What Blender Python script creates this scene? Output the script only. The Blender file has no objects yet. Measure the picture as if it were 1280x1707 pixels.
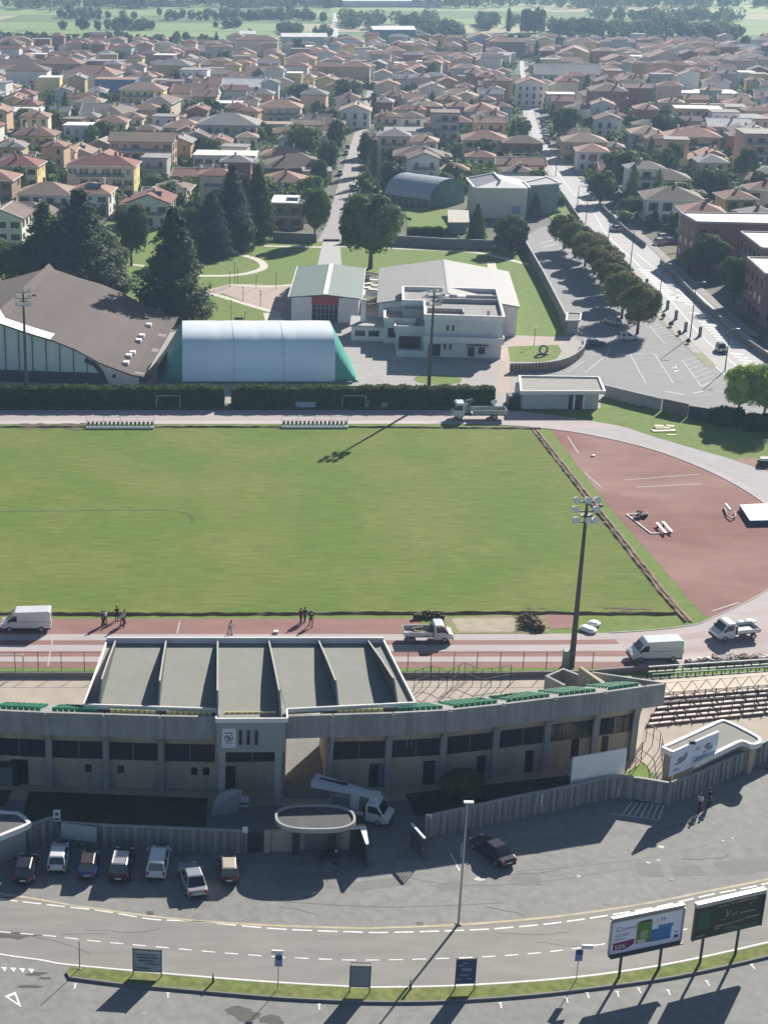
import bpy, bmesh, math, random
import numpy as np
from mathutils import Vector, Matrix
sc = bpy.context.scene
COL = sc.collection
# ------------------------------------------------------------------ camera, sky, sun, exposure
FPX, PX, PY, TH, CH = 2600.0, 300.0, 853.0, math.radians(20.5), 74.0
cd = bpy.data.cameras.new('camera'); cam = bpy.data.objects.new('camera', cd); COL.objects.link(cam)
cd.sensor_fit = 'HORIZONTAL'; cd.sensor_width = 36.0; cd.lens = 36.0 * FPX / 1280.0
cd.shift_x = (640.0 - PX) / 1280.0; cd.shift_y = 0.0
cd.clip_start = 1.0; cd.clip_end = 20000.0
cam.location = (0, 0, CH); cam.rotation_euler = (math.pi / 2 - TH, 0, 0)
sc.camera = cam
SUN_EL, SUN_AZ = math.radians(28.0), math.radians(32.5)
w = bpy.data.worlds.new('World'); sc.world = w; w.use_nodes = True
nt = w.node_tree; nt.nodes.clear()
sky = nt.nodes.new('ShaderNodeTexSky'); sky.sky_type = 'NISHITA'; sky.sun_disc = False
sky.sun_elevation = SUN_EL; sky.sun_rotation = SUN_AZ; sky.air_density = 0.75; sky.dust_density = 0.3
bg = nt.nodes.new('ShaderNodeBackground'); bg.inputs['Strength'].default_value = 0.05
out = nt.nodes.new('ShaderNodeOutputWorld')
nt.links.new(sky.outputs[0], bg.inputs[0]); nt.links.new(bg.outputs[0], out.inputs[0])
ld = bpy.data.lights.new('sun', 'SUN'); ld.energy = 5.0; ld.angle = math.radians(0.5); ld.color = (1.0, 0.935, 0.83)
sun = bpy.data.objects.new('sun', ld); COL.objects.link(sun)
sv = Vector((math.sin(SUN_AZ) * math.cos(SUN_EL), math.cos(SUN_AZ) * math.cos(SUN_EL), math.sin(SUN_EL)))
sun.rotation_euler = sv.to_track_quat('Z', 'Y').to_euler(); sun.location = (0, 0, 300)
sc.view_settings.view_transform = 'Standard'; sc.view_settings.look = 'None'
sc.view_settings.exposure = 0.97; sc.view_settings.gamma = 1.0
sc.cycles.max_bounces = 5; sc.cycles.diffuse_bounces = 3; sc.cycles.glossy_bounces = 2
sc.cycles.transparent_max_bounces = 6; sc.cycles.volume_bounces = 0

# ------------------------------------------------------------------ survey: photograph pixel -> point on a level plane
def G(px, py, z=0.0):
    a = (px - PX) / FPX; b = -(py - PY) / FPX
    dy = math.cos(TH) + b * math.sin(TH); dz = -math.sin(TH) + b * math.cos(TH)
    t = (z - CH) / dz
    return (a * t, dy * t, z)
def ZY(px, py, Y):                      # point at depth Y seen at that pixel
    t = math.tan(TH + math.atan((py - PY) / FPX)); z = CH - Y * t
    dep = Y * math.cos(TH) + (CH - z) * math.sin(TH)
    return ((px - PX) / FPX * dep, Y, z)
def PROJ(x, y, z=0.0):
    dz = z - CH
    dep = y * math.cos(TH) - dz * math.sin(TH); up = y * math.sin(TH) + dz * math.cos(TH)
    return (PX + FPX * x / dep, PY - FPX * up / dep, FPX / dep)
def GG(pts, z=0.0): return [G(p[0], p[1], z) for p in pts]
def lerp(a, b, t): return tuple(a[i] + (b[i] - a[i]) * t for i in range(len(a)))
def spline(pts, n=6):                   # Catmull-Rom through 2D/3D points
    P = [np.array(p, float) for p in pts]; out = []
    for i in range(len(P) - 1):
        p0 = P[max(i - 1, 0)]; p1 = P[i]; p2 = P[i + 1]; p3 = P[min(i + 2, len(P) - 1)]
        for k in range(n):
            t = k / n
            out.append(tuple(0.5 * ((2 * p1) + (-p0 + p2) * t + (2 * p0 - 5 * p1 + 4 * p2 - p3) * t * t + (-p0 + 3 * p1 - 3 * p2 + p3) * t ** 3)))
    out.append(tuple(P[-1])); return out
def interp(x, pts):
    if x <= pts[0][0]:
        (a, b), (c, d) = pts[0], pts[1]
    elif x >= pts[-1][0]:
        (a, b), (c, d) = pts[-2], pts[-1]
    else:
        for i in range(len(pts) - 1):
            if pts[i][0] <= x <= pts[i + 1][0]: (a, b), (c, d) = pts[i], pts[i + 1]; break
    return b + (d - b) * (x - a) / (c - a)

# ------------------------------------------------------------------ materials
MATS = {}
def hexl(h):
    h = h.lstrip('#'); v = [int(h[i:i + 2], 16) / 255 for i in (0, 2, 4)]
    return tuple(x / 12.92 if x <= .04045 else ((x + .055) / 1.055) ** 2.4 for x in v)
def M(name, rgb, var=.15, scale=1.0, rough=.85, metal=0.0, bump=0.0, spec=.3, stretch=None, var2=0.0, scale2=.08, tint=None, rnd=0.0, wave=None, rot=0.0, coat=0.0):
    """noise-varied principled material; stretch = object-space scale per axis; var2 = broad patches (towards tint); wave = (scale, amount, axis)"""
    if name in MATS: return MATS[name]
    m = bpy.data.materials.new(name); m.use_nodes = True; n = m.node_tree.nodes; l = m.node_tree.links
    b = n['Principled BSDF']; b.inputs['Roughness'].default_value = rough; b.inputs['Metallic'].default_value = metal
    b.inputs['Specular IOR Level'].default_value = spec
    if coat: b.inputs['Coat Weight'].default_value = coat; b.inputs['Coat Roughness'].default_value = .05
    tc = n.new('ShaderNodeTexCoord'); vec = tc.outputs['Object']
    if stretch or rot:
        mp = n.new('ShaderNodeMapping'); l.new(vec, mp.inputs[0]); vec = mp.outputs[0]
        if stretch: mp.inputs['Scale'].default_value = stretch
        mp.inputs['Rotation'].default_value = (0, 0, rot)
    nz = n.new('ShaderNodeTexNoise'); nz.inputs['Scale'].default_value = scale; nz.inputs['Detail'].default_value = 5; nz.inputs['Roughness'].default_value = .6
    l.new(vec, nz.inputs['Vector'])
    mr = n.new('ShaderNodeMapRange'); mr.inputs['From Min'].default_value = .28; mr.inputs['From Max'].default_value = .72
    mr.inputs['To Min'].default_value = 1 - var; mr.inputs['To Max'].default_value = 1 + var
    l.new(nz.outputs[0], mr.inputs['Value']); fac = mr.outputs[0]
    if wave:
        wv = n.new('ShaderNodeTexWave'); wv.bands_direction = wave[2]; wv.inputs['Scale'].default_value = wave[0]; wv.inputs['Distortion'].default_value = .4
        wv.inputs['Detail'].default_value = 1
        l.new(tc.outputs['Object'], wv.inputs['Vector'])
        m2 = n.new('ShaderNodeMapRange'); m2.inputs['To Min'].default_value = 1 - wave[1]; m2.inputs['To Max'].default_value = 1 + wave[1]
        l.new(wv.outputs[0], m2.inputs['Value'])
        mm = n.new('ShaderNodeMath'); mm.operation = 'MULTIPLY'; l.new(fac, mm.inputs[0]); l.new(m2.outputs[0], mm.inputs[1]); fac = mm.outputs[0]
    if rnd:
        oi = n.new('ShaderNodeObjectInfo'); m3 = n.new('ShaderNodeMapRange'); m3.inputs['To Min'].default_value = 1 - rnd; m3.inputs['To Max'].default_value = 1 + rnd
        l.new(oi.outputs['Random'], m3.inputs['Value'])
        mm = n.new('ShaderNodeMath'); mm.operation = 'MULTIPLY'; l.new(fac, mm.inputs[0]); l.new(m3.outputs[0], mm.inputs[1]); fac = mm.outputs[0]
    col = n.new('ShaderNodeRGB'); col.outputs[0].default_value = (*rgb, 1); csrc = col.outputs[0]
    if var2:
        n2 = n.new('ShaderNodeTexNoise'); n2.inputs['Scale'].default_value = scale2; n2.inputs['Detail'].default_value = 4
        l.new(tc.outputs['Object'], n2.inputs['Vector'])
        r2 = n.new('ShaderNodeMapRange'); r2.inputs['From Min'].default_value = .38; r2.inputs['From Max'].default_value = .66
        r2.inputs['To Max'].default_value = var2; l.new(n2.outputs[0], r2.inputs['Value'])
        mx = n.new('ShaderNodeMix'); mx.data_type = 'RGBA'; mx.inputs['A'].default_value = (*rgb, 1); mx.inputs['B'].default_value = (*(tint or tuple(c * .6 for c in rgb)), 1)
        l.new(r2.outputs[0], mx.inputs['Factor']); csrc = mx.outputs['Result']
    vm = n.new('ShaderNodeVectorMath'); vm.operation = 'SCALE'; l.new(csrc, vm.inputs[0]); l.new(fac, vm.inputs['Scale'])
    l.new(vm.outputs[0], b.inputs['Base Color'])
    if bump:
        bp = n.new('ShaderNodeBump'); bp.inputs['Strength'].default_value = bump; bp.inputs['Distance'].default_value = .05
        l.new(nz.outputs[0], bp.inputs['Height']); l.new(bp.outputs[0], b.inputs['Normal'])
    MATS[name] = m; return m
def paint(name, rgb, rough=.35, metal=0.0, coat=0.0, spec=.5): return M(name, rgb, .05, 2.0, rough, metal, 0, spec, coat=coat)

# ------------------------------------------------------------------ mesh building
class MB:
    def __init__(s): s.v = []; s.f = []; s.m = []
    def add(s, vs, fs, mi=0):
        o = len(s.v); s.v.extend([tuple(map(float, p)) for p in vs]); s.f.extend([tuple(i + o for i in f) for f in fs]); s.m.extend([mi] * len(fs)); return s
    def box(s, x0, x1, y0, y1, z0, z1, mi=0):
        return s.add([(x0, y0, z0), (x1, y0, z0), (x1, y1, z0), (x0, y1, z0), (x0, y0, z1), (x1, y0, z1), (x1, y1, z1), (x0, y1, z1)],
                     [(0, 3, 2, 1), (4, 5, 6, 7), (0, 1, 5, 4), (1, 2, 6, 5), (2, 3, 7, 6), (3, 0, 4, 7)], mi)
    def obox(s, c, sx, sy, sz, rz=0.0, mi=0, rx=0.0, ry=0.0):
        R = Matrix.Rotation(rz, 3, 'Z') @ Matrix.Rotation(ry, 3, 'Y') @ Matrix.Rotation(rx, 3, 'X'); c = Vector(c); vs = []
        for z in (-.5, .5):
            for x, y in ((-.5, -.5), (.5, -.5), (.5, .5), (-.5, .5)): vs.append(tuple(c + R @ Vector((x * sx, y * sy, z * sz))))
        return s.add(vs, [(0, 3, 2, 1), (4, 5, 6, 7), (0, 1, 5, 4), (1, 2, 6, 5), (2, 3, 7, 6), (3, 0, 4, 7)], mi)
    def beam(s, p0, p1, wdt, hgt, mi=0):   # box along p0->p1, w horizontal, h vertical, centred
        p0, p1 = Vector(p0), Vector(p1); d = (p1 - p0); up = Vector((0, 0, 1))
        if d.length < 1e-6: return s
        d.normalize(); sd = d.cross(up)
        if sd.length < 1e-4: sd = Vector((1, 0, 0))
        sd.normalize(); u = sd.cross(d); vs = []
        for p in (p0, p1):
            for a, b in ((-.5, -.5), (.5, -.5), (.5, .5), (-.5, .5)): vs.append(tuple(p + sd * a * wdt + u * b * hgt))
        return s.add(vs, [(0, 1, 2, 3), (7, 6, 5, 4), (0, 4, 5, 1), (1, 5, 6, 2), (2, 6, 7, 3), (3, 7, 4, 0)], mi)
    def tube(s, p0, p1, r0, r1=None, n=6, mi=0):
        r1 = r0 if r1 is None else r1; p0, p1 = Vector(p0), Vector(p1); d = (p1 - p0).normalized()
        a = d.cross(Vector((0, 0, 1)));
        if a.length < 1e-3: a = Vector((1, 0, 0))
        a.normalize(); b = d.cross(a); vs = []
        for p, r in ((p0, r0), (p1, r1)):
            for k in range(n):
                t = 2 * math.pi * k / n; vs.append(tuple(p + (a * math.cos(t) + b * math.sin(t)) * r))
        fs = [(k, n + k, n + (k + 1) % n, (k + 1) % n) for k in range(n)] + [tuple(range(n)), tuple(range(2 * n - 1, n - 1, -1))]
        return s.add(vs, fs, mi)
    def path(s, pts, r, n=5, mi=0):
        for a, b in zip(pts, pts[1:]): s.tube(a, b, r, r, n, mi)
        return s
    def prism(s, poly, z0, z1, mi=0, top=None):
        n = len(poly); A = sum(poly[i][0] * poly[(i + 1) % n][1] - poly[(i + 1) % n][0] * poly[i][1] for i in range(n))
        if A < 0: poly = poly[::-1]
        vs = [(p[0], p[1], z0) for p in poly] + [(p[0], p[1], z1) for p in poly]
        fs = [(i, (i + 1) % n, n + (i + 1) % n, n + i) for i in range(n)] + [tuple(range(n - 1, -1, -1))]
        s.add(vs, fs, mi); o = len(s.v) - 2 * n
        s.f.append(tuple(o + n + i for i in range(n))); s.m.append(mi if top is None else top); return s
    def sheet(s, poly, z=None, mi=0):
        n = len(poly); A = sum(poly[i][0] * poly[(i + 1) % n][1] - poly[(i + 1) % n][0] * poly[i][1] for i in range(n))
        if A < 0: poly = poly[::-1]
        return s.add([(p[0], p[1], p[2] if z is None else z) for p in poly], [tuple(range(n))], mi)
    def ribbon(s, L, R, z=None, mi=0):
        n = len(L); vs = [(p[0], p[1], p[2] if z is None else z) for p in L] + [(p[0], p[1], p[2] if z is None else z) for p in R]
        return s.add(vs, [(i, i + 1, n + i + 1, n + i) for i in range(n - 1)], mi)
    def wall(s, pts, z0, z1, t, mi=0):     # vertical wall along a 2D polyline, thickness t
        L, R = offs(pts, t / 2), offs(pts, -t / 2); n = len(pts); vs = []
        for a in (L, R):
            for z in (z0, z1):
                vs += [(p[0], p[1], z) for p in a]
        f = []
        for i in range(n - 1):
            f += [(i, n + i, n + i + 1, i + 1), (2 * n + i, 2 * n + i + 1, 3 * n + i + 1, 3 * n + i), (n + i, 3 * n + i, 3 * n + i + 1, n + i + 1)]
        f += [(0, 2 * n, 3 * n, n), (n - 1, 2 * n - 1, 4 * n - 1, 3 * n - 1)]
        return s.add(vs, f, mi)
    def panel(s, a, b, z0, z1, t, mi=0): return s.wall([a, b], z0, z1, t, mi)
    def ball(s, c, r, n=8, mi=0, sz=1.0):
        vs = [(c[0], c[1], c[2] - r * sz)]; m = max(3, n // 2)
        for j in range(1, m):
            a = -math.pi / 2 + math.pi * j / m
            for k in range(n): t = 2 * math.pi * k / n; vs.append((c[0] + r * math.cos(a) * math.cos(t), c[1] + r * math.cos(a) * math.sin(t), c[2] + r * sz * math.sin(a)))
        vs.append((c[0], c[1], c[2] + r * sz)); f = []
        for k in range(n): f.append((0, 1 + (k + 1) % n, 1 + k))
        for j in range(m - 2):
            for k in range(n): f.append((1 + j * n + k, 1 + j * n + (k + 1) % n, 1 + (j + 1) * n + (k + 1) % n, 1 + (j + 1) * n + k))
        L = len(vs) - 1
        for k in range(n): f.append((L, 1 + (m - 2) * n + k, 1 + (m - 2) * n + (k + 1) % n))
        return s.add(vs, f, mi)
    def extr(s, prof, x0, x1, mi=0, axis='x'):   # profile of (u,z) extruded along x (u = y) or along y (u = x)
        n = len(prof)
        vs = [((x0, p[0], p[1]) if axis == 'x' else (p[0], x0, p[1])) for p in prof] + [((x1, p[0], p[1]) if axis == 'x' else (p[0], x1, p[1])) for p in prof]
        fs = [(i, (i + 1) % n, n + (i + 1) % n, n + i) for i in range(n)] + [tuple(range(n - 1, -1, -1)), tuple(range(n, 2 * n))]
        return s.add(vs, fs, mi)
    def build(s, name, mats, parent=None, origin=None, smooth=False, fixn=True, label=None, cat=None, group=None, kind=None):
        me = bpy.data.meshes.new(name)
        if parent is not None: o = wloc(parent)
        elif origin is not None: o = Vector(origin)
        elif kind == 'structure' or not s.v: o = Vector((0, 0, 0))
        else:
            a = np.array(s.v); o = Vector(((a[:, 0].min() + a[:, 0].max()) / 2, (a[:, 1].min() + a[:, 1].max()) / 2, a[:, 2].min()))
        me.from_pydata([(p[0] - o.x, p[1] - o.y, p[2] - o.z) for p in s.v], [], s.f)
        if not isinstance(mats, (list, tuple)): mats = [mats]
        for m in mats: me.materials.append(m)
        if len(mats) > 1: me.polygons.foreach_set('material_index', s.m)
        if fixn:
            bm = bmesh.new(); bm.from_mesh(me); bmesh.ops.recalc_face_normals(bm, faces=bm.faces); bm.to_mesh(me); bm.free()
        if smooth: me.polygons.foreach_set('use_smooth', [True] * len(me.polygons))
        me.update()
        ob = bpy.data.objects.new(name, me); COL.objects.link(ob)
        if parent is not None: ob.parent = parent; KIDS.setdefault(parent.name, []).append(ob)
        else: ob.location = o
        tag(ob, label, cat, group, kind); return ob
def offs(pts, d):                        # offset of a 2D polyline to its left
    out = []; n = len(pts)
    for i in range(n):
        a = pts[max(i - 1, 0)]; b = pts[min(i + 1, n - 1)]; dx, dy = b[0] - a[0], b[1] - a[1]; L = math.hypot(dx, dy) or 1
        nx, ny = -dy / L, dx / L; k = 1.0
        if 0 < i < n - 1:
            e = (pts[i][0] - a[0], pts[i][1] - a[1]); el = math.hypot(*e) or 1
            c = abs((-e[1] / el) * nx + (e[0] / el) * ny); k = 1 / max(c, .45)
        out.append((pts[i][0] + nx * d * k, pts[i][1] + ny * d * k))
    return out
def wloc(o):
    v = Vector(o.location)
    while o.parent: o = o.parent; v = v + o.location
    return v
def tag(o, label=None, cat=None, group=None, kind=None):
    if label: o['label'] = label
    if cat: o['category'] = cat
    if group: o['group'] = group
    if kind: o['kind'] = kind
    return o
def thing(name, label, cat, loc=(0, 0, 0), rz=0.0, group=None):
    o = bpy.data.objects.new(name, None); COL.objects.link(o); o.location = loc; o.rotation_euler = (0, 0, rz); o.empty_display_size = .5
    return tag(o, label, cat, group)
KIDS = {}
def dup(root, loc, rz=0.0, label=None, group=None, scale=None, mats=None, sub=True):
    """copy of a thing with copies of its parts and sub-parts; mats swaps materials by name on the copies"""
    def cp(o, par):
        c = o.copy(); COL.objects.link(c)
        if par is not None: c.parent = par; KIDS.setdefault(par.name, []).append(c)
        if mats and o.type == 'MESH':
            for i, s in enumerate(o.material_slots):
                if s.material and s.material.name in mats:
                    c.material_slots[i].link = 'OBJECT'; c.material_slots[i].material = mats[s.material.name]
        if sub:
            for ch in KIDS.get(o.name, []): cp(ch, c)
        return c
    r = cp(root, None); r.location = loc; r.rotation_euler = (0, 0, rz)
    if scale is not None: r.scale = scale if isinstance(scale, (tuple, list)) else (scale,) * 3
    if label: r['label'] = label
    if group: r['group'] = group
    return r
def struct(name, mb, mats, **k): return mb.build(name, mats, kind='structure', **k)
USED = {}
# ------------------------------------------------------------------ palette
ASPH = M('asphalt_forecourt', (.235, .234, .225), .17, 1.1, .9, bump=.1, var2=.35, tint=(.165, .163, .16), scale2=.09)
ROADM = M('asphalt_road', (.245, .238, .222), .13, .9, .9, stretch=(.25, 1, 1), var2=.3, tint=(.2, .196, .19), scale2=.06)
DKASPH = M('asphalt_dark', (.165, .165, .165), .1, 1.0, .9, var2=.4, tint=(.12, .12, .125), scale2=.1)
PARKASPH = M('asphalt_car_park', (.23, .235, .25), .09, .5, .9, var2=.4, tint=(.185, .19, .2), scale2=.05)
AVEN = M('asphalt_avenue', (.39, .39, .395), .07, .4, .9, var2=.3, tint=(.26, .26, .27), scale2=.06)
WHITEL = M('road_paint_white', (.72, .72, .7), .22, 3.0, .7)
FADEDL = M('road_paint_faded', (.42, .42, .42), .2, 3.0, .7)
YELL = M('kerb_yellow', (.47, .40, .25), .28, .8, .8, var2=.7, tint=(.36, .34, .29), scale2=.2)
GRASS = M('grass_pitch', (.112, .172, .034), .2, 1.1, .95, stretch=(.3, 1.2, 1), var2=.8, tint=(.165, .19, .055), scale2=.075, spec=.1)
GRASSB = M('grass_lawn', (.145, .212, .055), .16, .8, .95, var2=.5, tint=(.165, .205, .07), scale2=.09, spec=.1)
GRASSV = M('grass_verge', (.15, .19, .06), .35, 1.6, .95, var2=.6, tint=(.2, .19, .085), scale2=.3, spec=.1, bump=.3)
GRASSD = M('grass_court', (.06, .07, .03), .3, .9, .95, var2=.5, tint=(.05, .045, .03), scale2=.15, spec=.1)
SOIL = M('soil', (.115, .085, .062), .35, 1.1, .95, bump=.5, var2=.4, tint=(.07, .06, .045), scale2=.4)
SAND = M('sand_pit', (.36, .32, .24), .12, .7, .95, var2=.5, tint=(.27, .25, .18), scale2=.3)
TRED = M('track_red', (.235, .122, .112), .14, .6, .9, stretch=(.25, 1, 1), var2=.4, tint=(.25, .13, .115), scale2=.1)
TGREY = M('track_grey', (.375, .345, .345), .10, .7, .9, stretch=(.2, 1, 1), var2=.35, tint=(.42, .37, .37), scale2=.1)
TPINK = M('track_pink', (.40, .345, .34), .10, .5, .9, stretch=(.15, 1, 1), var2=.4, tint=(.3, .27, .275), scale2=.08)
DRED = M('infield_red', (.175, .07, .06), .2, .35, .9, stretch=(.35, 1, 1), var2=.75, tint=(.265, .155, .138), scale2=.06)
BEIGE = M('concourse_concrete', (.385, .34, .29), .12, .5, .9, var2=.4, tint=(.31, .26, .22), scale2=.15)
PAVE = M('paving_grey', (.335, .315, .305), .1, .4, .9, var2=.3, tint=(.28, .265, .26), scale2=.1)
PAVEP = M('paving_pink', (.40, .315, .275), .1, .6, .9, var2=.35, tint=(.34, .29, .27), scale2=.12)
GRAVEL = M('path_pale', (.56, .52, .45), .1, .8, .9)
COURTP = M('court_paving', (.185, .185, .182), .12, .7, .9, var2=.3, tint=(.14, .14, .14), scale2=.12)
CONC = M('concrete_grey', (.36, .355, .35), .10, .6, .85, bump=.1, var2=.45, tint=(.27, .265, .26), scale2=.25)
CONCD = M('concrete_dark', (.2, .195, .19), .12, .6, .85, var2=.4, tint=(.14, .14, .135), scale2=.3)
CONCB = M('concrete_beige', (.42, .35, .265), .16, .8, .85, stretch=(1.2, 1.2, .22), var2=.4, tint=(.34, .285, .215), scale2=.25)
WHITE = M('white_paint', (.78, .78, .77), .05, 1.0, .5)
WHITEW = M('white_plaster', (.72, .71, .69), .08, .5, .85, var2=.3, tint=(.52, .51, .49), scale2=.2)
DARKM = M('dark_opening', (.018, .019, .022), .2, 1.0, .3, spec=.5)
GLASS = M('window_glass', (.03, .036, .042), .2, .6, .12, spec=.6)
STEEL = M('galvanised_steel', (.36, .37, .38), .08, 1.0, .45, metal=.6)
DKSTEEL = M('dark_steel', (.05, .055, .055), .1, 1.0, .5, metal=.4)
BLACK = M('black_rubber', (.02, .02, .02), .15, 2.0, .7)

# ------------------------------------------------------------------ ground, fields, roads
FARM = M('farmland', (.12, .17, .06), .15, .03, .95, var2=.6, tint=(.085, .12, .05), scale2=.006, spec=.1)
TOWNG = M('town_ground', (.17, .165, .15), .2, .12, .95, var2=.9, tint=(.075, .11, .035), scale2=.035, spec=.1)
struct('ground', MB().sheet([(-4000, -500), (6000, -500), (6000, 9000), (-4000, 9000)], -.3), FARM)
struct('town_ground', MB().sheet([(-320, 250), (-60, 250), (160, 250), (330, 250), (760, 1128), (420, 1150), (160, 1118), (-40, 1128), (-330, 1100)], -.12), TOWNG)
FIELDM = [M('field_%s' % k, c, .1, .02, .95, spec=.1, stretch=(1, .2, 1)) for k, c in
          (('light_green', (.28, .34, .15)), ('mid_green', (.20, .27, .11)), ('stubble', (.34, .31, .20)), ('deep_green', (.13, .19, .08)), ('meadow', (.24, .31, .13)))]
random.seed(5)
ca, sa = math.cos(math.radians(-7)), math.sin(math.radians(-7))
def rot7(x, y, y0=1130): return (x * ca - (y - y0) * sa, x * sa + (y - y0) * ca + y0)
yy = 1150
while yy < 4200:
    h = random.uniform(70, 150) * (1 + (yy - 1150) / 1500); xx = -700 - random.random() * 100
    while xx < 1500:
        wd = random.uniform(110, 300) * (1 + (yy - 1150) / 2500)
        p = [rot7(xx + 3, yy + 3), rot7(xx + wd - 3, yy + 3), rot7(xx + wd - 3, yy + h - 3), rot7(xx + 3, yy + h - 3)]
        struct('field', MB().sheet(p, -.2), random.choice(FIELDM)); xx += wd
    yy += h
struct('country_lane', MB().sheet(GG([(548, 72), (566, 72), (561, 20), (556, 20)], -.1)), M('lane_pale', (.42, .41, .39), .08, .1))

fore = [(-90, 40), (170, 40), (170, 118), (74, 118), (58, 124.5), (52, 133), (-90, 133)]
struct('forecourt', MB().sheet(fore, 0), ASPH)
# road through the foreground, between the yellow-edged line and the grass island
yel = [(-60, 1482), (0, 1490), (60, 1499), (150, 1514), (300, 1533), (450, 1543), (590, 1547.5), (640, 1547), (765, 1542), (890, 1532), (990, 1520), (1090, 1504), (1180, 1486), (1280, 1466), (1400, 1437)]
edge = [(-60, 1578), (0, 1591), (70, 1601), (120, 1609), (320, 1627), (450, 1637), (560, 1643.5), (640, 1646), (790, 1642), (940, 1631), (1040, 1619), (1140, 1602), (1280, 1571), (1400, 1540)]
isl = [(-60, 0), (115, 1631), (200, 1642), (300, 1651), (450, 1664), (560, 1670), (640, 1672.5), (740, 1671), (890, 1660.5), (1040, 1642.5), (1140, 1627), (1280, 1596), (1400, 1563)]
ye = [p[:2] for p in spline(GG(yel), 6)]; ed = [p[:2] for p in spline(GG(edge), 6)]
n = min(len(ye), len(ed))
def resample(pts, m):
    P = np.array([p[:2] for p in pts], float); d = np.r_[0, np.cumsum(np.hypot(*np.diff(P, axis=0).T))]; t = np.linspace(0, d[-1], m)
    return list(zip(np.interp(t, d, P[:, 0]), np.interp(t, d, P[:, 1])))
struct('road', MB().ribbon(resample(ye, 60), resample(ed, 60), .006), ROADM)
struct('kerb_line', MB().ribbon(offs(ye, -.13), offs(ye, .13), .014), YELL)
def dashes(pts, on, off, wd, z=.014, start=0.0, mb=None, skip=None):
    mb = mb or MB(); P = np.array([p[:2] for p in pts], float); d = np.r_[0, np.cumsum(np.hypot(*np.diff(P, axis=0).T))]; s = start
    while s + on < d[-1]:
        t = np.linspace(s, s + on, 4); q = list(zip(np.interp(t, d, P[:, 0]), np.interp(t, d, P[:, 1])))
        mb.ribbon(offs(q, -wd / 2), offs(q, wd / 2), z); s += on + off
    return mb
wl = [(-40, 1493), (0, 1499), (110, 1512), (155, 1517), (195, 1523), (255, 1533), (320, 1536), (400, 1543.5), (480, 1550), (590, 1554), (640, 1555), (790, 1550.5), (890, 1543), (970, 1533), (1065, 1517.5), (1115, 1507.5), (1190, 1490.5), (1265, 1476), (1380, 1447)]
cl = [(-40, 1549), (0, 1553.5), (40, 1557), (88, 1561), (165, 1570), (275, 1580), (350, 1587), (425, 1593), (510, 1598), (600, 1601), (730, 1598.5), (840, 1593.5), (940, 1584), (1060, 1565), (1145, 1549), (1275, 1520), (1380, 1492)]
wlg = [p[:2] for p in spline(GG(wl), 6)]; clg = [p[:2] for p in spline(GG(cl), 6)]
struct('road_edge_dashes', dashes(wlg, 1.55, .45, .16), WHITEL)
struct('road_centre_dashes', dashes(clg, 1.05, .75, .12), WHITEL)
struct('road_edge_line', MB().ribbon(offs(ed, -.08), offs(ed, .08), .016), WHITEL)
# grass island with kerb
top = [p[:2] for p in spline(GG([(x, y + 4) for x, y in edge[3:]]), 6)]; bot = [p[:2] for p in spline(GG(isl[1:]), 6)]
m = 80; tp, bt = resample(top, m), resample(bot, m)
islp = [tuple(lerp(tp[0], bt[0], .5)[i] - (.35, 0)[i] for i in (0, 1))] + bt + tp[::-1]
struct('grass_island', MB().prism(islp, -.02, .16, 0), GRASSV)
struct('kerb', MB().wall(bt, -.02, .17, .16), CONCD)
struct('kerb', MB().wall(tp, -.02, .165, .10), CONC)
mk = MB()
for q in ([(7, 1661), (26, 1653.5), (36, 1680)],):
    o = GG(q); c = np.mean(np.array(o), 0); i = [tuple(c + (np.array(p) - c) * .55) for p in o]
    for k in range(3): mk.add([(*o[k][:2], .008), (*o[(k + 1) % 3][:2], .008), (*i[(k + 1) % 3][:2], .008), (*i[k][:2], .008)], [(0, 1, 2, 3)])
for k in range(5):
    x = -14 + k * 15; y = 1611.5 + k * 1.0; mk.sheet(GG([(x, y), (x + 11, y + .6), (x + 7, y + 8)]), .02)
for x, y in ((500, 1655), (532, 1679), (545, 1661), (125, 1645), (280, 1660), (835, 1677), (945, 1668), (980, 1660), (1066, 1652), (1030, 1658), (1180, 1640), (1115, 1655), (1255, 1612)):
    a = G(x, y); mk.obox((a[0], a[1], .01), .1, .6, .004, random.uniform(-.3, .3)); mk.obox((a[0], a[1] + .3, .0135), .3, .1, .003, random.uniform(-.3, .3))
for a, b in (((770, 1405), (768, 1430)), ((751, 1422), (766, 1452)), ((1016, 1356), (1098, 1367))):
    p, q = G(*a), G(*b); mk.beam((*p[:2], .008), (*q[:2], .008), .1, .004)
for k in range(7):
    p, q = G(1053 + k * 9, 1337 + k * .6), G(1038 + k * 10, 1357 + k * 1.4); mk.beam((*p[:2], .012), (*q[:2], .012), .1, .004)
struct('road_markings', mk, WHITEL)
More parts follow.
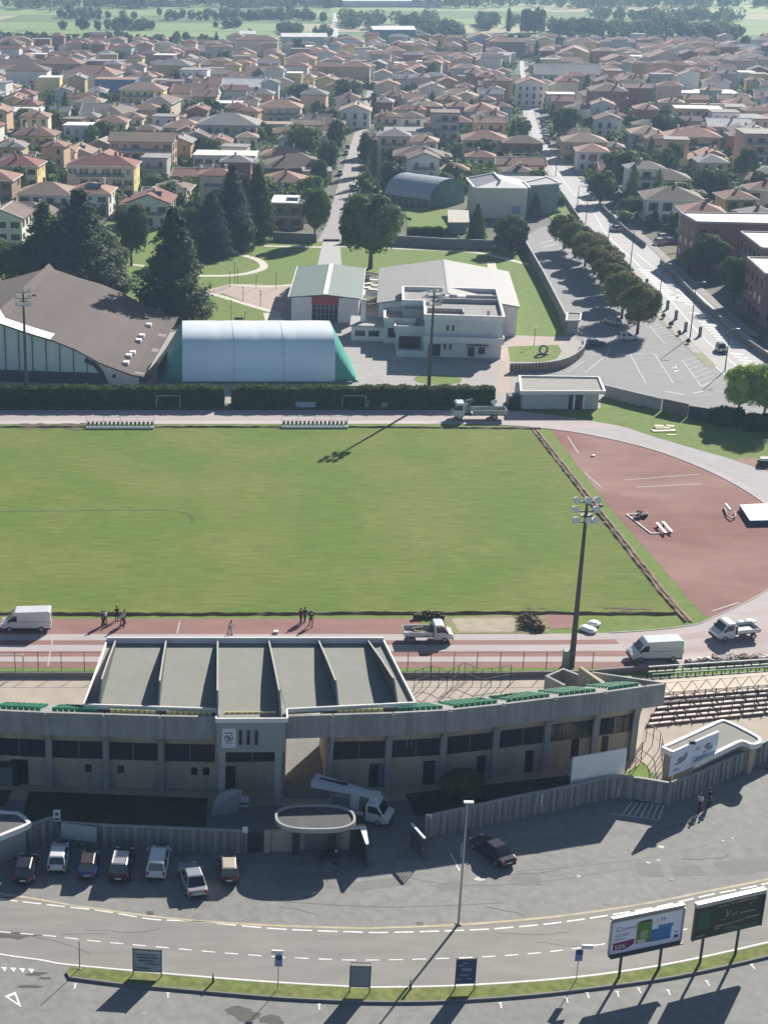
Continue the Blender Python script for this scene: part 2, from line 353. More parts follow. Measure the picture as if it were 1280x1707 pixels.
# litter-like pale scuffs and dark stains on the asphalt
st = MB(); random.seed(11)
def blob(cx, cy, rx, ry, z, mb, n=14, seed=0):
    rr = random.Random(seed + int(cx * 13 + cy * 7)); ph = [rr.uniform(.55, 1.15) for _ in range(n)]
    mb.sheet([(cx + math.cos(2 * math.pi * k / n) * rx * ph[k], cy + math.sin(2 * math.pi * k / n) * ry * ph[k]) for k in range(n)], z)
for x, y, a, b in ((60, 1624, 1.0, .25), (75, 1631, .5, .2), (52, 1645, 1.2, .2), (405, 1690, 1.3, .9), (455, 1700, 1.0, .8), (20, 1560, 2.5, .5)):
    p = G(x, y); blob(p[0], p[1], a, b, .0075, st)
struct('oil_stain', st, M('oil_dark', (.09, .088, .085), .2, 2.0, .8))
sc_ = MB()
for x, y, a, b in ((800, 1466, .5, .35), (1102, 1412, .35, .3), (1080, 1438, .25, .2), (1098, 1434, .2, .15), (1205, 1402, .15, .12), (1221, 1397, .15, .12), (965, 1461, .2, .2), (975, 1632, .5, .12), (240, 1690, .12, .1)):
    p = G(x, y); blob(p[0], p[1], a, b, .012, sc_)
struct('pale_scuff', sc_, M('scuff_pale', (.5, .5, .47), .2, 3.0, .8))
seam = MB(); random.seed(3)
for pts in ([(860, 1452), (1000, 1440), (1130, 1420), (1280, 1378)], [(640, 1455), (760, 1475), (900, 1470), (1100, 1440)], [(430, 1500), (640, 1512), (840, 1505)], [(1060, 1385), (1170, 1370), (1280, 1330)], [(-10, 1556), (80, 1566), (150, 1590)]):
    P = [p[:2] for p in spline(GG(pts), 6)]; seam.ribbon(offs(P, -.05), offs(P, .05), .009)
struct('tar_seam', seam, M('tar', (.13, .13, .128), .15, 1.0, .7))

pm_ = MB(); random.seed(14)
for k in range(11):
    p = G(random.uniform(420, 1250), random.uniform(1400, 1500)); pm_.obox((p[0], p[1], .0035 + k * .0004), random.uniform(1.5, 7), random.uniform(.8, 2.2), .0016, random.uniform(-.1, .35))
struct('asphalt_patch', pm_, M('asphalt_patch_tone', (.19, .188, .178), .12, 1.2, .9))
ck = MB()
for k in range(9):
    x, y = random.uniform(200, 1270), random.uniform(1400, 1520); p = list(G(x, y)[:2]); th = random.uniform(-.5, .6); q = [tuple(p)]
    for j in range(random.randint(4, 10)): th += random.uniform(-.5, .5); p[0] += math.cos(th) * .6; p[1] += math.sin(th) * .4; q.append(tuple(p))
    ck.ribbon(offs(q, -.02), offs(q, .02), .0105)
for k in range(4):
    x = random.uniform(0, 1270); y = random.uniform(1545, 1590); p = list(G(x, y)[:2]); th = random.uniform(-.3, .3); q = [tuple(p)]
    for j in range(random.randint(5, 12)): th += random.uniform(-.35, .35); p[0] += math.cos(th) * .7; p[1] += math.sin(th) * .4; q.append(tuple(p))
    ck.ribbon(offs(q, -.02), offs(q, .02), .0125)
struct('asphalt_crack', ck, M('crack_dark', (.10, .10, .098), .2, 2, .9))
dr = MB()
for x, y in ((700, 1540), (250, 1522), (1010, 1506), (560, 1440), (1120, 1466)): p = G(x, y); dr.obox((p[0], p[1], .0165), .55, .45, .003)
struct('drain_cover', dr, M('cast_iron', (.07, .07, .07), .2, 3, .6))
# courtyard behind the precast wall, lawns in it, concourse inside the ground
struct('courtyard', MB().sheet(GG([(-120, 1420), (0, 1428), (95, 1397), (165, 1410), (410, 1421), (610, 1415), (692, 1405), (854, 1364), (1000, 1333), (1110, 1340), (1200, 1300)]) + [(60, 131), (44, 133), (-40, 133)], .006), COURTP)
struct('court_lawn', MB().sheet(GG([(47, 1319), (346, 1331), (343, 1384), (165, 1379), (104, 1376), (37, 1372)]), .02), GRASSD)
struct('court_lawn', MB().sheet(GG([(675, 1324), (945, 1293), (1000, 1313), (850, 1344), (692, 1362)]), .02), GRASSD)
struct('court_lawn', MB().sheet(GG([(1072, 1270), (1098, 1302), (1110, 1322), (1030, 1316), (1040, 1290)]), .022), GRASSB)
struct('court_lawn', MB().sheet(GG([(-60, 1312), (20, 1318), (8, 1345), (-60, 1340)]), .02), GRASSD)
struct('stand_walkway', MB().ribbon([(x, interp(x, [(-30, 128), (-7, 125.6), (4, 125), (13, 125.4), (24, 126.4), (34, 128.8), (44, 131.5)]) - .2) for x in range(-30, 45, 2)], [(x, interp(x, [(-30, 124.8), (-7, 122.6), (4, 122), (13, 122.4), (24, 123.6), (34, 125.8), (44, 128.5)])) for x in range(-30, 45, 2)], .014), CONCB)
struct('passage_floor', MB().sheet([(9.4, 123.5), (13.5, 123.5), (13.5, 135), (9.4, 135)], .02), COURTP)
struct('concourse', MB().sheet([(-90, 128), (44, 128), (62, 132), (120, 152), (120, 156), (62, 148.4), (40, 148.2), (-90, 148.2)], .01), BEIGE)
struct('embankment', MB().sheet([(57, 126), (76, 131), (130, 153), (130, 120), (74, 112)], .016), GRASSB)
struct('grass_strip', MB().sheet([(-90, 148.2), (44, 148.2), (47, 150.6), (-90, 150.4)], .012), GRASSB)
# athletics ground
struct('sports_ground', MB().sheet([(-120, 148), (62, 148), (150, 165), (150, 247), (-120, 247)], 0), GRASSB)
struct('pitch', MB().sheet([(-110, 164.4), (57.4, 163.8), (56.2, 235.6), (-110, 236.2)], .01), GRASS)
inn = [(-110, 158.8), (-30, 158.8), (20, 158.8), (42, 158.9), (51, 159.5), (58, 161.2), (61.2, 163.4), (70.3, 171.4), (76.8, 181), (80.0, 191), (80.16, 202.4), (77.3, 214.1), (71.8, 224.7), (64.6, 231.8), (58.3, 235.4), (50, 237.6), (40, 238.1), (0, 238.1), (-110, 238.1)]
ou = [(-110, 150.3), (-30, 150.3), (20, 150.3), (42, 150.3), (53, 150.4), (62, 152.4), (70, 156), (80, 163.5), (87.5, 175), (91, 189), (91, 203), (86.5, 213), (80.5, 224), (76.4, 230.3), (69.2, 237.5), (58, 244), (49, 245.5), (0, 245.6), (-110, 245.6)]
inn = spline(inn, 5); ou = spline(ou, 5)
NL = 5 * 4   # samples on the home straight
def band(a, b, i0, i1, z):
    L = [lerp(inn[i], ou[i], a) for i in range(i0, i1)]; R = [lerp(inn[i], ou[i], b) for i in range(i0, i1)]
    return MB().ribbon(L, R, z)
struct('running_track', band(0, 1, 0, len(inn), .012), TPINK)
i1 = 5 * 7 + 2
for a, b, mt in ((.0, .19, TGREY), (.19, .33, TRED), (.33, .52, TGREY), (.52, .68, TRED), (.68, .83, TGREY), (.83, 1.0, TRED)):
    struct('track_lane', band(a, b, 0, 5 * 3 + 4, .018), mt)
for a, b, mt in ((.19, .33, TRED), (.52, .66, TRED), (.85, 1.0, TRED)):
    struct('track_lane', band(a, b, 5 * 3 + 3, i1 - 6, .018), M('track_worn', (.36, .285, .28), .12, .7, .9, stretch=(.2, 1, 1), var2=.5, tint=(.34, .28, .28), scale2=.1))
struct('track_lane', band(0, .16, 5 * 5, 5 * 16, .018), TGREY)
struct('track_lane', band(.16, 1, 5 * 8 + 2, 5 * 14, .018), M('track_grey_bend', (.34, .33, .34), .1, .5, .9, var2=.3, tint=(.31, .28, .28), scale2=.1))
struct('track_lane', band(.0, .22, 5 * 16, len(inn), .018), M('track_pale', (.45, .42, .40), .1, .6, .9, stretch=(.2, 1, 1)))
struct('run_up', MB().sheet([(-110, 158.8), (22, 158.8), (28, 159), (27, 163.0), (-110, 162.7)], .016), TRED)
struct('track_kerb', MB().wall([p[:2] for p in inn[5 * 3 + 3:5 * 16]], 0, .07, .16), CONC)
struct('infield', MB().sheet([p[:2] for p in inn[5 * 6:5 * 14 + 1]] + [(58.4, 234.8), (58.6, 200), (60.2, 163.9)], .008), DRED)
lm = MB()
for a, b in (((946, 727), (964, 755)), ((975, 788), (1002, 812)), ((1188, 1018), (1232, 1004)), ((1040, 800), (1165, 790)), ((1060, 812), (1170, 806)), ((300, 1036), (295, 1056)), ((84, 1085), (80, 1110)), ((88, 1060), (86, 1076))):
    p, q = G(*a), G(*b); lm.beam((*p[:2], .024), (*q[:2], .024), .14, .004)
struct('track_markings', lm, FADEDL)
# worn centre ring and drill lines in the grass
ring = [p[:2] for p in spline(GG([(-40, 852), (0, 853), (120, 851), (240, 850), (290, 852), (314, 858), (321, 866), (316, 872)]), 6)]
struct('worn_line', MB().ribbon(offs(ring, -.14), offs(ring, .14), .016), M('grass_worn', (.055, .085, .025), .3, .8, .95))
# trench dug along the edges of the grass
def trench(pts, wd, seed, depth=.2):
    P = resample([p[:2] for p in pts], 90); rr = random.Random(seed); mb = MB(); rows = []
    for k, off in enumerate((-.5, -.3, -.05, .18, .5)):
        O = offs(P, off * wd); zz = (0.0, depth, -.0, depth * .8, 0.0)[k]
        rows.append([(x + rr.uniform(-.07, .07), y + rr.uniform(-.07, .07), .014 + zz * rr.uniform(.5, 1.3)) for x, y in O])
    for a, b in zip(rows, rows[1:]): mb.ribbon(a, b)
    return mb
SOILT = M('soil_trench', (.19, .135, .09), .35, .9, .95, bump=.5, var2=.5, tint=(.11, .09, .065), scale2=.35)
struct('soil_trench', trench(GG([(891, 716), (960, 804), (1040, 905), (1100, 982), (1147, 1037)]), 1.25, 1, .22), SOILT)
struct('soil_trench', trench(GG([(-60, 1023), (300, 1024), (640, 1022), (900, 1022), (1128, 1023)]), .8, 2, .2), SOILT)
struct('soil_trench', trench(GG([(-60, 711), (300, 711), (600, 711), (900, 714)]), 1.0, 3, .16), SOILT)
sp = MB(); random.seed(9)
for k in range(26):
    p = G(random.uniform(40, 165), random.uniform(706, 716)); blob(p[0], p[1], random.uniform(.6, 1.6), random.uniform(.3, .8), .02 + k * .0006, sp)
for k in range(14):
    p = G(random.uniform(880, 1110), random.uniform(1013, 1020)); blob(p[0], p[1], random.uniform(.3, .9), random.uniform(.2, .4), .03 + k * .0006, sp)
struct('bare_earth', sp, SOIL)
struct('sand_pit', MB().sheet(GG([(752, 1031), (862, 1029), (856, 1053), (765, 1053)]), .02), SAND)
struct('runway_end', MB().sheet(GG([(906, 1024), (953, 1022), (963, 1046), (918, 1049)]), .02), TRED)
struct('sand_strip', MB().sheet(GG([(740, 1029), (906, 1022), (918, 1050), (905, 1056), (745, 1056)]), .016), M('dusty_grass', (.21, .2, .105), .2, .8, .95))
struct('far_grass', MB().sheet(GG([(1027, 705), (1060, 703), (1145, 703), (1300, 732), (1300, 790), (1221, 765), (1139, 742), (1070, 721)]), .03), GRASSB)
struct('far_grass', MB().sheet(GG([(1003, 660), (1068, 678), (1000, 682)]), .03), GRASSB)
struct('bare_earth', MB().sheet(GG([(1222, 766), (1300, 792), (1300, 770), (1250, 762)]), .034), M('dirt_red', (.24, .16, .12), .2, .8, .95))

# yards, park and car park behind the ground
struct('yard', MB().sheet([(-120, 245.4), (58, 245.4), (84, 249), (88, 300), (60, 330), (20, 318), (-120, 318)], 0), PAVE)
struct('hedge_bed', MB().sheet([(-120, 245.7), (52, 245.5), (52, 249.6), (-120, 249.6)], .01), M('hedge_soil', (.1, .095, .07), .3, .7, .95))
struct('yard_paving', MB().sheet(GG([(835, 588), (862, 560), (930, 562), (945, 572), (850, 590), (850, 655), (826, 655)]), .012), PAVEP)
struct('yard_lawn', MB().sheet([(G(730, 632)[0] + math.cos(t) * 4.2, G(730, 632)[1] + math.sin(t) * 3.3) for t in np.linspace(0, 6.28, 30)[:-1]], .02), GRASSB)
struct('yard_lawn', MB().sheet(GG([(846, 577), (930, 574), (936, 585), (928, 597), (905, 603), (850, 602)]), .02), GRASSB)
struct('park_lawn', MB().sheet([(-110, 304), (-6, 300)] + GG([(300, 541), (480, 541), (500, 470), (600, 450), (700, 470), (850, 520), (858, 558), (944, 561), (906, 470), (872, 412), (520, 394), (470, 392), (300, 372)]) + [(-110, 425)], .014), GRASSB)
struct('park_square', MB().sheet(GG([(340, 484), (385, 472), (500, 476), (494, 500), (480, 543), (458, 543), (455, 521), (372, 488), (340, 493)]), .02), PAVEP)
def pathway(pts, wd, z=.026, name='path', m=GRAVEL):
    P = [p[:2] for p in spline(GG(pts), 6)]; return struct(name, MB().ribbon(offs(P, -wd / 2), offs(P, wd / 2), z), m)
pathway([(330, 459), (380, 458.5), (412, 455), (437, 447), (438, 438), (424, 430), (402, 424)], 1.9)
pathway([(330, 488), (360, 491), (400, 503), (440, 515), (466, 521)], 1.6)
pathway([(385, 474), (440, 477), (497, 473)], 1.2)
pathway([(452, 521), (460, 545)], 3.4, .03)
pathway([(440, 409), (520, 411), (575, 410), (680, 414), (740, 417), (800, 421), (880, 440)], 1.6)
pathway([(818, 436), (822, 450)], 2.0, .03)
pathway([(190, 448), (215, 440), (255, 445)], 1.4)
struct('park_drive', MB().sheet(GG([(528, 446), (570, 446), (566, 398), (539, 398)]), .03), AVEN)
struct('car_park', MB().sheet(GG([(868, 398), (905, 470), (944, 548), (975, 575), (972, 592), (930, 612), (880, 620), (900, 640), (1005, 640), (1010, 655), (1105, 680), (1300, 712), (1420, 720), (1420, 640), (1180, 600), (1060, 470), (960, 372), (900, 378)]), .02), PARKASPH)
av_l = [(1420, 700), (1300, 690), (1200, 615), (1130, 546), (1040, 452), (985, 385), (945, 332), (912, 280), (893, 245), (884, 215), (876, 180), (868, 140), (866, 100)]
av_r = [(1420, 680), (1420, 668), (1290, 592), (1180, 502), (1095, 424), (1030, 362), (985, 316), (940, 272), (912, 240), (899, 213), (888, 180), (878, 140), (873, 100)]
AL = resample([p[:2] for p in spline(GG(av_l), 5)], 60); AR = resample([p[:2] for p in spline(GG(av_r), 5)], 60)
struct('avenue', MB().ribbon(AL, AR, .03), AVEN)
stl = [(529, 402), (540, 380), (556, 330), (572, 280), (584, 240), (596, 205), (606, 175), (612, 150)]
strr = [(567, 402), (574, 380), (585, 330), (600, 280), (607, 240), (614, 205), (618, 175), (621, 150)]
struct('street', MB().ribbon([p[:2] for p in GG(stl)], [p[:2] for p in GG(strr)], .03), M('asphalt_street', (.30, .28, .28), .08, .4, .9, var2=.3, tint=(.24, .23, .23), scale2=.08))
mk = MB()
def line(a, b, wd=.16, z=.04, mb=None):
    p, q = G(*a), G(*b); (mb or mk).beam((*p[:2], z), (*q[:2], z), wd, .004)
for a, b in (((1050, 590), (1076, 638)), ((1076, 638), (1122, 638)), ((1050, 590), (1090, 588)), ((1090, 588), (1122, 638)), ((1137, 600), (1170, 645)), ((1170, 645), (1192, 634)), ((1082, 543), (1108, 572)), ((1108, 572), (1160, 578)), ((974, 622), (1012, 590)), ((1012, 590), (1017, 578))): line(a, b)
for k in range(7):
    t = k / 6; line(lerp((1050, 592), (1076, 636), t), lerp((1090, 590), (1122, 636), t), .14, .045)
    line(lerp((1138, 602), (1168, 643), t), lerp((1166, 592), (1194, 632), t), .14, .045)
    line(lerp((1084, 545), (1108, 570), t), lerp((1112, 537), (1142, 566), t), .14, .045)
    line(lerp((965, 608), (1010, 583), t), lerp((945, 620), (985, 575), t), .14, .045)
for a, b in (((1120, 612), (1132, 618)), ((1126, 610), (1126, 620)), ((1108, 652), (1142, 658)), ((1155, 655), (1172, 652)), ((905, 412), (928, 405)), ((900, 405), (922, 399))): line(a, b, .4, .045)
struct('car_park_markings', mk, M('bay_paint', (.50, .50, .50), .2, 2.0, .8))
mk = MB()
def avp(t, s):                          # along avenue (pixel y) and across 0..1
    yv = t; l = min(range(60), key=lambda i: abs(PROJ(*AL[i])[1] - yv)); r = min(range(60), key=lambda i: abs(PROJ(*AR[i])[1] - yv))
    return lerp(AL[l], AR[r], s)
for c0, c1, nn in (((1072, 448), (1122, 497), 13), ((1128, 490), (1150, 505), 4), ((1158, 520), (1214, 574), 12), ((1226, 588), (1262, 616), 6)):
    for k in range(nn):
        c = lerp(c0, c1, k / (nn - 1)); p, q = G(c[0] - 9, c[1] + .5), G(c[0] + 13, c[1] + 3); mk.beam((*p[:2], .05), (*q[:2], .05), .75, .004)
for pts in ([(1052, 428), (1125, 508), (1170, 560), (1240, 620)], [(1060, 420), (1150, 500), (1230, 566)], [(1012, 392), (1050, 428)], [(985, 345), (1010, 390)], [(915, 268), (950, 315), (985, 352)], [(1150, 574), (1215, 630)], [(1115, 442), (1190, 515)]):
    P = [p[:2] for p in spline(GG(pts), 6)]; mk.ribbon(offs(P, -.09), offs(P, .09), .048)
struct('avenue_markings', mk, WHITEL)
ism = [p[:2] for p in spline(GG([(1062, 486), (1096, 522), (1130, 556), (1160, 585), (1185, 610)]), 5)]
struct('planted_strip', MB().ribbon(offs(ism, -1.0), offs(ism, 1.0), .05), M('dry_grass', (.25, .25, .15), .2, .6, .95))
struct('pavement', MB().ribbon(offs(AL[4:40], 1.6), offs(AL[4:40], .1), .06), PAVE)
struct('pavement', MB().ribbon(offs(AR[4:58], -.1), offs(AR[4:58], -2.2), .06), M('pavement_right', (.24, .22, .22), .1, .4, .9))
struct('back_lawn', MB().sheet(GG([(675, 345), (745, 348), (750, 384), (680, 386)]), .02), GRASSB)
struct('back_lawn', MB().sheet(GG([(905, 322), (935, 325), (985, 390), (955, 392), (925, 372), (908, 352)]), .034), GRASSB)
struct('school_ground', MB().sheet(GG([(1100, 425), (1130, 420), (1420, 640), (1420, 420), (1250, 372), (1128, 372)]), .024), M('school_soil', (.11, .11, .07), .3, .4, .95))
# ------------------------------------------------------------------ helpers for boards and lettering
def ray(px, py):
    a = (px - PX) / FPX; b = -(py - PY) / FPX
    return Vector((a, math.cos(TH) + b * math.sin(TH), -math.sin(TH) + b * math.cos(TH)))
def on_plane(px, py, A, B):              # point of the vertical plane through ground points A,B seen at a pixel
    A, B = Vector((A[0], A[1], 0)), Vector((B[0], B[1], 0)); nn = (B - A).cross(Vector((0, 0, 1))); c = Vector((0, 0, CH)); d = ray(px, py)
    return c + d * ((A - c).dot(nn) / d.dot(nn))
def zfor(g, py):
    lo, hi = 0.0, 60.0
    for _ in range(50):
        m = (lo + hi) / 2
        if PROJ(g[0], g[1], m)[1] > py: lo = m
        else: hi = m
    return lo
def text_mb(txt, org, u, v, size, mb=None, ext=.004, shear=0.0):
    """letters as geometry: org = lower-left, u/v = unit axes of the board"""
    mb = mb or MB(); cu = bpy.data.curves.new('t', 'FONT'); cu.body = txt; cu.size = size; cu.resolution_u = 2; cu.shear = shear
    ob = bpy.data.objects.new('t', cu); COL.objects.link(ob); dg = bpy.context.evaluated_depsgraph_get()
    me = bpy.data.meshes.new_from_object(ob.evaluated_get(dg)); nn = u.cross(v)
    vs = [tuple(org + u * p.co.x + v * p.co.y + nn * ext) for p in me.vertices]
    mb.add(vs, [tuple(f.vertices) for f in me.polygons])
    bpy.data.objects.remove(ob); bpy.data.curves.remove(cu); bpy.data.meshes.remove(me); return mb
def quad_on(mb, org, u, v, x0, x1, y0, y1, ext=.003, mi=0, skew=0.0):
    nn = u.cross(v); q = [(x0, y0), (x1, y0 + skew), (x1, y1 + skew), (x0, y1)]
    return mb.add([tuple(org + u * a + v * b + nn * ext) for a, b in q], [(0, 1, 2, 3)], mi)

# ------------------------------------------------------------------ grandstand
YB = [(-34, 129.2), (-24, 127.6), (-16.65, 126.43), (-11.96, 126.0), (-6.74, 125.68), (-1.71, 125.35), (3.63, 125.14), (8.65, 125.25), (13.53, 125.57), (18.92, 125.89), (23.87, 126.43), (28.79, 127.52), (33.64, 128.74), (38.9, 129.97), (42.9, 131.12)]
yb = lambda x: interp(x, YB)
yp = lambda x: yb(x) - 1.85
PIL = [-27.4, -22.2, -17.1, -11.96, -6.74, -1.71, 3.5, 9.3, 13.6, 19.0, 24.1, 29.1, 34.1, 38.9, 42.9]
BAY = list(zip(PIL, PIL[1:]))
SEATG = M('seat_green', (.05, .26, .15), .2, 2.0, .5)
SEATY = M('seat_yellow', (.75, .68, .28), .1, 2.0, .5)
ROOFG = M('roof_felt_grey', (.235, .24, .22), .07, .8, .9, var2=.35, tint=(.20, .205, .188), scale2=.2, wave=(.9, .035, 'Y'))
TRIMW = M('roof_trim_pale', (.72, .72, .70), .08, .8, .7)
STANDC = M('stand_concrete', (.31, .31, .305), .2, .9, .85, stretch=(1.3, 1.3, .2), bump=.1, var2=.55, tint=(.235, .235, .23), scale2=.22)
gs = thing('grandstand', 'curved concrete grandstand with flat ribbed roof between the forecourt and the running track', 'grandstand', (8, 126, 0))
for P_ in ([(x, yb(x)) for x in np.linspace(-27.4, 9.3, 30)] + [(9.3, 133.2)], [(13.6, 133.4)] + [(x, yb(x)) for x in np.linspace(13.6, 42.9, 24)] + [(39.6, 139.2)]): MB().wall(P_, 0, 5.6, .3).build('wall', CONCB, gs)
for a, b in BAY:                         # strip windows under the overhang, one per bay
    if a == 9.3: continue
    f = MB(); g = MB(); A = (a + .34, yb(a + .34) - .16); B = (b - .34, yb(b - .34) - .16)
    f.panel(A, B, 2.95, 4.75, .06); wnd = f.build('strip_window', DKSTEEL, gs)
    g.panel((A[0] + .08, A[1] - .04), (B[0] - .08, B[1] - .04), 3.05, 4.65, .05); g.build('pane', GLASS, wnd)
    rr = random.Random(int(a * 7))
    for k in range(1, 4):
        t = k / 4 + rr.uniform(-.05, .05); p = lerp(A, B, t); MB().box(p[0] - .03, p[0] + .03, p[1] - .12, p[1] - .07, 2.97, 4.73).build('mullion', DKSTEEL if k != 2 else STEEL, wnd)
for x in PIL:
    y = yb(x); e = .28; prof = [(y, 0), (y - .62, 0), (y - .62, 4.3), (y - .8, 5.2), (y - 1.25, 5.95), (y - 2.12, 6.35), (y - 2.12, 8.42), (y - 1.7, 8.42), (y - 1.7, 6.9), (y, 6.9)]
    if x in (3.5, 9.3): continue
    MB().extr(prof, x - e, x + e).build('pilaster', STANDC, gs)
for a, b in BAY:
    xs = np.linspace(a + .06, b - .06, 4); MB().wall([(x, yp(x)) for x in xs], 6.25, 8.5, .28).build('parapet', STANDC, gs)
MB().wall([(42.96, yp(42.9)), (44.85, 129.75)], 6.25, 8.5, .28).build('parapet', STANDC, gs)
sl = MB(); st = MB()
for a, b in BAY:
    if a == 13.6: st.build('terrace_steps', CONC, gs); st = MB()
    xs = np.linspace(a, b, 3)
    sl.ribbon([(x, yp(x), 6.3) for x in xs], [(x, yb(x) + .1, 6.6) for x in xs])
    if a == 9.3: continue
    for k in range(9):
        z = 8.05 - .5 * k; st.ribbon([(x, yp(x) + .3 + 1.05 * k, z) for x in xs], [(x, yp(x) + .3 + 1.05 * (k + 1), z) for x in xs])
        st.ribbon([(x, yp(x) + .3 + 1.05 * (k + 1), z) for x in xs], [(x, yp(x) + .3 + 1.05 * (k + 1), z - .5 if k < 8 else .0) for x in xs])
for x_, s_ in ((9.3, -1), (13.6, 1)): q_ = [(x_, yb(x_) + .2, 0), (x_, yp(x_) + .3, 6.2), (x_, yp(x_) + .3, 8.2), (x_, yp(x_) + 9.4, 4.2), (x_, yp(x_) + 9.4, 0)]; MB().add(q_ + [(p[0] + s_ * .25, p[1], p[2]) for p in q_], [(0, 1, 2, 3, 4), (9, 8, 7, 6, 5), (0, 5, 6, 1), (1, 6, 7, 2), (2, 7, 8, 3), (3, 8, 9, 4)]).build('passage_wall', CONC, gs)
sl.build('soffit', CONC, gs); st.build('terrace_steps', CONC, gs)
for a, b in BAY:
    if a < -24: continue
    for k in range(8):
        s = MB(); z = 8.05 - .5 * k
        if a == 9.3: continue
        n = int((b - a - .8) / .52)
        for i in range(n):
            x = a + .5 + i * .52; y = yp(x) + .62 + 1.05 * k
            s.box(x, x + .44, y, y + .42, z + .22, z + .28); s.box(x, x + .44, y - .06, y, z + .22, z + .62)
        s.build('seat_row', SEATY if -7 < a < 18 else SEATG, gs)
# end wall on the right and the stair enclosure at its foot
e = MB(); e.add([(44.8, 129.9, 6.2), (44.8, 129.9, 8.5), (40.7, 139.2, 5.0), (40.7, 139.2, 1.2), (42.9, 131.1, 6.2)], [(0, 1, 2, 3, 4)])
e.add([(45.1, 130.0, 6.2), (45.1, 130.0, 8.5), (41.0, 139.3, 5.0), (41.0, 139.3, 1.2), (43.2, 131.2, 6.2)], [(4, 3, 2, 1, 0)])
e.add([(44.8, 129.9, 8.5), (45.1, 130.0, 8.5), (41.0, 139.3, 5.0), (40.7, 139.2, 5.0)], [(0, 1, 2, 3)]); e.add([(44.8, 129.9, 6.2), (45.1, 130, 6.2), (45.1, 130, 8.5), (44.8, 129.9, 8.5)], [(0, 1, 2, 3)])
e.build('end_wall', STANDC, gs)
MB().wall([(40.7, 139.3), (38.6, 141.6), (36.6, 140.0), (37.9, 138.0)], 0, 4.2, .3).build('stair_enclosure', STANDC, gs)
for x, z0, wd, h in ((-14.6, 0, 1.9, 2.6), (4.6, 0, .9, 2.5), (17.9, 0, 1.1, 2.4), (22.9, 0, 1.1, 2.4), (27.7, 0, 1.15, 2.4), (32.4, 0, 1.1, 2.3), (36.9, .9, 1.0, 2.0), (39.9, .6, .9, 2.2)):
    MB().box(x - wd / 2, x + wd / 2, yb(x) - .21, yb(x) - .1, z0, z0 + h).build('door', DARKM, gs)
for x in (-8.4, -5.4, 1.3, 2.4):
    d = MB().box(x - .3, x + .3, yb(x) - .2, yb(x) - .1, 1.6, 2.35).build('small_window', DARKM, gs)
MB().box(18.2, 18.75, yb(18.5) - .28, yb(18.5) - .22, .05, 2.3).build('door_leaf', M('door_blue_grey', (.14, .17, .21), .1, 1), gs)
# entrance block under the lowered middle of the roof
c = MB(); c.box(3.25, 9.3, 122.15, 122.45, 5.55, 8.5); c.box(3.25, 3.55, 122.45, 125.0, 5.55, 8.5); c.box(9.0, 9.3, 122.45, 125.2, 5.55, 8.5); c.box(3.55, 9.0, 122.45, 125.0, 5.6, 5.8)
c.build('entrance_fascia', M('fascia_grey', (.33, .36, .355), .08, .6, .85, var2=.3, tint=(.19, .2, .2), scale2=.3), gs)
for x in (3.75, 8.75): MB().box(x - .3, x + .3, 122.3, 122.9, 0, 5.55).build('post', CONC, gs)
for x in (5.35, 6.05, 6.75): MB().box(x - .14, x + .14, 122.08, 122.16, 6.3, 7.75).build('slot', DARKM, gs)
p = ZY(370, 1214, 122.1); q = ZY(393, 1246, 122.1)
pn = MB().box(p[0], q[0], 122.04, 122.13, q[2], p[2]).build('crest_sign', M('sign_white', (.66, .68, .74), .03, 1, .5), gs)
u, v = Vector((1, 0, 0)), Vector((0, 0, 1)); cx, cz = (p[0] + q[0]) / 2, (p[2] + q[2]) / 2; k = MB(); o = Vector((cx, 122.035, cz))
for r0, r1, a0, a1 in ((.30, .38, 0, 6.284), (.0, .10, 0, 6.284)):
    n = 20
    for i in range(n):
        t0, t1 = a0 + (a1 - a0) * i / n, a0 + (a1 - a0) * (i + 1) / n
        if r0 > .2 and i in (4, 5): continue
        k.add([tuple(o + u * r * math.cos(t) + v * r * math.sin(t)) for r, t in ((r0, t0), (r1, t0), (r1, t1), (r0, t1))], [(0, 1, 2, 3)])
quad_on(k, o, u, v, -.18, .02, .02, .22, 0); quad_on(k, o, u, v, .03, .2, -.16, .05, 0); quad_on(k, o, u, v, -.1, .06, -.24, -.12, 0); quad_on(k, o, u, v, -.42, .42, .46, .56, 0)
for i in range(9): quad_on(k, o, u, v, -.42 + i * .094, -.35 + i * .094, -.54, -.49, 0)
k.build('crest', M('crest_blue', (.06, .07, .16), .1, 1, .6), pn, fixn=False)
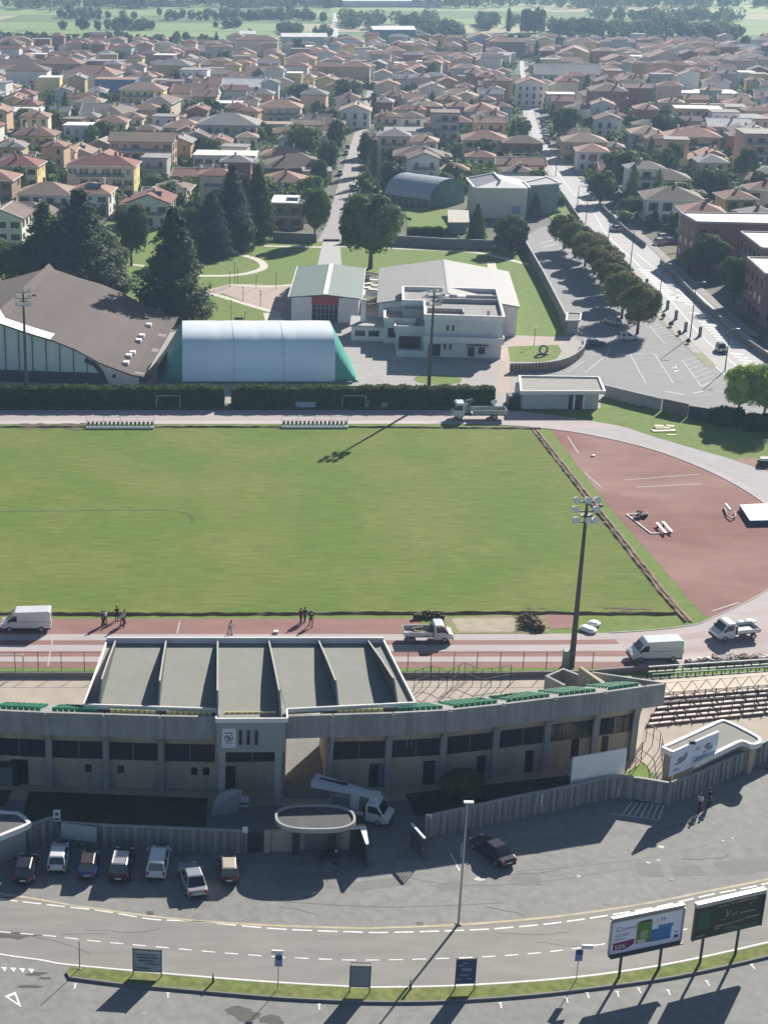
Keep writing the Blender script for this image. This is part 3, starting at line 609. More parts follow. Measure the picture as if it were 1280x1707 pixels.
# roof: panels, ribs, pale edge trim
def RF(px): p = G(px, 1071, 8.55); return (p[0], 138.8)
RB = [(140, 1175), (165, 1176), (264, 1179.5), (363, 1182.5), (467, 1183), (564, 1178.5), (663, 1174), (692, 1172)]
rbw = [G(x, y, 8.75)[:2] for x, y in RB]; rfw = [RF(x) for x in (178, 193, 277, 363, 448, 531, 613, 640)]
blk = [G(360, 1200, 8.75)[:2], G(479, 1199.5, 8.75)[:2]]
rbw[4] = G(478, 1183, 8.75)[:2]
roof = thing('roof', None, None, (8, 130, 8.4)); roof.parent = gs; roof.location = (0, 4, 8.4); KIDS.setdefault(gs.name, []).append(roof)
for i in range(7):
    A, B, C, D = rfw[i], rfw[i + 1], rbw[i + 1], rbw[i]; q = [(*A, 8.35), (*B, 8.35), (*C, 8.5), (*D, 8.5)]
    if i == 3: q = [(*A, 8.35), (*B, 8.35), (*blk[1], 8.53), (*blk[0], 8.53)]
    pm = MB(); lo = [(p[0], p[1], p[2] - .22) for p in q]; pm.add(q + lo, [(0, 1, 2, 3), (7, 6, 5, 4), (0, 4, 5, 1), (1, 5, 6, 2), (2, 6, 7, 3), (3, 7, 4, 0)])
    pm.build('roof_panel', ROOFG, roof)
t = MB(); loop = [(*rfw[0], 8.5), (*rfw[7], 8.5), (*rbw[7], 8.66), (*rbw[4], 8.66), (*blk[1], 8.7), (*blk[0], 8.7), (*rbw[3], 8.66), (*rbw[0], 8.66)]
for k_, (a, b) in enumerate(zip(loop, loop[1:] + loop[:1])):
    if k_ == 0: t.beam((a[0], a[1], 8.62), (b[0], b[1], 8.62), .2, .72)
    else: t.beam(a, b, .16, .42)
t.build('roof_trim', TRIMW, roof)
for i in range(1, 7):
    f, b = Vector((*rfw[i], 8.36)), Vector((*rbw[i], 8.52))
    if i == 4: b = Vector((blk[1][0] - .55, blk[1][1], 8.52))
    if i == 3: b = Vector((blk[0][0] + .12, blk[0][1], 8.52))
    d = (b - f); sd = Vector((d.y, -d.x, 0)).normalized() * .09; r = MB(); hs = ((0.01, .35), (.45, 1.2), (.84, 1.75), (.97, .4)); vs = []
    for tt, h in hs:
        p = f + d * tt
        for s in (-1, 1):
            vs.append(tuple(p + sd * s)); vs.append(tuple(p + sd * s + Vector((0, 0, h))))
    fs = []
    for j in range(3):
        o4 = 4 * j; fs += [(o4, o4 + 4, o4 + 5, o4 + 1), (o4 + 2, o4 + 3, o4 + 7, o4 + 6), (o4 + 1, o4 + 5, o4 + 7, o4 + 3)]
    fs += [(0, 1, 3, 2), (12, 14, 15, 13)]; r.add(vs, fs).build('roof_rib', M('rib_shade', (.075, .078, .08), .1, .7, .85), roof); cp_ = MB(); tops = [tuple(f + d * tt + Vector((0, 0, h + .03))) for tt, h in hs]  # rib colour darkened to paint in the shade on its sides
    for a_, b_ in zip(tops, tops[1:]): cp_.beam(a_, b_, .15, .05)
    cp_.build('rib_lit_top', M('rib_lit_top_grey', (.36, .36, .34), .08, .7, .85), roof)  # added pale strip, paints the sunlit top edge of the rib
for i in (1, 2, 5, 6):
    b = rbw[i]; MB().box(b[0] - .25, b[0] + .25, b[1] - .2, b[1] + .4, 6.6, 8.26).build('roof_column', STANDC, gs)
ld_ = MB(); x = 20.6; y = yp(x) - .2
for s in (-.2, .2): ld_.tube((x + s, y - .02, 5.0), (x + s, y - .02, 8.6), .03)
ld_.build('ladder', STEEL, gs)

# ------------------------------------------------------------------ precast boundary walls
def precast(name, label, pix, h=2.15, panel=.9, group='precast concrete boundary walls'):
    P = resample(GG(pix), max(4, int(sum(math.dist(G(*a)[:2], G(*b)[:2]) for a, b in zip(pix, pix[1:])) / (panel / 2))))
    O = offs(P, .0); q = []
    for i, p in enumerate(O):
        d = .11 if i % 2 else -.11; q.append(offs(P[max(0, i - 1):i + 2], d)[min(i, 1)] if len(P) > 2 else p)
    root = thing(name, label, 'wall', (*q[len(q) // 2], 0), group=group)
    MB().wall(q, 0, h, .14).build('panels', CONC, root); Q = resample(pix and [p[:2] for p in GG(pix)], max(3, int(len(P) * .75))); fn = MB()
    for a, b in zip(Q, Q[1:]): c0 = lerp(a, b, .3); c1 = lerp(a, b, .62); fn.panel((c0[0], c0[1] - .19), (c1[0], c1[1] - .19), .12, h - .03, .05)
    fn.build('recessed_joints', CONCD, root); MB().wall(P, h, h + .1, .3).build('coping', CONC, root); return root
precast('precast_wall', 'ribbed grey precast wall curving away behind the dark hatchback at the left edge', [(-90, 1472), (0, 1433), (50, 1412), (97, 1396)])
precast('precast_wall', 'straight ribbed precast wall behind the row of parked cars', [(103, 1407), (165, 1412), (290, 1417), (411, 1422)])
precast('precast_wall', 'long ribbed precast wall right of the barred gate, below the blank board', [(708, 1397), (780, 1381), (854, 1364), (930, 1349), (999, 1333), (1030, 1328)])
precast('precast_wall', 'short ribbed precast wall angled around the small lawn beside the mural board', [(1030, 1328), (1075, 1334), (1114, 1341)])
precast('precast_wall', 'ribbed precast wall rising to the right in front of the mural booth', [(1114, 1341), (1150, 1326), (1200, 1303), (1240, 1285), (1280, 1265), (1330, 1240)])
rl = thing('hedge_railing', 'dark metal railing along the shaded lawn behind the right precast wall', 'railing', G(830, 1350))
a_, b_ = G(690, 1366), G(948, 1317); m_ = MB()
for z in (1.0, .55): m_.beam((a_[0], a_[1] + .9, z), (b_[0], b_[1] + .9, z), .07, .07)
m_.build('rail', DKSTEEL, rl)
for k in range(10):
    p = lerp(a_, b_, k / 9); MB().box(p[0] - .04, p[0] + .04, p[1] + .86, p[1] + .94, 0, 1.02).build('post', DKSTEEL, rl)
def board(name, label, cat, pix, A, B, th=.12, m=None, back=None, frame=None, group=None):
    """vertical board in the plane through ground points A,B with its corners at four pixels (TL,TR,BR,BL)"""
    A, B = G(*A), G(*B); c = [on_plane(x, y, A, B) for x, y in pix]; u = (Vector((B[0], B[1], 0)) - Vector((A[0], A[1], 0))).normalized()
    xs = [(p - c[3]).dot(u) for p in c]; w_ = (xs[1] + xs[2]) / 2; z0 = (c[2].z + c[3].z) / 2; z1 = (c[0].z + c[1].z) / 2
    org = Vector((c[3].x, c[3].y, z0)); root = thing(name, label, cat, (org.x + u.x * w_ / 2, org.y + u.y * w_ / 2, 0), group=group)
    n_ = Vector((-u.y, u.x, 0)); bk = MB(); q = []
    for d in (0, th):
        for x, z in ((0, 0), (w_, 0), (w_, z1 - z0), (0, z1 - z0)): q.append(tuple(org + u * x + Vector((0, 0, z)) + n_ * d))
    bk.add(q, [(0, 1, 2, 3), (7, 6, 5, 4), (0, 4, 5, 1), (1, 5, 6, 2), (2, 6, 7, 3), (3, 7, 4, 0)]); pnl = bk.build('panel', m or WHITE, root)
    return root, pnl, org, u, Vector((0, 0, 1)), w_, z1 - z0, n_
def legs(root, org, u, w_, fr, r=.07, z=None, m=None, n_=None, back=.15):
    for t in fr:
        p = org + u * (w_ * t) + (n_ * back if n_ else Vector((0, 0, 0))); MB().tube((p.x, p.y, -.05), (p.x, p.y, z or org.z + .2), r, r, 7).build('leg', m or STEEL, root)
BLANK = M('blank_board', (.78, .80, .81), .06, .6, .6, var2=.4, tint=(.68, .70, .71), scale2=.4)
r_, p_, o_, u_, v_, w_, h_, n_ = board('blank_billboard', 'large blank white board standing behind the right precast wall', 'billboard', [(954, 1266), (1044, 1244.5), (1042, 1293), (951, 1312)], (953, 1337), (1044, 1320), m=BLANK)
legs(r_, o_, u_, w_, (.06, .5, .94), .08, n_=n_)
f = MB()
for x in (0, .5, 1): f.beam(o_ + u_ * w_ * x + n_ * .16, o_ + u_ * w_ * x + v_ * h_ + n_ * .16, .08, .08)
f.beam(o_ + n_ * .16 + v_ * h_ * .5, o_ + u_ * w_ + n_ * .16 + v_ * h_ * .5, .07, .07); f.build('frame', STEEL, r_)
r_, p_, o_, u_, v_, w_, h_, n_ = board('mural_billboard', 'pale lilac advertising board with grey sketches on the curved booth', 'billboard', [(1119, 1252.5), (1196.5, 1223), (1196, 1256), (1115, 1299)], (1117, 1336), (1199, 1299), m=M('mural_lilac', (.72, .75, .88), .06, .5, .6))
rr = random.Random(4)
for cx, cz, a, b in ((.22, .52, .14, .16), (.3, .62, .05, .2), (.16, .42, .1, .06), (.78, .62, .08, .2), (.85, .5, .05, .16), (.72, .42, .07, .06)):
    n = 11; pts = [(cx * w_ + math.cos(6.283 * i / n) * a * w_ * rr.uniform(.4, 1.1), cz * h_ + math.sin(6.283 * i / n) * b * h_ * rr.uniform(.4, 1.1)) for i in range(n)]
    MB().add([tuple(o_ + u_ * x + v_ * y - n_ * .008) for x, y in pts], [tuple(range(n))]).build('sketch', M('mural_grey', (.22, .25, .33), .3, 3, .6), p_, fixn=False)
k = MB()
for y, x0, x1 in ((.14, .06, .2), (.2, .08, .16), (.7, .5, .62), (.62, .5, .6), (.35, .45, .55), (.28, .55, .75)): quad_on(k, o_, u_, v_, x0 * w_, x1 * w_, y * h_, (y + .045) * h_, .008)
k.build('small_print', M('mural_purple', (.27, .23, .42), .1, 3, .6), p_, fixn=False)
legs(r_, o_, u_, w_, (.1, .5, .9), .08, n_=n_)
sg = MB().obox(o_ + u_ * (w_ * .42) + v_ * (h_ + .1), .5, .2, .3).build('floodlight', BLACK, r_)
MB().panel(tuple(o_)[:2], tuple(o_ + u_ * w_ + n_ * .16)[:2], o_.z + h_, o_.z + h_ + .05, .16).build('top_rail', WHITE, r_)

# ------------------------------------------------------------------ ticket booths with curved flat roofs
def booth(name, label, roofpix, z, rim=.34, wallin=.5, mroof=None, mwall=None):
    P = [G(x, y, z)[:2] for x, y in roofpix]; P = [tuple(p) for p in spline(P + P[:1], 3)][:-1] if name == 'x' else P
    c = np.mean(np.array(P), 0); root = thing(name, label, 'ticket booth', (c[0], c[1], 0))
    def shrink(d):
        n = len(P); A = sum(P[i][0] * P[(i + 1) % n][1] - P[(i + 1) % n][0] * P[i][1] for i in range(n)); s = 1 if A > 0 else -1; out = []
        for i in range(n):
            a, b = P[i - 1], P[(i + 1) % n]; dx, dy = b[0] - a[0], b[1] - a[1]; L = math.hypot(dx, dy); out.append((P[i][0] - dy / L * d * s, P[i][1] + dx / L * d * s))
        return out
    MB().prism(shrink(rim * .5), z - .35, z - .12).build('roof', mroof or ROOFG, root)
    I = shrink(rim); n = len(P); r = MB(); vs = [(*p, z - .5) for p in P] + [(*p, z) for p in P] + [(*p, z) for p in I] + [(*p, z - .2) for p in I]; fs = []
    for i in range(n):
        j = (i + 1) % n; fs += [(i, j, n + j, n + i), (n + i, n + j, 2 * n + j, 2 * n + i), (2 * n + i, 2 * n + j, 3 * n + j, 3 * n + i)]
    r.add(vs, fs).build('roof_rim', TRIMW, root); MB().prism(shrink(wallin), 0, z - .36).build('wall', mwall or CONCB, root); return root, shrink
b1, sh1 = booth('ticket_booth', 'flat-roofed booth with thick white wavy rim behind the mural board', [(1102, 1245), (1110, 1240), (1150, 1222), (1195, 1201), (1204, 1198.5), (1213, 1200.5), (1230, 1208), (1255, 1221), (1267, 1228), (1270.5, 1233), (1268, 1238), (1259, 1241), (1250, 1240.5), (1243, 1237), (1238, 1235.5), (1230, 1238), (1189, 1258), (1160, 1272), (1140, 1263)], 3.4)
p = G(1210, 1262, 1.6); MB().obox((p[0], p[1], 1.9), 1.6, .12, 1.0, .5).build('ticket_window', DARKM, b1)
b2, sh2 = booth('ticket_booth', 'white rimmed booth roof cut off by the left edge behind the curved wall', [(-60, 1352), (0, 1351), (30, 1353), (42, 1360), (52, 1371), (40, 1378), (0, 1394), (-60, 1420)], 3.0, mroof=M('roof_felt_dark', (.12, .125, .13), .1, 1, .9), mwall=CONC)
p = G(6, 1385, 2.2); MB().obox((p[0] - .4, p[1] - .5, 2.0), 1.6, .14, .6, .2).build('sign_board', BEIGE, b2)

# ------------------------------------------------------------------ gatehouse with oval roof, gates and splayed walls
gc = G(525.5, 1361, 3.4); gh = thing('gatehouse', 'small gatehouse under an oval rimmed roof in the middle of the precast wall', 'gatehouse', (gc[0], gc[1], 0))
def oval(a, b, n=40):
    out = []
    for i in range(n):
        t = 2 * math.pi * i / n; x = math.copysign(abs(math.cos(t)) ** .72, math.cos(t)) * a; y = math.copysign(abs(math.sin(t)) ** .82, math.sin(t)) * b; out.append((gc[0] + x, gc[1] + y))
    return out
O, I = oval(3.42, 2.0), oval(3.22, 1.82); n = len(O); r = MB(); vs = [(*p, 2.98) for p in O] + [(*p, 3.4) for p in O] + [(*p, 3.4) for p in I] + [(*p, 3.2) for p in I]; fs = []
for i in range(n):
    j = (i + 1) % n; fs += [(i, j, n + j, n + i), (n + i, n + j, 2 * n + j, 2 * n + i), (2 * n + i, 2 * n + j, 3 * n + j, 3 * n + i)]
r.add(vs, fs).build('roof_rim', CONC, gh); MB().prism(oval(3.2, 1.75), 2.99, 3.22).build('roof', M('roof_dark_wet', (.075, .078, .08), .3, .6, .8), gh)  # plain dark tone on the recessed roof surface
w_b = G(452, 1419); w_c = G(505, 1419); w_d = G(556, 1416); w_e = G(607, 1413)
CB2 = M('gate_wall_beige', (.36, .33, .27), .08, .6, .85)
MB().wall([w_b[:2], (w_c[0] - .6, w_c[1]), (w_c[0] + .05, w_c[1] + .35), (w_c[0] + .2, w_c[1] + 1.6)], 0, 2.2, .22).build('wall', CB2, gh)
MB().wall([(w_d[0] - .2, w_d[1] + 1.7), (w_d[0], w_d[1] + .4), (w_d[0] + .7, w_d[1]), w_e[:2]], 0, 2.3, .22).build('wall', CB2, gh)
MB().box(gc[0] - 1.3, gc[0] + 1.3, gc[1] + .3, gc[1] + 1.4, 0, 2.99).build('kiosk', CONCD, gh)
for x in (-1.6, 1.5): MB().box(gc[0] + x - .3, gc[0] + x + .3, gc[1] - .6, gc[1] - .2, 0, 2.99).build('post', DKSTEEL, gh)
g0, g1 = G(411, 1422), G(441, 1421)
sg_ = thing('side_gate', 'closed dark metal gate left of the gatehouse', 'gate', (g0[0] + .8, g0[1], 0)); MB().panel(g0[:2], g1[:2], .05, 2.0, .06).build('leaf', DKSTEEL, sg_)
MB().box(g1[0] - .08, g1[0] + .5, g1[1] - .1, g1[1] + .1, 0, 2.2).build('post', CB2, sg_)
sw = thing('splayed_wall', 'short wall with white coping turning towards the street beside the gatehouse', 'wall', G(611, 1430))
a_, b_ = G(585, 1380, 2.3), G(605, 1379, 2.3); c_ = G(612, 1407, 2.3); MB().wall([a_[:2], b_[:2], c_[:2]], 0, 2.2, .16).build('panel', DKSTEEL, sw); MB().wall([a_[:2], b_[:2], c_[:2]], 2.2, 2.34, .26).build('coping', WHITE, sw)
mg = thing('barred_gate', 'open barred metal gate with white top rail right of the entrance', 'gate', G(700, 1420)); a_, b_ = G(686, 1373, 2.2), G(708, 1398, 2.2)
bars = MB()
for k in range(9):
    p = lerp(a_, b_, k / 8); bars.box(p[0] - .035, p[0] + .035, p[1] - .035, p[1] + .035, .1, 2.2)
for z in (.15, 1.1): bars.beam((*a_[:2], z), (*b_[:2], z), .06, .1)
bars.build('bars', DKSTEEL, mg); MB().beam(a_, b_, .2, .12).build('top_rail', WHITE, mg)
p = G(371, 1352); sc2 = thing('round_screen_wall', 'pale half-round concrete screen wall in the shaded courtyard', 'wall', (p[0], p[1], 0)); m_ = MB(); vs = []; n = 16
for d in (0, .25):
    for i in range(n + 1):
        t = math.pi - math.pi * .62 * i / n; vs.append((p[0] + 1.0 + 2.0 * math.cos(t), p[1] - .8 + .9 * math.sin(t) + d, 2.1 * math.sin(t) ** .8 if i else 0))
vs += [(p[0] + 1.35, p[1] - .2, 0), (p[0] + 1.35, p[1] + .05, 0)]
m_.add(vs, [tuple(list(range(n + 1)) + [2 * n + 2]), tuple([2 * n + 3] + list(range(2 * n + 1, n, -1)))] + [(i, n + 1 + i, n + 2 + i, i + 1) for i in range(n)]); m_.build('curved_panel', M('screen_grey', (.38, .38, .37), .05, 1, .8), sc2)
MB().box(p[0] + .9, p[0] + 1.4, p[1] + .1, p[1] + 1.2, 0, .4).build('plinth', CONC, sc2)
p = G(405, 1345); tb = thing('cabinet', 'low white cabinet with dark middle band beside the half-round screen', 'cabinet', (p[0], p[1], 0))
MB().box(p[0] - .5, p[0] + .5, p[1] - .3, p[1] + .3, .62, .95).build('top', WHITE, tb); MB().box(p[0] - .46, p[0] + .46, p[1] - .26, p[1] + .3, 0, .62).build('body', CONCD, tb); MB().box(p[0] - .48, p[0] + .48, p[1] - .32, p[1] - .27, .15, .35).build('drawer', WHITE, tb)
p = G(25, 1304); fr = thing('entrance_frame', 'dark metal entrance frame against the stand wall at the left edge', 'frame', (p[0], p[1], 0)); m_ = MB(); m_.box(p[0] - 3.5, p[0] + .3, p[1] - .8, p[1] - .5, 2.0, 2.4); m_.box(p[0], p[0] + .3, p[1] - .8, p[1] - .5, 0, 2.0); m_.build('frame', DKSTEEL, fr)
MB().box(p[0] - 3.2, p[0] - .1, p[1] - .66, p[1] - .6, .1, 1.95).build('leaf', M('gate_grey', (.16, .17, .18), .1, 1, .6), fr)
tag_i = 0
r_, p_, o_, u_, v_, w_, h_, n_ = board('wall_board', 'plain pale grey board fixed in front of the wall behind the cars', 'board', [(103, 1373), (161, 1379), (161, 1406), (103, 1396)], (103, 1412), (161, 1420), m=M('board_grey', (.36, .40, .45), .05, 1, .6)); legs(r_, o_, u_, w_, (.05, .95), .05, n_=n_)

# ------------------------------------------------------------------ open terrace on the right
tr = thing('open_terrace', 'open stepped terrace with pale bench planks right of the grandstand', 'terrace', G(1180, 1205))
ZT = .9; L0, R0 = G(1076, 1212)[:2], G(1330, 1186)[:2]; L1, R1 = G(1106, 1158, ZT)[:2], G(1330, 1141, ZT)[:2]; N = 6; s = MB(); bn = []
for k in range(N):
    t0, t1 = k / N, (k + 1) / N; a, b = lerp(L0, L1, t0), lerp(R0, R1, t0); c, d = lerp(L0, L1, t1), lerp(R0, R1, t1); z = ZT * (k + 1) / N; zl = ZT * k / N
    s.add([(*a, zl), (*b, zl), (*b, z), (*a, z)], [(0, 1, 2, 3)]); s.add([(*a, z), (*b, z), (*d, z), (*c, z)], [(0, 1, 2, 3)])
s.add([(*L1, ZT), (*R1, ZT), (*R1, 0), (*L1, 0)], [(0, 1, 2, 3)]); s.build('steps', M('terrace_brown', (.16, .10, .085), .25, .8, .9), tr)
PLK = M('plank_pale', (.62, .55, .50), .18, 1.0, .8)
for k in range(N):
    t = (k + .22) / N; a, b = lerp(L0, L1, t), lerp(R0, R1, t); z = ZT * (k + 1) / N + .08; m_ = MB(); tot = math.dist(a, b); q = 0
    while q < tot - 1:
        e_ = min(q + random.choice((1.5, 2.2, 2.2, 2.8)), tot); m_.beam((*lerp(a, b, q / tot), z), (*lerp(a, b, e_ / tot), z), .3, .1); q = e_ + .3
    m_.build('bench_row', PLK, tr)
pt = MB()
for k in range(14):
    for j in (1, 3, 5):
        a = lerp(lerp(L0, L1, j / N), lerp(R0, R1, j / N), k / 13 + .01); z = ZT * j / N; pt.box(a[0] - .04, a[0] + .04, a[1] - .04, a[1] + .04, z, z + .9)
pt.build('rail_posts', DKSTEEL, tr)
a, b = (L1[0], L1[1] + 3.2), (R1[0], R1[1] + 3.2); MB().add([(*L1, ZT + .02), (*R1, ZT + .02), (*b, ZT + .02), (*a, ZT + .02)], [(0, 1, 2, 3)]).build('walkway', M('walkway_pale', (.55, .47, .38), .15, .5, .9), tr)
zz = MB(); a, b = (L1[0], L1[1] + .35), (R1[0], R1[1] + .35); tot = math.dist(a, b); n = int(tot / .75); zz.beam((*a, ZT + 1.2), (*b, ZT + 1.2), .07, .07); zz.beam((*a, ZT + .1), (*b, ZT + .1), .07, .07)
for k in range(n):
    p, q = lerp(a, b, k / n), lerp(a, b, (k + 1) / n); z0, z1 = (ZT + .1, ZT + 1.2) if k % 2 else (ZT + 1.2, ZT + .1); zz.beam((*p, z0), (*q, z1), .07, .06)
zz.build('lattice_railing', M('railing_white', (.6, .6, .58), .1, 1, .6), tr)
pf = thing('perimeter_fence', 'long green topped railing running along the track behind the open terrace', 'fence', G(1200, 1130))
A0, B0 = G(1085, 1140), G(1330, 1124)
for off, h, mt, nm in ((0, 1.1, M('rail_green', (.09, .18, .14), .1, 1, .6), 'lower_rail'), (1.4, 1.3, M('rail_white', (.6, .62, .6), .08, 1, .6), 'upper_rail')):
    m_ = MB()
    for z in (h, h * .55): m_.beam((A0[0], A0[1] + off, z), (B0[0], B0[1] + off, z), .12, .12)
    m_.build(nm, mt, pf)
    for k in range(18):
        p = lerp(A0, B0, k / 17); MB().box(p[0] - .05, p[0] + .05, p[1] + off - .05, p[1] + off + .05, 0, h).build('post', DKSTEEL, pf)
MB().add([(A0[0], A0[1] + .3, .03), (B0[0], B0[1] + .3, .03), (B0[0], B0[1] + 1.2, .03), (A0[0], A0[1] + 1.2, .03)], [(0, 1, 2, 3)]).build('gutter', CONCD, pf)
kw = MB(); kw.wall([(-60, 148.2), (34, 148.2), (43, 148.6), (50, 149.8)], 0, .55, .25)
kw.build('low_kerb_wall', CONCD, label='low dark kerb wall between the beige concourse and the track grass', cat='wall')
tf = thing('mesh_fence', 'tall thin mesh fence on dark posts along the home straight', 'fence', (10, 149.3, 0)); m_ = MB()
for z in (2.3, 1.2, .1): m_.beam((-42, 149.3, z), (44, 149.3, z), .025, .025)
m_.build('wires', DKSTEEL, tf)
for k in range(36): MB().tube((-42 + k * 2.45, 149.3, 0), (-42 + k * 2.45, 149.3, 2.35), .045, .045, 5).build('post', DKSTEEL, tf)
def cgl(name, label, pts, h, step, group=None):       # railing along ground points
    r = thing(name, label, 'railing', pts[0], group=group); P = resample(pts, max(2, int(sum(math.dist(a[:2], b[:2]) for a, b in zip(pts, pts[1:])) / step) + 1)); z0 = pts[0][2]
    m_ = MB()
    for zz in (h, h * .5):
        for a, b in zip(P, P[1:]): m_.beam((*a, z0 + zz), (*b, z0 + zz), .05, .05)
    for a in P: m_.box(a[0] - .03, a[0] + .03, a[1] - .03, a[1] + .03, z0, z0 + h)
    m_.build('bars', DKSTEEL, r); return r
cgl('stair_railing', 'tangle of thin dark railings on the concourse right of the roof', GG([(690, 1150), (720, 1140), (745, 1152), (770, 1135), (800, 1148), (850, 1140)], 0), 2.2, 1.1)
cgl('court_railing', 'thin railing around the sunlit corner beside the mural booth', GG([(1068, 1270), (1072, 1232), (1100, 1252), (1104, 1285)], 0), 2.0, 1.0)
# ------------------------------------------------------------------ buildings behind the ground
E1, E2 = (math.cos(math.radians(7.5)), -math.sin(math.radians(7.5))), (math.sin(math.radians(7.5)), math.cos(math.radians(7.5)))
RZ = math.radians(-7.5)
def place(root, loc, rz=RZ): root.location = loc; root.rotation_euler = (0, 0, rz); return root
ROOFBR = M('roof_brown_felt', (.105, .085, .079), .1, .35, .92, var2=.45, tint=(.08, .065, .06), scale2=.08, bump=.1)
PANELG = M('panel_pale_green', (.60, .70, .68), .07, .4, .5, var2=.3, tint=(.5, .6, .6), scale2=.2, wave=(1.6, .05, 'X'))
# sports hall with a draped tent-like roof
A_, B_ = (-6.2, 260.2), (-31.5, 263.5)
cv = [on_plane(x, y, A_, B_) for x, y in ((240, 628), (222, 625), (202, 618), (168, 605), (128, 583), (91, 568), (50, 556), (0, 539))]
hall = thing('sports_hall', 'big sports hall with draped brown felt roof and pale glazed gable, at the left edge', 'sports hall', (-31, 262, 0))
uu = Vector((B_[0] - A_[0], B_[1] - A_[1], 0)).normalized(); vv = Vector((6.1, 45, 0)).normalized(); S0 = Vector((A_[0], A_[1], 0))
pr = [((p - S0).dot(uu), p.z) for p in cv]; sr = 26.2; zr = 11.4; pr.append((sr, zr)); full = pr + [(2 * sr - s, z) for s, z in pr[:-1][::-1]]
rows = []
for t in np.linspace(-.6, 45.2, 10): rows.append([S0 + uu * s + vv * t + Vector((0, 0, z + .015 * t * max(0, 1 - s / 30) * 0)) for s, z in full])
m_ = MB()
for a, b in zip(rows, rows[1:]):
    m_.ribbon([tuple(p + Vector((0, 0, .25))) for p in a], [tuple(p + Vector((0, 0, .25))) for p in b]); m_.ribbon([tuple(p) for p in b], [tuple(p) for p in a])
for a, sgn in ((rows[0], 1), (rows[-1], -1)): m_.ribbon([tuple(p) for p in a], [tuple(p + Vector((0, 0, .25))) for p in a])
n = len(full)
for i in (0, n - 1): m_.ribbon([tuple(r[i]) for r in rows], [tuple(r[i] + Vector((0, 0, .25))) for r in rows])
m_.build('roof', ROOFBR, hall, smooth=False, fixn=False)
def hz(s):
    return interp(s, full)
def hp(s, t, dz=0.0): return tuple(S0 + uu * s + vv * t + Vector((0, 0, hz(s) + dz)))
ss = [16.2, 17.5, 19, 21, 23, 25, 26.2]
MB().ribbon([hp(s, -.55, .29) for s in ss] + [hp(26.2, -.5, .29)], [hp(s, 3.4, .29) for s in ss[:-1]] + [hp(26.2, 4.5, .29), hp(26.2, 4.5, .29)]).build('white_flashing', WHITE, hall, fixn=False)
w1 = MB(); bs = np.linspace(7.6, 45, 22)
w1.ribbon([tuple(S0 + uu * s + Vector((0, 0, 2.0))) for s in bs], [tuple(S0 + uu * s + Vector((0, 0, hz(s) - .02))) for s in bs]); w1.build('glazed_gable', PANELG, hall, fixn=False)
w1 = MB(); w1.ribbon([tuple(S0 + uu * s - vv * .12) for s in (7.2, 46)], [tuple(S0 + uu * s - vv * .12 + Vector((0, 0, 2.05))) for s in (7.2, 46)]); w1.build('plinth', M('plinth_dark', (.06, .07, .085), .15, .5, .7), hall, fixn=False)
bs = np.linspace(.9, 7.6, 8); w1 = MB(); w1.ribbon([tuple(S0 + uu * s) for s in bs], [tuple(S0 + uu * s + Vector((0, 0, hz(s)))) for s in bs]); w1.build('white_wall', WHITEW, hall, fixn=False)
for s in (9.9, 12.3, 14.7, 17.1, 19.5, 21.9, 24.3, 26.7, 29.1):
    a = S0 + uu * s - vv * .1; MB().beam(a + Vector((0, 0, 2.0)), a + Vector((0, 0, hz(s))), .14, .14).build('mullion', DKSTEEL, hall)
br = MB(); pts = [S0 + uu * s - vv * .15 + Vector((0, 0, z)) for s, z in ((6.6, .1), (7.0, 1.2), (7.6, 2.4), (8.6, 3.6), (10.3, 4.3))]
for a, b in zip(pts, pts[1:]): br.beam(a, b, .3, .7)
br.build('curved_brace', DKSTEEL, hall); a = S0 + uu * 5.2 - vv * .06; MB().obox(a + Vector((0, 0, 1.6)), .6, .1, .6).build('small_window', DARKM, hall)
m_ = MB(); m_.ribbon([tuple(S0 + uu * .9 + vv * t) for t in (0, 45)], [tuple(S0 + uu * .9 + vv * t + Vector((0, 0, hz(.9)))) for t in (0, 45)])
m_.ribbon([tuple(S0 + uu * s + vv * 45) for s in np.linspace(.9, 50, 26)], [tuple(S0 + uu * s + vv * 45 + Vector((0, 0, hz(s)))) for s in np.linspace(.9, 50, 26)]); m_.build('side_wall', CONC, hall, fixn=False)
for px, py in ((247, 541), (236, 559), (232, 567), (220, 587), (215, 593), (209, 604)):
    best = min(((s, t) for s in np.linspace(.5, 14, 50) for t in np.linspace(0, 45, 90)), key=lambda q: (lambda P: (P[0] - px) ** 2 + (P[1] - py) ** 2)(PROJ(*hp(q[0], q[1], .4))))
    MB().obox(hp(best[0], best[1], .5), 1.0, 1.3, .5, -.13).build('skylight', WHITE, hall)
for px, py, sx, sy in ((270, 558, 1.6, 2.0), (258, 582, 1.2, 2.4), (233, 622, 1.6, 1.2), (197, 510, 2.0, 3.4)):
    best = min(((s, t) for s in np.linspace(.3, 20, 60) for t in np.linspace(0, 45, 90)), key=lambda q: (lambda P: (P[0] - px) ** 2 + (P[1] - py) ** 2)(PROJ(*hp(q[0], q[1], .3))))
    s, t = best; m_ = MB(); q = [hp(s - sx / 2, t - sy / 2, .27), hp(s + sx / 2, t - sy / 2, .27), hp(s + sx / 2, t + sy / 2, .27), hp(s - sx / 2, t + sy / 2, .27)]
    m_.add(q, [(0, 1, 2, 3)]); m_.build('roof_patch', M('felt_patch_%d' % (px > 200), (.25, .22, .22) if px > 200 else (.11, .095, .09), .1, 1, .9), hall, fixn=False)
struct('bare_strip', MB().sheet([(-5.5, 260), (-2.6, 260), (2.2, 299), (-.2, 305), (-.4, 300)], .03), M('dirt_orange', (.46, .29, .19), .15, .4, .95, var2=.5, tint=(.36, .25, .18), scale2=.2))

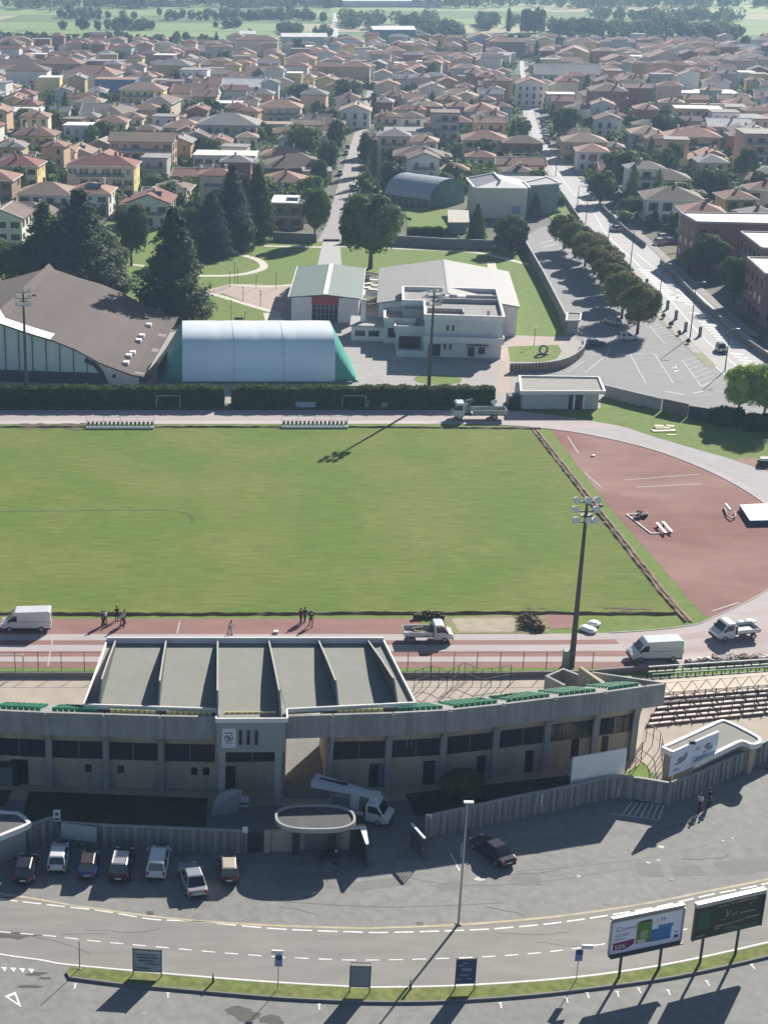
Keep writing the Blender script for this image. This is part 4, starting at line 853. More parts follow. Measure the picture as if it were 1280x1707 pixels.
# inflated tennis hall
dm = thing('air_dome', 'white inflated tennis dome with teal end beyond the hedge', 'air dome', (14, 271, 0))
X0, X1, YC, HW, HT = .4, 26.9, 271.2, 9.2, 8.1
def arch(x, s=1.0, sy=1.0, n=18):
    out = []
    for i in range(n + 1):
        t = math.pi * i / n; cy, sz = math.cos(t), math.sin(t)
        out.append((x, YC + math.copysign(abs(cy) ** .62, cy) * -HW * sy, max(0, sz) ** .72 * HT * s))
    return out
m_ = MB(); xs = np.linspace(X0, X1, 25)
for i, (a, b) in enumerate(zip(xs, xs[1:])):
    bl = [1 + .007 * math.sin(math.pi * ((k % 6) / 6)) for k in (i, i + 1)]; m_.ribbon(arch(a, bl[0]), arch(b, bl[1]))
MEM = M('membrane_white', (.84, .90, .96), .05, .4, .5, var2=.2, tint=(.76, .85, .95), scale2=.15); nd, lk = MEM.node_tree.nodes, MEM.node_tree.links; tb_ = nd.new('ShaderNodeBsdfTranslucent'); tb_.inputs[0].default_value = (.55, .8, 1, 1); mxs = nd.new('ShaderNodeMixShader'); mxs.inputs[0].default_value = .3; lk.new(nd['Principled BSDF'].outputs[0], mxs.inputs[1]); lk.new(tb_.outputs[0], mxs.inputs[2]); lk.new(mxs.outputs[0], nd['Material Output'].inputs['Surface'])
m_.build('skin', MEM, dm, smooth=True)
TEAL = M('membrane_teal', (.045, .30, .25), .08, .4, .4, var2=.3, tint=(.10, .36, .31), scale2=.2)
for x, sg, nm in ((X1, 1, 'end_cap'), (X0, -1, 'end_cap')):
    m_ = MB(); R = [arch(x + sg * 4.4 * t, max(0.0, 1 - t), 1 - .1 * t) for t in np.linspace(0, 1, 7)]
    for a, b in zip(R, R[1:]): m_.ribbon(a, b)
    m_.build(nm, TEAL, dm, smooth=True)
bd = MB()
for x in (X0 + 9, X0 + 17.6): bd.ribbon([(p[0] - .09, p[1] * 1.0, p[2] * 1.012 + .01) for p in arch(x, 1.0)], [(p[0] + .09, p[1], p[2] * 1.012 + .01) for p in arch(x, 1.0)])
bd.build('seam', M('seam_pale', (.6, .65, .72), .02, 1, .5), dm); MB().box(X0 - 3, X1 + 3, YC - HW - .5, YC - HW - .1, 0, .35).build('ground_beam', CONCD, dm)
fc = thing('court_fence', 'tall green mesh fence between the sports hall and the white dome', 'fence', (-1.2, 280, 0)); m_ = MB()
f0, f1 = G(262, 641), G(316, 556); MB().panel(f0[:2], f1[:2], 0, 3.2, .05).build('mesh', M('mesh_dark_green', (.035, .06, .05), .2, 1, .8), fc)
for k in range(9):
    p = lerp(f0, f1, k / 8); MB().tube((p[0] - .05, p[1], 0), (p[0] - .05, p[1], 3.4), .05).build('post', STEEL, fc)

# clubhouse with low green roof
cb = thing('clubhouse', 'low clubhouse with green sheet roof, pale ridge and red gable', 'building')
W_, L_ = 13.4, 29.5
MB().box(0, 4.1, 0, L_, 0, 5.0).box(9.3, W_, 0, L_, 0, 5.0).box(4.1, 9.3, 1.6, L_, 0, 5.0).build('wall', WHITEW, cb)
GR = M('roof_green_sheet', (.115, .165, .155), .08, .4, .6, wave=(1.4, .08, 'X'))
m_ = MB()
for x0, x1, z0, z1 in ((-.6, W_ / 2, 5.05, 5.75), (W_ + .6, W_ / 2, 5.05, 5.75)):
    m_.add([(x0, -.5, z0), (x1, -.5, z1), (x1, L_ + .5, z1), (x0, L_ + .5, z0), (x0, -.5, z0 - .25), (x1, -.5, z1 - .25), (x1, L_ + .5, z1 - .25), (x0, L_ + .5, z0 - .25)], [(0, 1, 2, 3), (7, 6, 5, 4), (0, 4, 5, 1), (1, 5, 6, 2), (2, 6, 7, 3), (3, 7, 4, 0)])
rf = m_.build('roof', GR, cb); MB().box(W_ / 2 - .45, W_ / 2 + .45, -.55, L_ + .5, 5.72, 5.82).build('ridge', WHITEW, rf)
MB().box(-.75, -.6, -.5, L_ + .5, 4.8, 5.12).box(W_ + .6, W_ + .75, -.5, L_ + .5, 4.8, 5.12).build('gutter', WHITEW, rf)
RED = M('fascia_red', (.30, .045, .04), .1, .6, .6)
MB().add([(4.0, -.35, 3.6), (9.4, -.35, 3.6), (9.4, -.35, 4.9), (W_ / 2, -.35, 5.5), (4.0, -.35, 4.9), (4.0, .3, 3.6), (9.4, .3, 3.6), (9.4, .3, 4.9), (W_ / 2, .3, 5.5), (4.0, .3, 4.9)], [(0, 1, 2, 3, 4), (9, 8, 7, 6, 5), (0, 5, 6, 1), (1, 6, 7, 2), (2, 7, 8, 3), (3, 8, 9, 4), (4, 9, 5, 0)]).build('red_gable', RED, cb)
MB().box(4.15, 9.25, 1.45, 1.6, 0, 3.6).build('glazed_front', GLASS, cb); m_ = MB()
for x in (5.0, 5.9, 6.7, 7.5, 8.4): m_.box(x - .06, x + .06, 1.36, 1.44, 0, 3.6)
for z in (1.2, 2.4): m_.box(4.2, 9.2, 1.33, 1.37, z, z + .08)
m_.build('glazing_bars', STEEL, cb)
place(cb, (22.4, 308.0, 0))
PANS = M('solar_cell', (.02, .03, .06), .1, 2, .15, spec=.7)
# grey-roofed hall
gh2 = thing('community_hall', 'wide hall with pale grey pitched roof behind the white two-storey house', 'building')
W_, L_ = 27.4, 33.5; MB().box(.4, W_ - .4, .4, L_ - .4, 0, 5.8).build('wall', WHITEW, gh2); m_ = MB(); GY = M('roof_grey_sheet', (.27, .27, .27), .05, .3, .7, var2=.2, tint=(.22, .22, .22), scale2=.1, wave=(1.0, .05, 'X'))
for x0, x1 in ((0, W_ / 2), (W_, W_ / 2)):
    m_.add([(x0, 0, 5.9), (x1, 0, 8.1), (x1, L_, 8.1), (x0, L_, 5.9), (x0, 0, 5.6), (x1, 0, 7.8), (x1, L_, 7.8), (x0, L_, 5.6)], [(0, 1, 2, 3), (7, 6, 5, 4), (0, 4, 5, 1), (1, 5, 6, 2), (2, 6, 7, 3), (3, 7, 4, 0)])
r2 = m_.build('roof', GY, gh2); MB().box(W_ / 2 - .25, W_ / 2 + .25, 0, L_, 8.05, 8.15).build('ridge', STEEL, r2)
m_ = MB(); [m_.add([(.4, y, 5.8), (W_ - .4, y, 5.8), (W_ / 2, y, 7.85)], [(0, 1, 2)]) for y in (.4, L_ - .4)]; m_.build('gable', WHITEW, gh2)
for y in (3, 8, 13, 18): MB().box(W_ - .42, W_ - .3, y, y + 3, 1.5, 4.0).build('window', GLASS, gh2)
place(gh2, (38.3, 298.6, 0))
# white two-storey house with roof terrace
wh = thing('terraced_house', 'white two-storey block with flat rimmed roof and side terraces facing the hedge', 'building')
WC = M('plaster_cool_white', (.64, .64, .63), .07, .5, .85, var2=.3, tint=(.55, .545, .535), scale2=.2)
MB().prism([(0, 0), (14.0, 0), (14.0, 23.4), (-4, 23.4), (-4, 11.5), (0, 11.5)], 0, 7.1).build('wall', WC, wh)
out_ = [(-.3, -.3), (14.3, -.3), (14.3, 23.7), (-4.3, 23.7), (-4.3, 11.2), (-.3, 11.2)]; inn_ = [(.15, .15), (13.85, .15), (13.85, 23.2), (-3.85, 23.2), (-3.85, 11.65), (.15, 11.65)]
m_ = MB(); n = 6; vs = [(*p, 7.05) for p in out_] + [(*p, 8.0) for p in out_] + [(*p, 8.0) for p in inn_] + [(*p, 7.2) for p in inn_]; fs = []
for i in range(n):
    j = (i + 1) % n; fs += [(i, j, n + j, n + i), (n + i, n + j, 2 * n + j, 2 * n + i), (2 * n + i, 2 * n + j, 3 * n + j, 3 * n + i)]
m_.add(vs, fs).build('roof_rim', WHITEW, wh); MB().prism(inn_, 7.05, 7.22).build('roof', M('roof_flat_grey', (.27, .27, .265), .1, .4, .9, var2=.4, tint=(.2, .2, .2), scale2=.15), wh)
for x0, x1, y0, y1, z, nm in ((.4, 7.0, 5.2, 5.5, .75, 'roof_upstand'), (6.8, 7.1, 2.8, 5.2, .75, 'roof_upstand'), (3.5, 13.6, 13.4, 13.8, .8, 'roof_upstand'), (3.2, 13.6, 16.8, 17.2, .8, 'roof_upstand'), (11.2, 11.7, 2.8, 3.4, 1.1, 'vent'), (2.6, 4.6, 14.6, 16.0, 1.0, 'air_unit'), (6.2, 7.8, 14.8, 16.2, 1.0, 'air_unit')):
    MB().box(x0, x1, y0, y1, 7.2, 7.2 + z).build(nm, WHITEW if nm == 'air_unit' else CONC, wh)
MB().box(-4.0, 0, 9.6, 11.5, 0, 6.6).build('stair_tower', M('plaster_greenish', (.32, .35, .33), .06, .5, .8), wh)
MB().prism([(-5.2, 4.2), (0, 4.2), (0, 9.6), (-5.2, 9.6)], 0, 3.6).build('side_wing', WC, wh)
m_ = MB(); m_.wall([(-5.4, 9.4), (-5.4, 3.9), (0, 3.9)], 3.4, 4.7, .3); m_.build('balcony_parapet', WC, wh)
m_ = MB(); m_.wall([(-.2, -1.4), (14.3, -1.4), (14.3, .8)], 3.2, 4.2, .25); m_.build('balcony_parapet', WC, wh); MB().box(-.2, 14.3, -1.4, 0, 3.0, 3.2).build('balcony_slab', WC, wh)
m_ = MB(); m_.wall([(-4.8, 3.2), (-4.8, -.8), (.6, -.8)], 0, 1.2, .3); m_.build('porch_wall', WC, wh)
for x0, x1, z0, z1 in ((3.9, 4.3, 5.0, 6.0), (4.9, 5.3, 5.0, 6.0), (3.6, 4.0, 1.4, 2.5), (4.6, 5.0, 1.4, 2.5), (.9, 3.0, .2, 2.4), (8.0, 9.2, .3, 2.4), (9.9, 11.1, .8, 2.4)): MB().box(x0, x1, -.12, .05, z0, z1).build('window', DARKM, wh)
for x0, x1 in ((-4.6, -.6),): MB().box(x0, x1, 4.05, 4.15, .4, 2.7).build('window', M('window_reddish', (.05, .03, .035), .2, 1, .2, spec=.6), wh)
MB().box(7.7, 11.6, -1.9, -.5, 2.55, 2.7).build('awning', CONC, wh)
place(wh, (45.0, 280.2, 0))
lw = thing('low_wing', 'single-storey pale wing with pink terrace and thin chimney beside the white block', 'building')
MB().box(0, 5.6, 0, 8, 0, 4.3).build('wall', WC, lw); m_ = MB(); m_.wall([(0, 0), (5.6, 0), (5.6, 8), (0, 8), (0, 0)], 4.2, 5.0, .4); m_.build('roof_rim', WHITEW, lw)
MB().box(.2, 5.4, .2, 7.8, 4.3, 4.42).build('terrace_floor', PAVEP, lw)
MB().box(-6.2, 0, 1.5, 9, 0, 2.7).build('annex_wall', WC, lw); MB().box(-6.5, 0, 1.2, 9.3, 2.7, 3.0).build('annex_roof', CONC, lw); MB().box(-4.6, -3.7, 4.2, 5.1, 3.0, 7.2).build('chimney', WC, lw)
MB().box(-4.75, -3.55, 4.05, 5.25, 7.2, 7.4).build('chimney_cap', CONC, lw)
for x0, x1, y, z0, z1 in ((.7, 2.6, -.08, 1.2, 3.0), (3.1, 4.6, -.08, 1.2, 3.0), (-5.5, -3.6, 1.42, .9, 2.0), (-2.9, -.9, 1.42, .9, 2.0)): MB().box(x0, x1, y, y + .16, z0, z1).build('window', GLASS, lw)
place(lw, (38.8, 290.0, 0))
tn = thing('terrace_tent', 'small pale canopy over the white tables between the two halls', 'canopy', (37.5, 306, 0)); q = [G(604, 490, 2.6), G(628, 494, 2.6), G(630, 487, 2.6), G(606, 482, 2.6)]
MB().prism([p[:2] for p in q], 2.5, 2.62).build('cover', WHITE, tn)
for p in q: MB().tube((p[0], p[1], 0), (p[0], p[1], 2.5), .05).build('post', STEEL, tn)
random.seed(8)
wt = None
for k, (px, py) in enumerate(((612, 462), (624, 465), (614, 471), (626, 474), (611, 478), (622, 481), (609, 500), (618, 505))):
    p = G(px, py, .75)
    if wt is None:
        wt = thing('white_table', 'white terrace tables set out between the green and grey roofs', 'table', group='white tables between the halls'); MB().box(-1.0, 1.0, -.5, .5, .7, .76).build('top', WHITE, wt)
        for sx in (-.85, .85):
            for sy in (-.4, .4): MB().tube((sx, sy, 0), (sx, sy, .7), .04, .04, 5).build('leg', DKSTEEL, wt)
        wt.location = (p[0], p[1], 0)
    else: dup(wt, (p[0], p[1], 0), random.uniform(-.4, .4))
# changing-room block
cr = thing('changing_room_block', 'low flat-roofed changing block with white rim beside the track', 'building', (63, 247, 0))
rp = [G(867, 651, 3.4)[:2], G(1010, 651, 3.4)[:2], G(999, 626.5, 3.4)[:2], G(864, 624.5, 3.4)[:2]]
c = np.mean(np.array(rp), 0); ins = lambda k: [tuple(c + (np.array(p) - c) * k) for p in rp]
MB().prism(ins(.955), 3.0, 3.12).build('roof', M('roof_gravel', (.30, .29, .27), .1, .8, .95), cr); I2 = [(p[0] + (.35 if p[0] < c[0] else -.35), p[1] + (.35 if p[1] < c[1] else -.35)) for p in rp]
m_ = MB(); vs = [(*p, 2.8) for p in rp] + [(*p, 3.4) for p in rp] + [(*p, 3.4) for p in I2] + [(*p, 3.05) for p in I2]; fs = []
for i in range(4):
    j = (i + 1) % 4; fs += [(i, j, 4 + j, 4 + i), (4 + i, 4 + j, 8 + j, 8 + i), (8 + i, 8 + j, 12 + j, 12 + i)]
m_.add(vs, fs).build('roof_rim', WHITEW, cr)
y0 = rp[0][1] + 1.0; x0 = rp[0][0] + .7; x1 = rp[1][0] - .8
MB().box(x0, x1, y0, y0 + 6.2, 0, 2.82).build('wall', M('plaster_blue_white', (.46, .48, .50), .06, .5, .8), cr)
MB().box(x0 + 7.6, x0 + 9.9, y0 - .05, y0 + .1, 0, 2.5).build('doorway', DARKM, cr)
for x in (x0 + 8.3, x0 + 9.9): MB().box(x, x + .35, y0 - .12, y0 - .05, 0, 2.5).build('door_frame', WHITEW, cr)
MB().box(x0 - 2.0, x0 - .1, y0 + 1, y0 + 3.2, 0, 1.9).build('side_store', DKSTEEL, cr)

# rotated barrel-roofed hall
qh = thing('barrel_hall', 'barrel-vaulted metal hall with teal curtain end on the lawn behind the park wall', 'hall')
Rr, L_ = 8.0, 16.5; n = 20
def ring(y, r=1.0, z0=2.3): return [(-Rr * r * math.cos(math.pi * i / n), y, z0 + 5.2 * r * math.sin(math.pi * i / n)) for i in range(n + 1)]
m_ = MB(); m_.ribbon(ring(0), ring(L_)); m_.ribbon(ring(L_, .985), ring(0, .985)); m_.build('vault', M('vault_steel', (.38, .40, .42), .05, .3, .35, metal=.3, wave=(1.6, .05, 'Y')), qh)
g_ = MB()
for y in (.15, L_ - .15): r = ring(y, .98); g_.add(r + [(Rr, y, 0), (-Rr, y, 0)], [tuple(range(n + 3))])
g_.build('end_curtain', M('curtain_teal', (.06, .14, .13), .15, .3, .5, var2=.6, tint=(.12, .25, .21), scale2=.15), qh)
for sx in (-1, 1):
    MB().box(sx * Rr - .1, sx * Rr + .1, 0.2, L_ - .2, 0, 2.3).build('side_wall', M('side_glass', (.10, .115, .11), .3, .5, .4), qh)
    for k in range(8): MB().box(sx * (Rr + .12) - .12, sx * (Rr + .12) + .12, .1 + k * 2.3, .4 + k * 2.3, 0, 2.35).build('pillar', CONCB, qh)
place(qh, (76.4, 448.8, 0), math.radians(43))
# tall pale hall with faceted roof beside the avenue
ph = thing('pale_hall', 'tall blank pale hall with faceted grey roof and solar panels by the avenue', 'hall')
MB().add([(0, 0, 0), (14, 0, 0), (14, 0, 8.2), (7, 0, 8.25), (0, 0, 8.2), (0, 16, 0), (14, 16, 0), (14, 16, 8.2), (7, 16, 9.6), (0, 16, 8.2)], [(0, 1, 2, 3, 4), (5, 9, 8, 7, 6), (0, 4, 9, 5), (1, 6, 7, 2)]).build('wall', M('hall_cream', (.66, .61, .50), .07, .3, .85, var2=.3, tint=(.56, .52, .43), scale2=.15), ph)
m_ = MB()
for x0, z0, x1, z1 in ((-.5, 8.2, 7, 9.75), (14.5, 8.2, 7, 9.75)): m_.add([(x0, -.4, z0), (x1, 4.2, z1), (x1, 16.4, z1), (x0, 16.4, z0)], [(0, 1, 2, 3)])
m_.build('roof', M('roof_slate', (.16, .17, .19), .08, .3, .6), ph); m_ = MB(); m_.add([(-.4, -.5, 8.3), (14.4, -.5, 8.3), (7, 4.3, 9.85)], [(0, 1, 2)]); m_.build('roof_front', WHITE, ph)
m_ = MB()
for a, b in (((-.5, -.4, 8.35), (-.5, 16.4, 8.35)), ((14.5, -.4, 8.35), (14.5, 9, 8.35)), ((7, 3, 9.95), (7, 16.4, 9.95)), ((7, 16.4, 9.9), (-.5, 16.4, 8.35))): m_.beam(a, b, .5, .4)
m_.build('roof_trim', WHITEW, ph)
MB().prism([(14.4, 4), (24, 9), (22, 22), (8, 22), (8, 16.6), (14.4, 16.6)], 0, 8.0).build('rear_wall', M('plaster_teal_grey', (.22, .27, .26), .08, .3, .8), ph); MB().prism([(14.0, 3.6), (24.4, 8.7), (22.4, 22.4), (8, 22.4), (8, 16.9), (14.0, 16.9)], 8.0, 8.25).build('rear_roof', M('roof_slate_blue', (.17, .185, .21), .08, .3, .6), ph)
m_ = MB()
for a, b in (((14.2, 3.7, 8.3), (24.3, 8.8, 8.3)), ((24.3, 8.8, 8.3), (22.3, 22.2, 8.3)), ((14, 9, 8.4), (22.6, 20, 8.4))): m_.beam(a, b, .5, .4)
m_.build('rear_trim', WHITEW, ph); MB().box(10.2, 12.4, -.08, .05, 1.2, 3.4).build('poster', M('poster_blue', (.22, .30, .45), .2, 2, .6), ph)
place(ph, (80.3, 427.5, 0), math.radians(-3))
sh_ = thing('garden_shed', 'small shed with pale sloping roof at the back lawn beside the pale hall', 'shed', (79, 408, 0)); q = [G(748, 388)[:2], G(777, 388)[:2], G(777, 378)[:2], G(748, 377)[:2]]
MB().prism(q, 0, 3.0).build('wall', M('shed_blue', (.2, .23, .26), .1, .5, .8), sh_); MB().add([(q[0][0] - .5, q[0][1] - .8, 3.0), (q[1][0] + .5, q[1][1] - .8, 3.0), (q[2][0] + .5, q[2][1] + .8, 4.4), (q[3][0] - .5, q[3][1] + .8, 4.4)], [(0, 1, 2, 3)]).build('roof', GRAVEL, sh_)
# brick school blocks on the right
BRK = M('brick_dull_red', (.25, .15, .13), .12, 1.5, .9, var2=.4, tint=(.145, .085, .075), scale2=.2)
RW = M('roof_white_membrane', (.62, .62, .61), .06, .3, .7, var2=.3, tint=(.5, .5, .5), scale2=.2)
def school(label, P, z, wins):
    c = np.mean(np.array(P), 0); r = thing('school_block', label, 'building', (c[0], c[1], 0), group='brick school blocks right of the avenue'); MB().prism(P, 0, z - .3).build('wall', BRK, r)
    MB().prism(P, z - .3, z - .15).build('roof', RW, r); m_ = MB(); n = len(P)
    for i in range(n): m_.beam((*P[i], z - .1), (*P[(i + 1) % n], z - .1), .45, .45)
    m_.build('roof_rim', CONC, r)
    for i, k, m2 in wins:
        a, b = P[i], P[(i + 1) % n]; dx, dy = b[0] - a[0], b[1] - a[1]; L = math.hypot(dx, dy); nx, ny = dy / L, -dx / L
        for f in range(m2):
            for j in range(k):
                t0, t1 = (j + .3) / k, (j + .7) / k; zz = 1.2 + f * (z - 1.4) / m2; A = (a[0] + dx * t0 + nx * .03, a[1] + dy * t0 + ny * .03); B = (a[0] + dx * t1 + nx * .03, a[1] + dy * t1 + ny * .03)
                MB().panel(A, B, zz, zz + 1.5, .14).build('window', GLASS, r)
    return r
school('brick school block with white flat roof, farthest up the avenue', [(119.3, 360.5), (146, 357), (147, 371), (119.3, 373)], 10.8, [(0, 9, 3), (3, 3, 3)])
school('brick school block in the middle, half behind the dark trees', [(123.7, 330), (150, 327), (152, 346), (125.6, 349)], 10.6, [(3, 5, 3), (0, 6, 3)])
school('nearest brick school block at the right edge above the avenue', [(114.9, 303), (140, 300), (142, 316), (117, 319.5)], 10.7, [(3, 4, 3), (0, 6, 3)])

# park walls, curved slatted wall, car-park walls
def simple_wall(label, pix, h, m, t=.25, cat='wall', name='boundary_wall', coping=None, group=None):
    P = [p[:2] for p in GG(pix)]; r = thing(name, label, cat, (*P[len(P) // 2], 0), group=group); MB().wall(P, 0, h, t).build('wall', m, r)
    if coping: MB().wall(P, h, h + .12, t + .12).build('coping', coping, r)
    return r
simple_wall('dark boundary wall along the back of the park lawn', [(455, 400), (520, 403), (527, 404)], 2.1, CONCD, coping=CONC)
simple_wall('long dark park wall right of the street, running behind the lawn', [(569, 404), (680, 408), (760, 413), (862, 416), (872, 414)], 2.2, CONCD, coping=CONC)
simple_wall('tall grey park wall dividing the lawn strip from the car park', [(872, 412), (905, 470), (930, 520), (944, 548)], 2.4, CONCD, coping=CONC)
P = [p[:2] for p in spline(GG([(974, 577), (971, 591), (953, 606), (928, 615), (892, 619), (850, 620)]), 6)]
r_ = thing('slatted_wall', 'curved low wall of pale vertical slats around the small lawn by the car park', 'wall', (*P[8], 0)); MB().wall(P, 1.45, 1.7, .3).build('coping', CONC, r_); MB().wall(P, 0, .4, .3).build('base', CONCD, r_)
m_ = MB()
for p in resample(P, 46): m_.box(p[0] - .12, p[0] + .12, p[1] - .12, p[1] + .12, .35, 1.5)
m_.build('slats', CONCB, r_); MB().wall(offs(P, -.28), 0, 1.45, .1).build('back_panel', CONCD, r_)
kq = [G(944, 556)[:2], G(962, 556)[:2], G(964, 546)[:2], G(946, 545)[:2]]; r_ = thing('park_gate_house', 'tiny flat-roofed gate house at the corner of the park wall', 'kiosk', (*kq[0], 0)); MB().prism(kq, 0, 2.6).build('wall', CONC, r_); c = np.mean(np.array(kq), 0); m_ = MB(); kk = [tuple(c + (np.array(p) - c) * 1.25) for p in kq]
MB().prism(kk, 2.6, 2.75).build('roof', CONCD, r_)
for i in range(4): m_.beam((*kk[i], 2.85), (*kk[(i + 1) % 4], 2.85), .3, .25)
m_.build('roof_rim', WHITEW, r_)
simple_wall('grey concrete wall between the car park and the track bend', [(1007, 660), (1055, 672), (1101, 683)], 1.9, CONC, coping=CONC)
simple_wall('brown sheet gate panel beside the dark screens at the track bend', [(1103, 685), (1145, 694)], 2.2, M('sheet_brown', (.2, .165, .14), .1, 1, .8), name='sheet_gate', cat='gate')
simple_wall('dark green screen fence below the two trees at the right edge', [(1146, 695), (1190, 702)], 2.0, M('screen_dark', (.04, .055, .05), .2, 1, .8), name='screen_fence', cat='fence')
simple_wall('low grey wall along the far side of the avenue', [(1100, 440), (1180, 520), (1240, 572), (1310, 620)], 1.3, CONCD)
simple_wall('low dark garden wall on the right of the avenue farther up', [(1000, 345), (1040, 385), (1075, 412)], 1.3, CONCD)
simple_wall('low wall between the back lawn and the avenue pavement', [(908, 290), (940, 330), (965, 368)], 1.1, CONCD)
# ------------------------------------------------------------------ trees
def LEAF(name, rgb, rnd=.18, var=.28):
    m = M(name, rgb, var, .55, .75, spec=.15, rnd=rnd); n, l = m.node_tree.nodes, m.node_tree.links; b = n['Principled BSDF']; src = b.inputs['Base Color'].links[0].from_socket
    t = n.new('ShaderNodeBsdfTranslucent'); mx = n.new('ShaderNodeMixShader'); mx.inputs[0].default_value = .38; o = n['Material Output']
    l.new(src, t.inputs['Color']); l.new(b.outputs[0], mx.inputs[1]); l.new(t.outputs[0], mx.inputs[2]); l.new(mx.outputs[0], o.inputs['Surface']); return m
LF = {'dark': LEAF('leaf_dark', (.088, .128, .048)), 'mid': LEAF('leaf_mid', (.105, .16, .05)), 'cedar': LEAF('leaf_cedar', (.075, .108, .06)), 'light': LEAF('leaf_light', (.36, .45, .12)), 'olive': LEAF('leaf_olive', (.16, .175, .062)),
      'hedge': LEAF('leaf_hedge', (.06, .105, .028)), 'lime': LEAF('leaf_lime', (.18, .24, .06))}
BARK = M('bark', (.085, .065, .05), .25, 2.0, .9)
def leaf_quads(P, N, size, rng, aspect=.7):
    n = len(P); N = N / (np.linalg.norm(N, axis=1, keepdims=True) + 1e-9); R = rng.normal(size=(n, 3)); U = np.cross(N, R); U /= np.linalg.norm(U, axis=1, keepdims=True) + 1e-9; V = np.cross(N, U)
    s = size * rng.uniform(.6, 1.35, (n, 1)); U = U * s; V = V * s * aspect
    v = np.stack([P - U - V, P + U - V * .4, P + U * .7 + V, P - U * .6 + V * .8], 1).reshape(-1, 3); f = np.arange(n * 4).reshape(n, 4); return v, f
def crown_pts(kind, n, rng):
    """points and outward normals of leaves for a crown of radius 1 between heights z0..1 (total height 1 = scaled later)"""
    P = []; N = []
    if kind in ('round', 'oval', 'low'):
        z0 = {'round': .16, 'oval': .14, 'low': .06}[kind]; nc = 26 if n > 1500 else 15; C = []
        while len(C) < nc:
            c = rng.uniform(-1, 1, 3); r = np.linalg.norm(c)
            if .45 < r < 1: C.append(c / r * rng.uniform(.5, .76))
        C = np.array(C); k = n // nc
        for c in C:
            rad = rng.uniform(.26, .44); d = rng.normal(size=(k, 3)); d /= np.linalg.norm(d, axis=1, keepdims=True); d[:, 2] = np.where(rng.random(k) < .7, np.abs(d[:, 2]), d[:, 2]); p = c + d * rad * rng.uniform(.75, 1.1, (k, 1)); P.append(p); N.append(d + .5 * p + rng.normal(size=(k, 3)) * .35)
        P = np.concatenate(P); N = np.concatenate(N); P[:, 2] = z0 + (P[:, 2] + 1) / 2 * (1 - z0) * .97
    elif kind == 'cone':
        t = rng.random(n) ** .62; a = rng.uniform(0, 2 * math.pi, n); lay = np.floor((1 - t) * 11) / 11; fr = (1 - t) * 11 - np.floor((1 - t) * 11); r = (t ** .72 * .97 + .03) * (1 - .22 * fr) * (1 + .16 * np.sin(a * 5 + lay * 37)) * rng.uniform(.72, 1.04, n); t2 = t
        P = np.stack([np.cos(a) * r, np.sin(a) * r, 1 - t2 * .93], 1); N = np.stack([np.cos(a), np.sin(a), np.full(n, .7)], 1) + rng.normal(size=(n, 3)) * .4
    elif kind == 'cedar':
        L = 12; lw = 1.15 - np.arange(L) / L; li = rng.choice(L, n, p=lw / lw.sum()); a0 = rng.uniform(0, 6.28, (L, 8)); b = rng.integers(0, 8, n); zt = li / (L - 1); rmax = (1 - zt ** 1.35) * .84 + .16; a = a0[li, b] + rng.normal(size=n) * .34; rr = rng.random(n) ** .45 * rmax * (1 + .22 * np.sin(b * 3.1 + li * 1.7))
        z = .07 + zt * .9 + rng.normal(size=n) * .026 - rr * .07; P = np.stack([np.cos(a) * rr, np.sin(a) * rr, z], 1); N = np.stack([np.cos(a) * .4, np.sin(a) * .4, np.full(n, 1.0)], 1) + rng.normal(size=(n, 3)) * .35
    elif kind == 'column':
        t = rng.random(n); a = rng.uniform(0, 6.283, n); r = np.sin(np.pi * np.clip(t * .93 + .05, 0, 1)) ** .6 * (1 + .15 * np.sin(a * 4 + t * 19)) * rng.uniform(.6, 1.0, n); P = np.stack([np.cos(a) * r, np.sin(a) * r, .04 + t * .96], 1); N = np.stack([np.cos(a), np.sin(a), t * .8], 1) + rng.normal(size=(n, 3)) * .4
    return P, N
TP = {}
def crown_mesh(kind, n, leaf, ratio, seed, R=5.0):
    """mesh for a crown of radius R and total height R*ratio"""
    rng = np.random.default_rng(seed); P, N = crown_pts(kind, n, rng); H = R * ratio; P = P * np.array([R, R, H]); N = N * np.array([1, 1, R / H * 1.6]); v, f = leaf_quads(P, N, leaf, rng)
    # inner boughs: a lumpy solid so that a crown is not see-through everywhere
    m_ = MB()
    if kind in ('round', 'oval', 'low'): m_.ball((0, 0, H * .56), R * .6, 8, sz=H * .34 / (R * .6))
    elif kind == 'cone':
        for k in range(5): m_.tube((0, 0, H * (.1 + k * .17)), (0, 0, H * (.3 + k * .165)), R * (.62 - k * .12), R * (.30 - k * .06), 7)
    elif kind == 'cedar': m_.tube((0, 0, H * .1), (0, 0, H * .9), R * .55, R * .12, 8)
    else: m_.tube((0, 0, H * .08), (0, 0, H * .9), R * .55, R * .3, 7)
    o = len(v); V = np.concatenate([v, np.array(m_.v)]); me = bpy.data.meshes.new('crown'); me.from_pydata(V.tolist(), [], f.tolist() + [tuple(i + o for i in q) for q in m_.f]); me.update(); return me
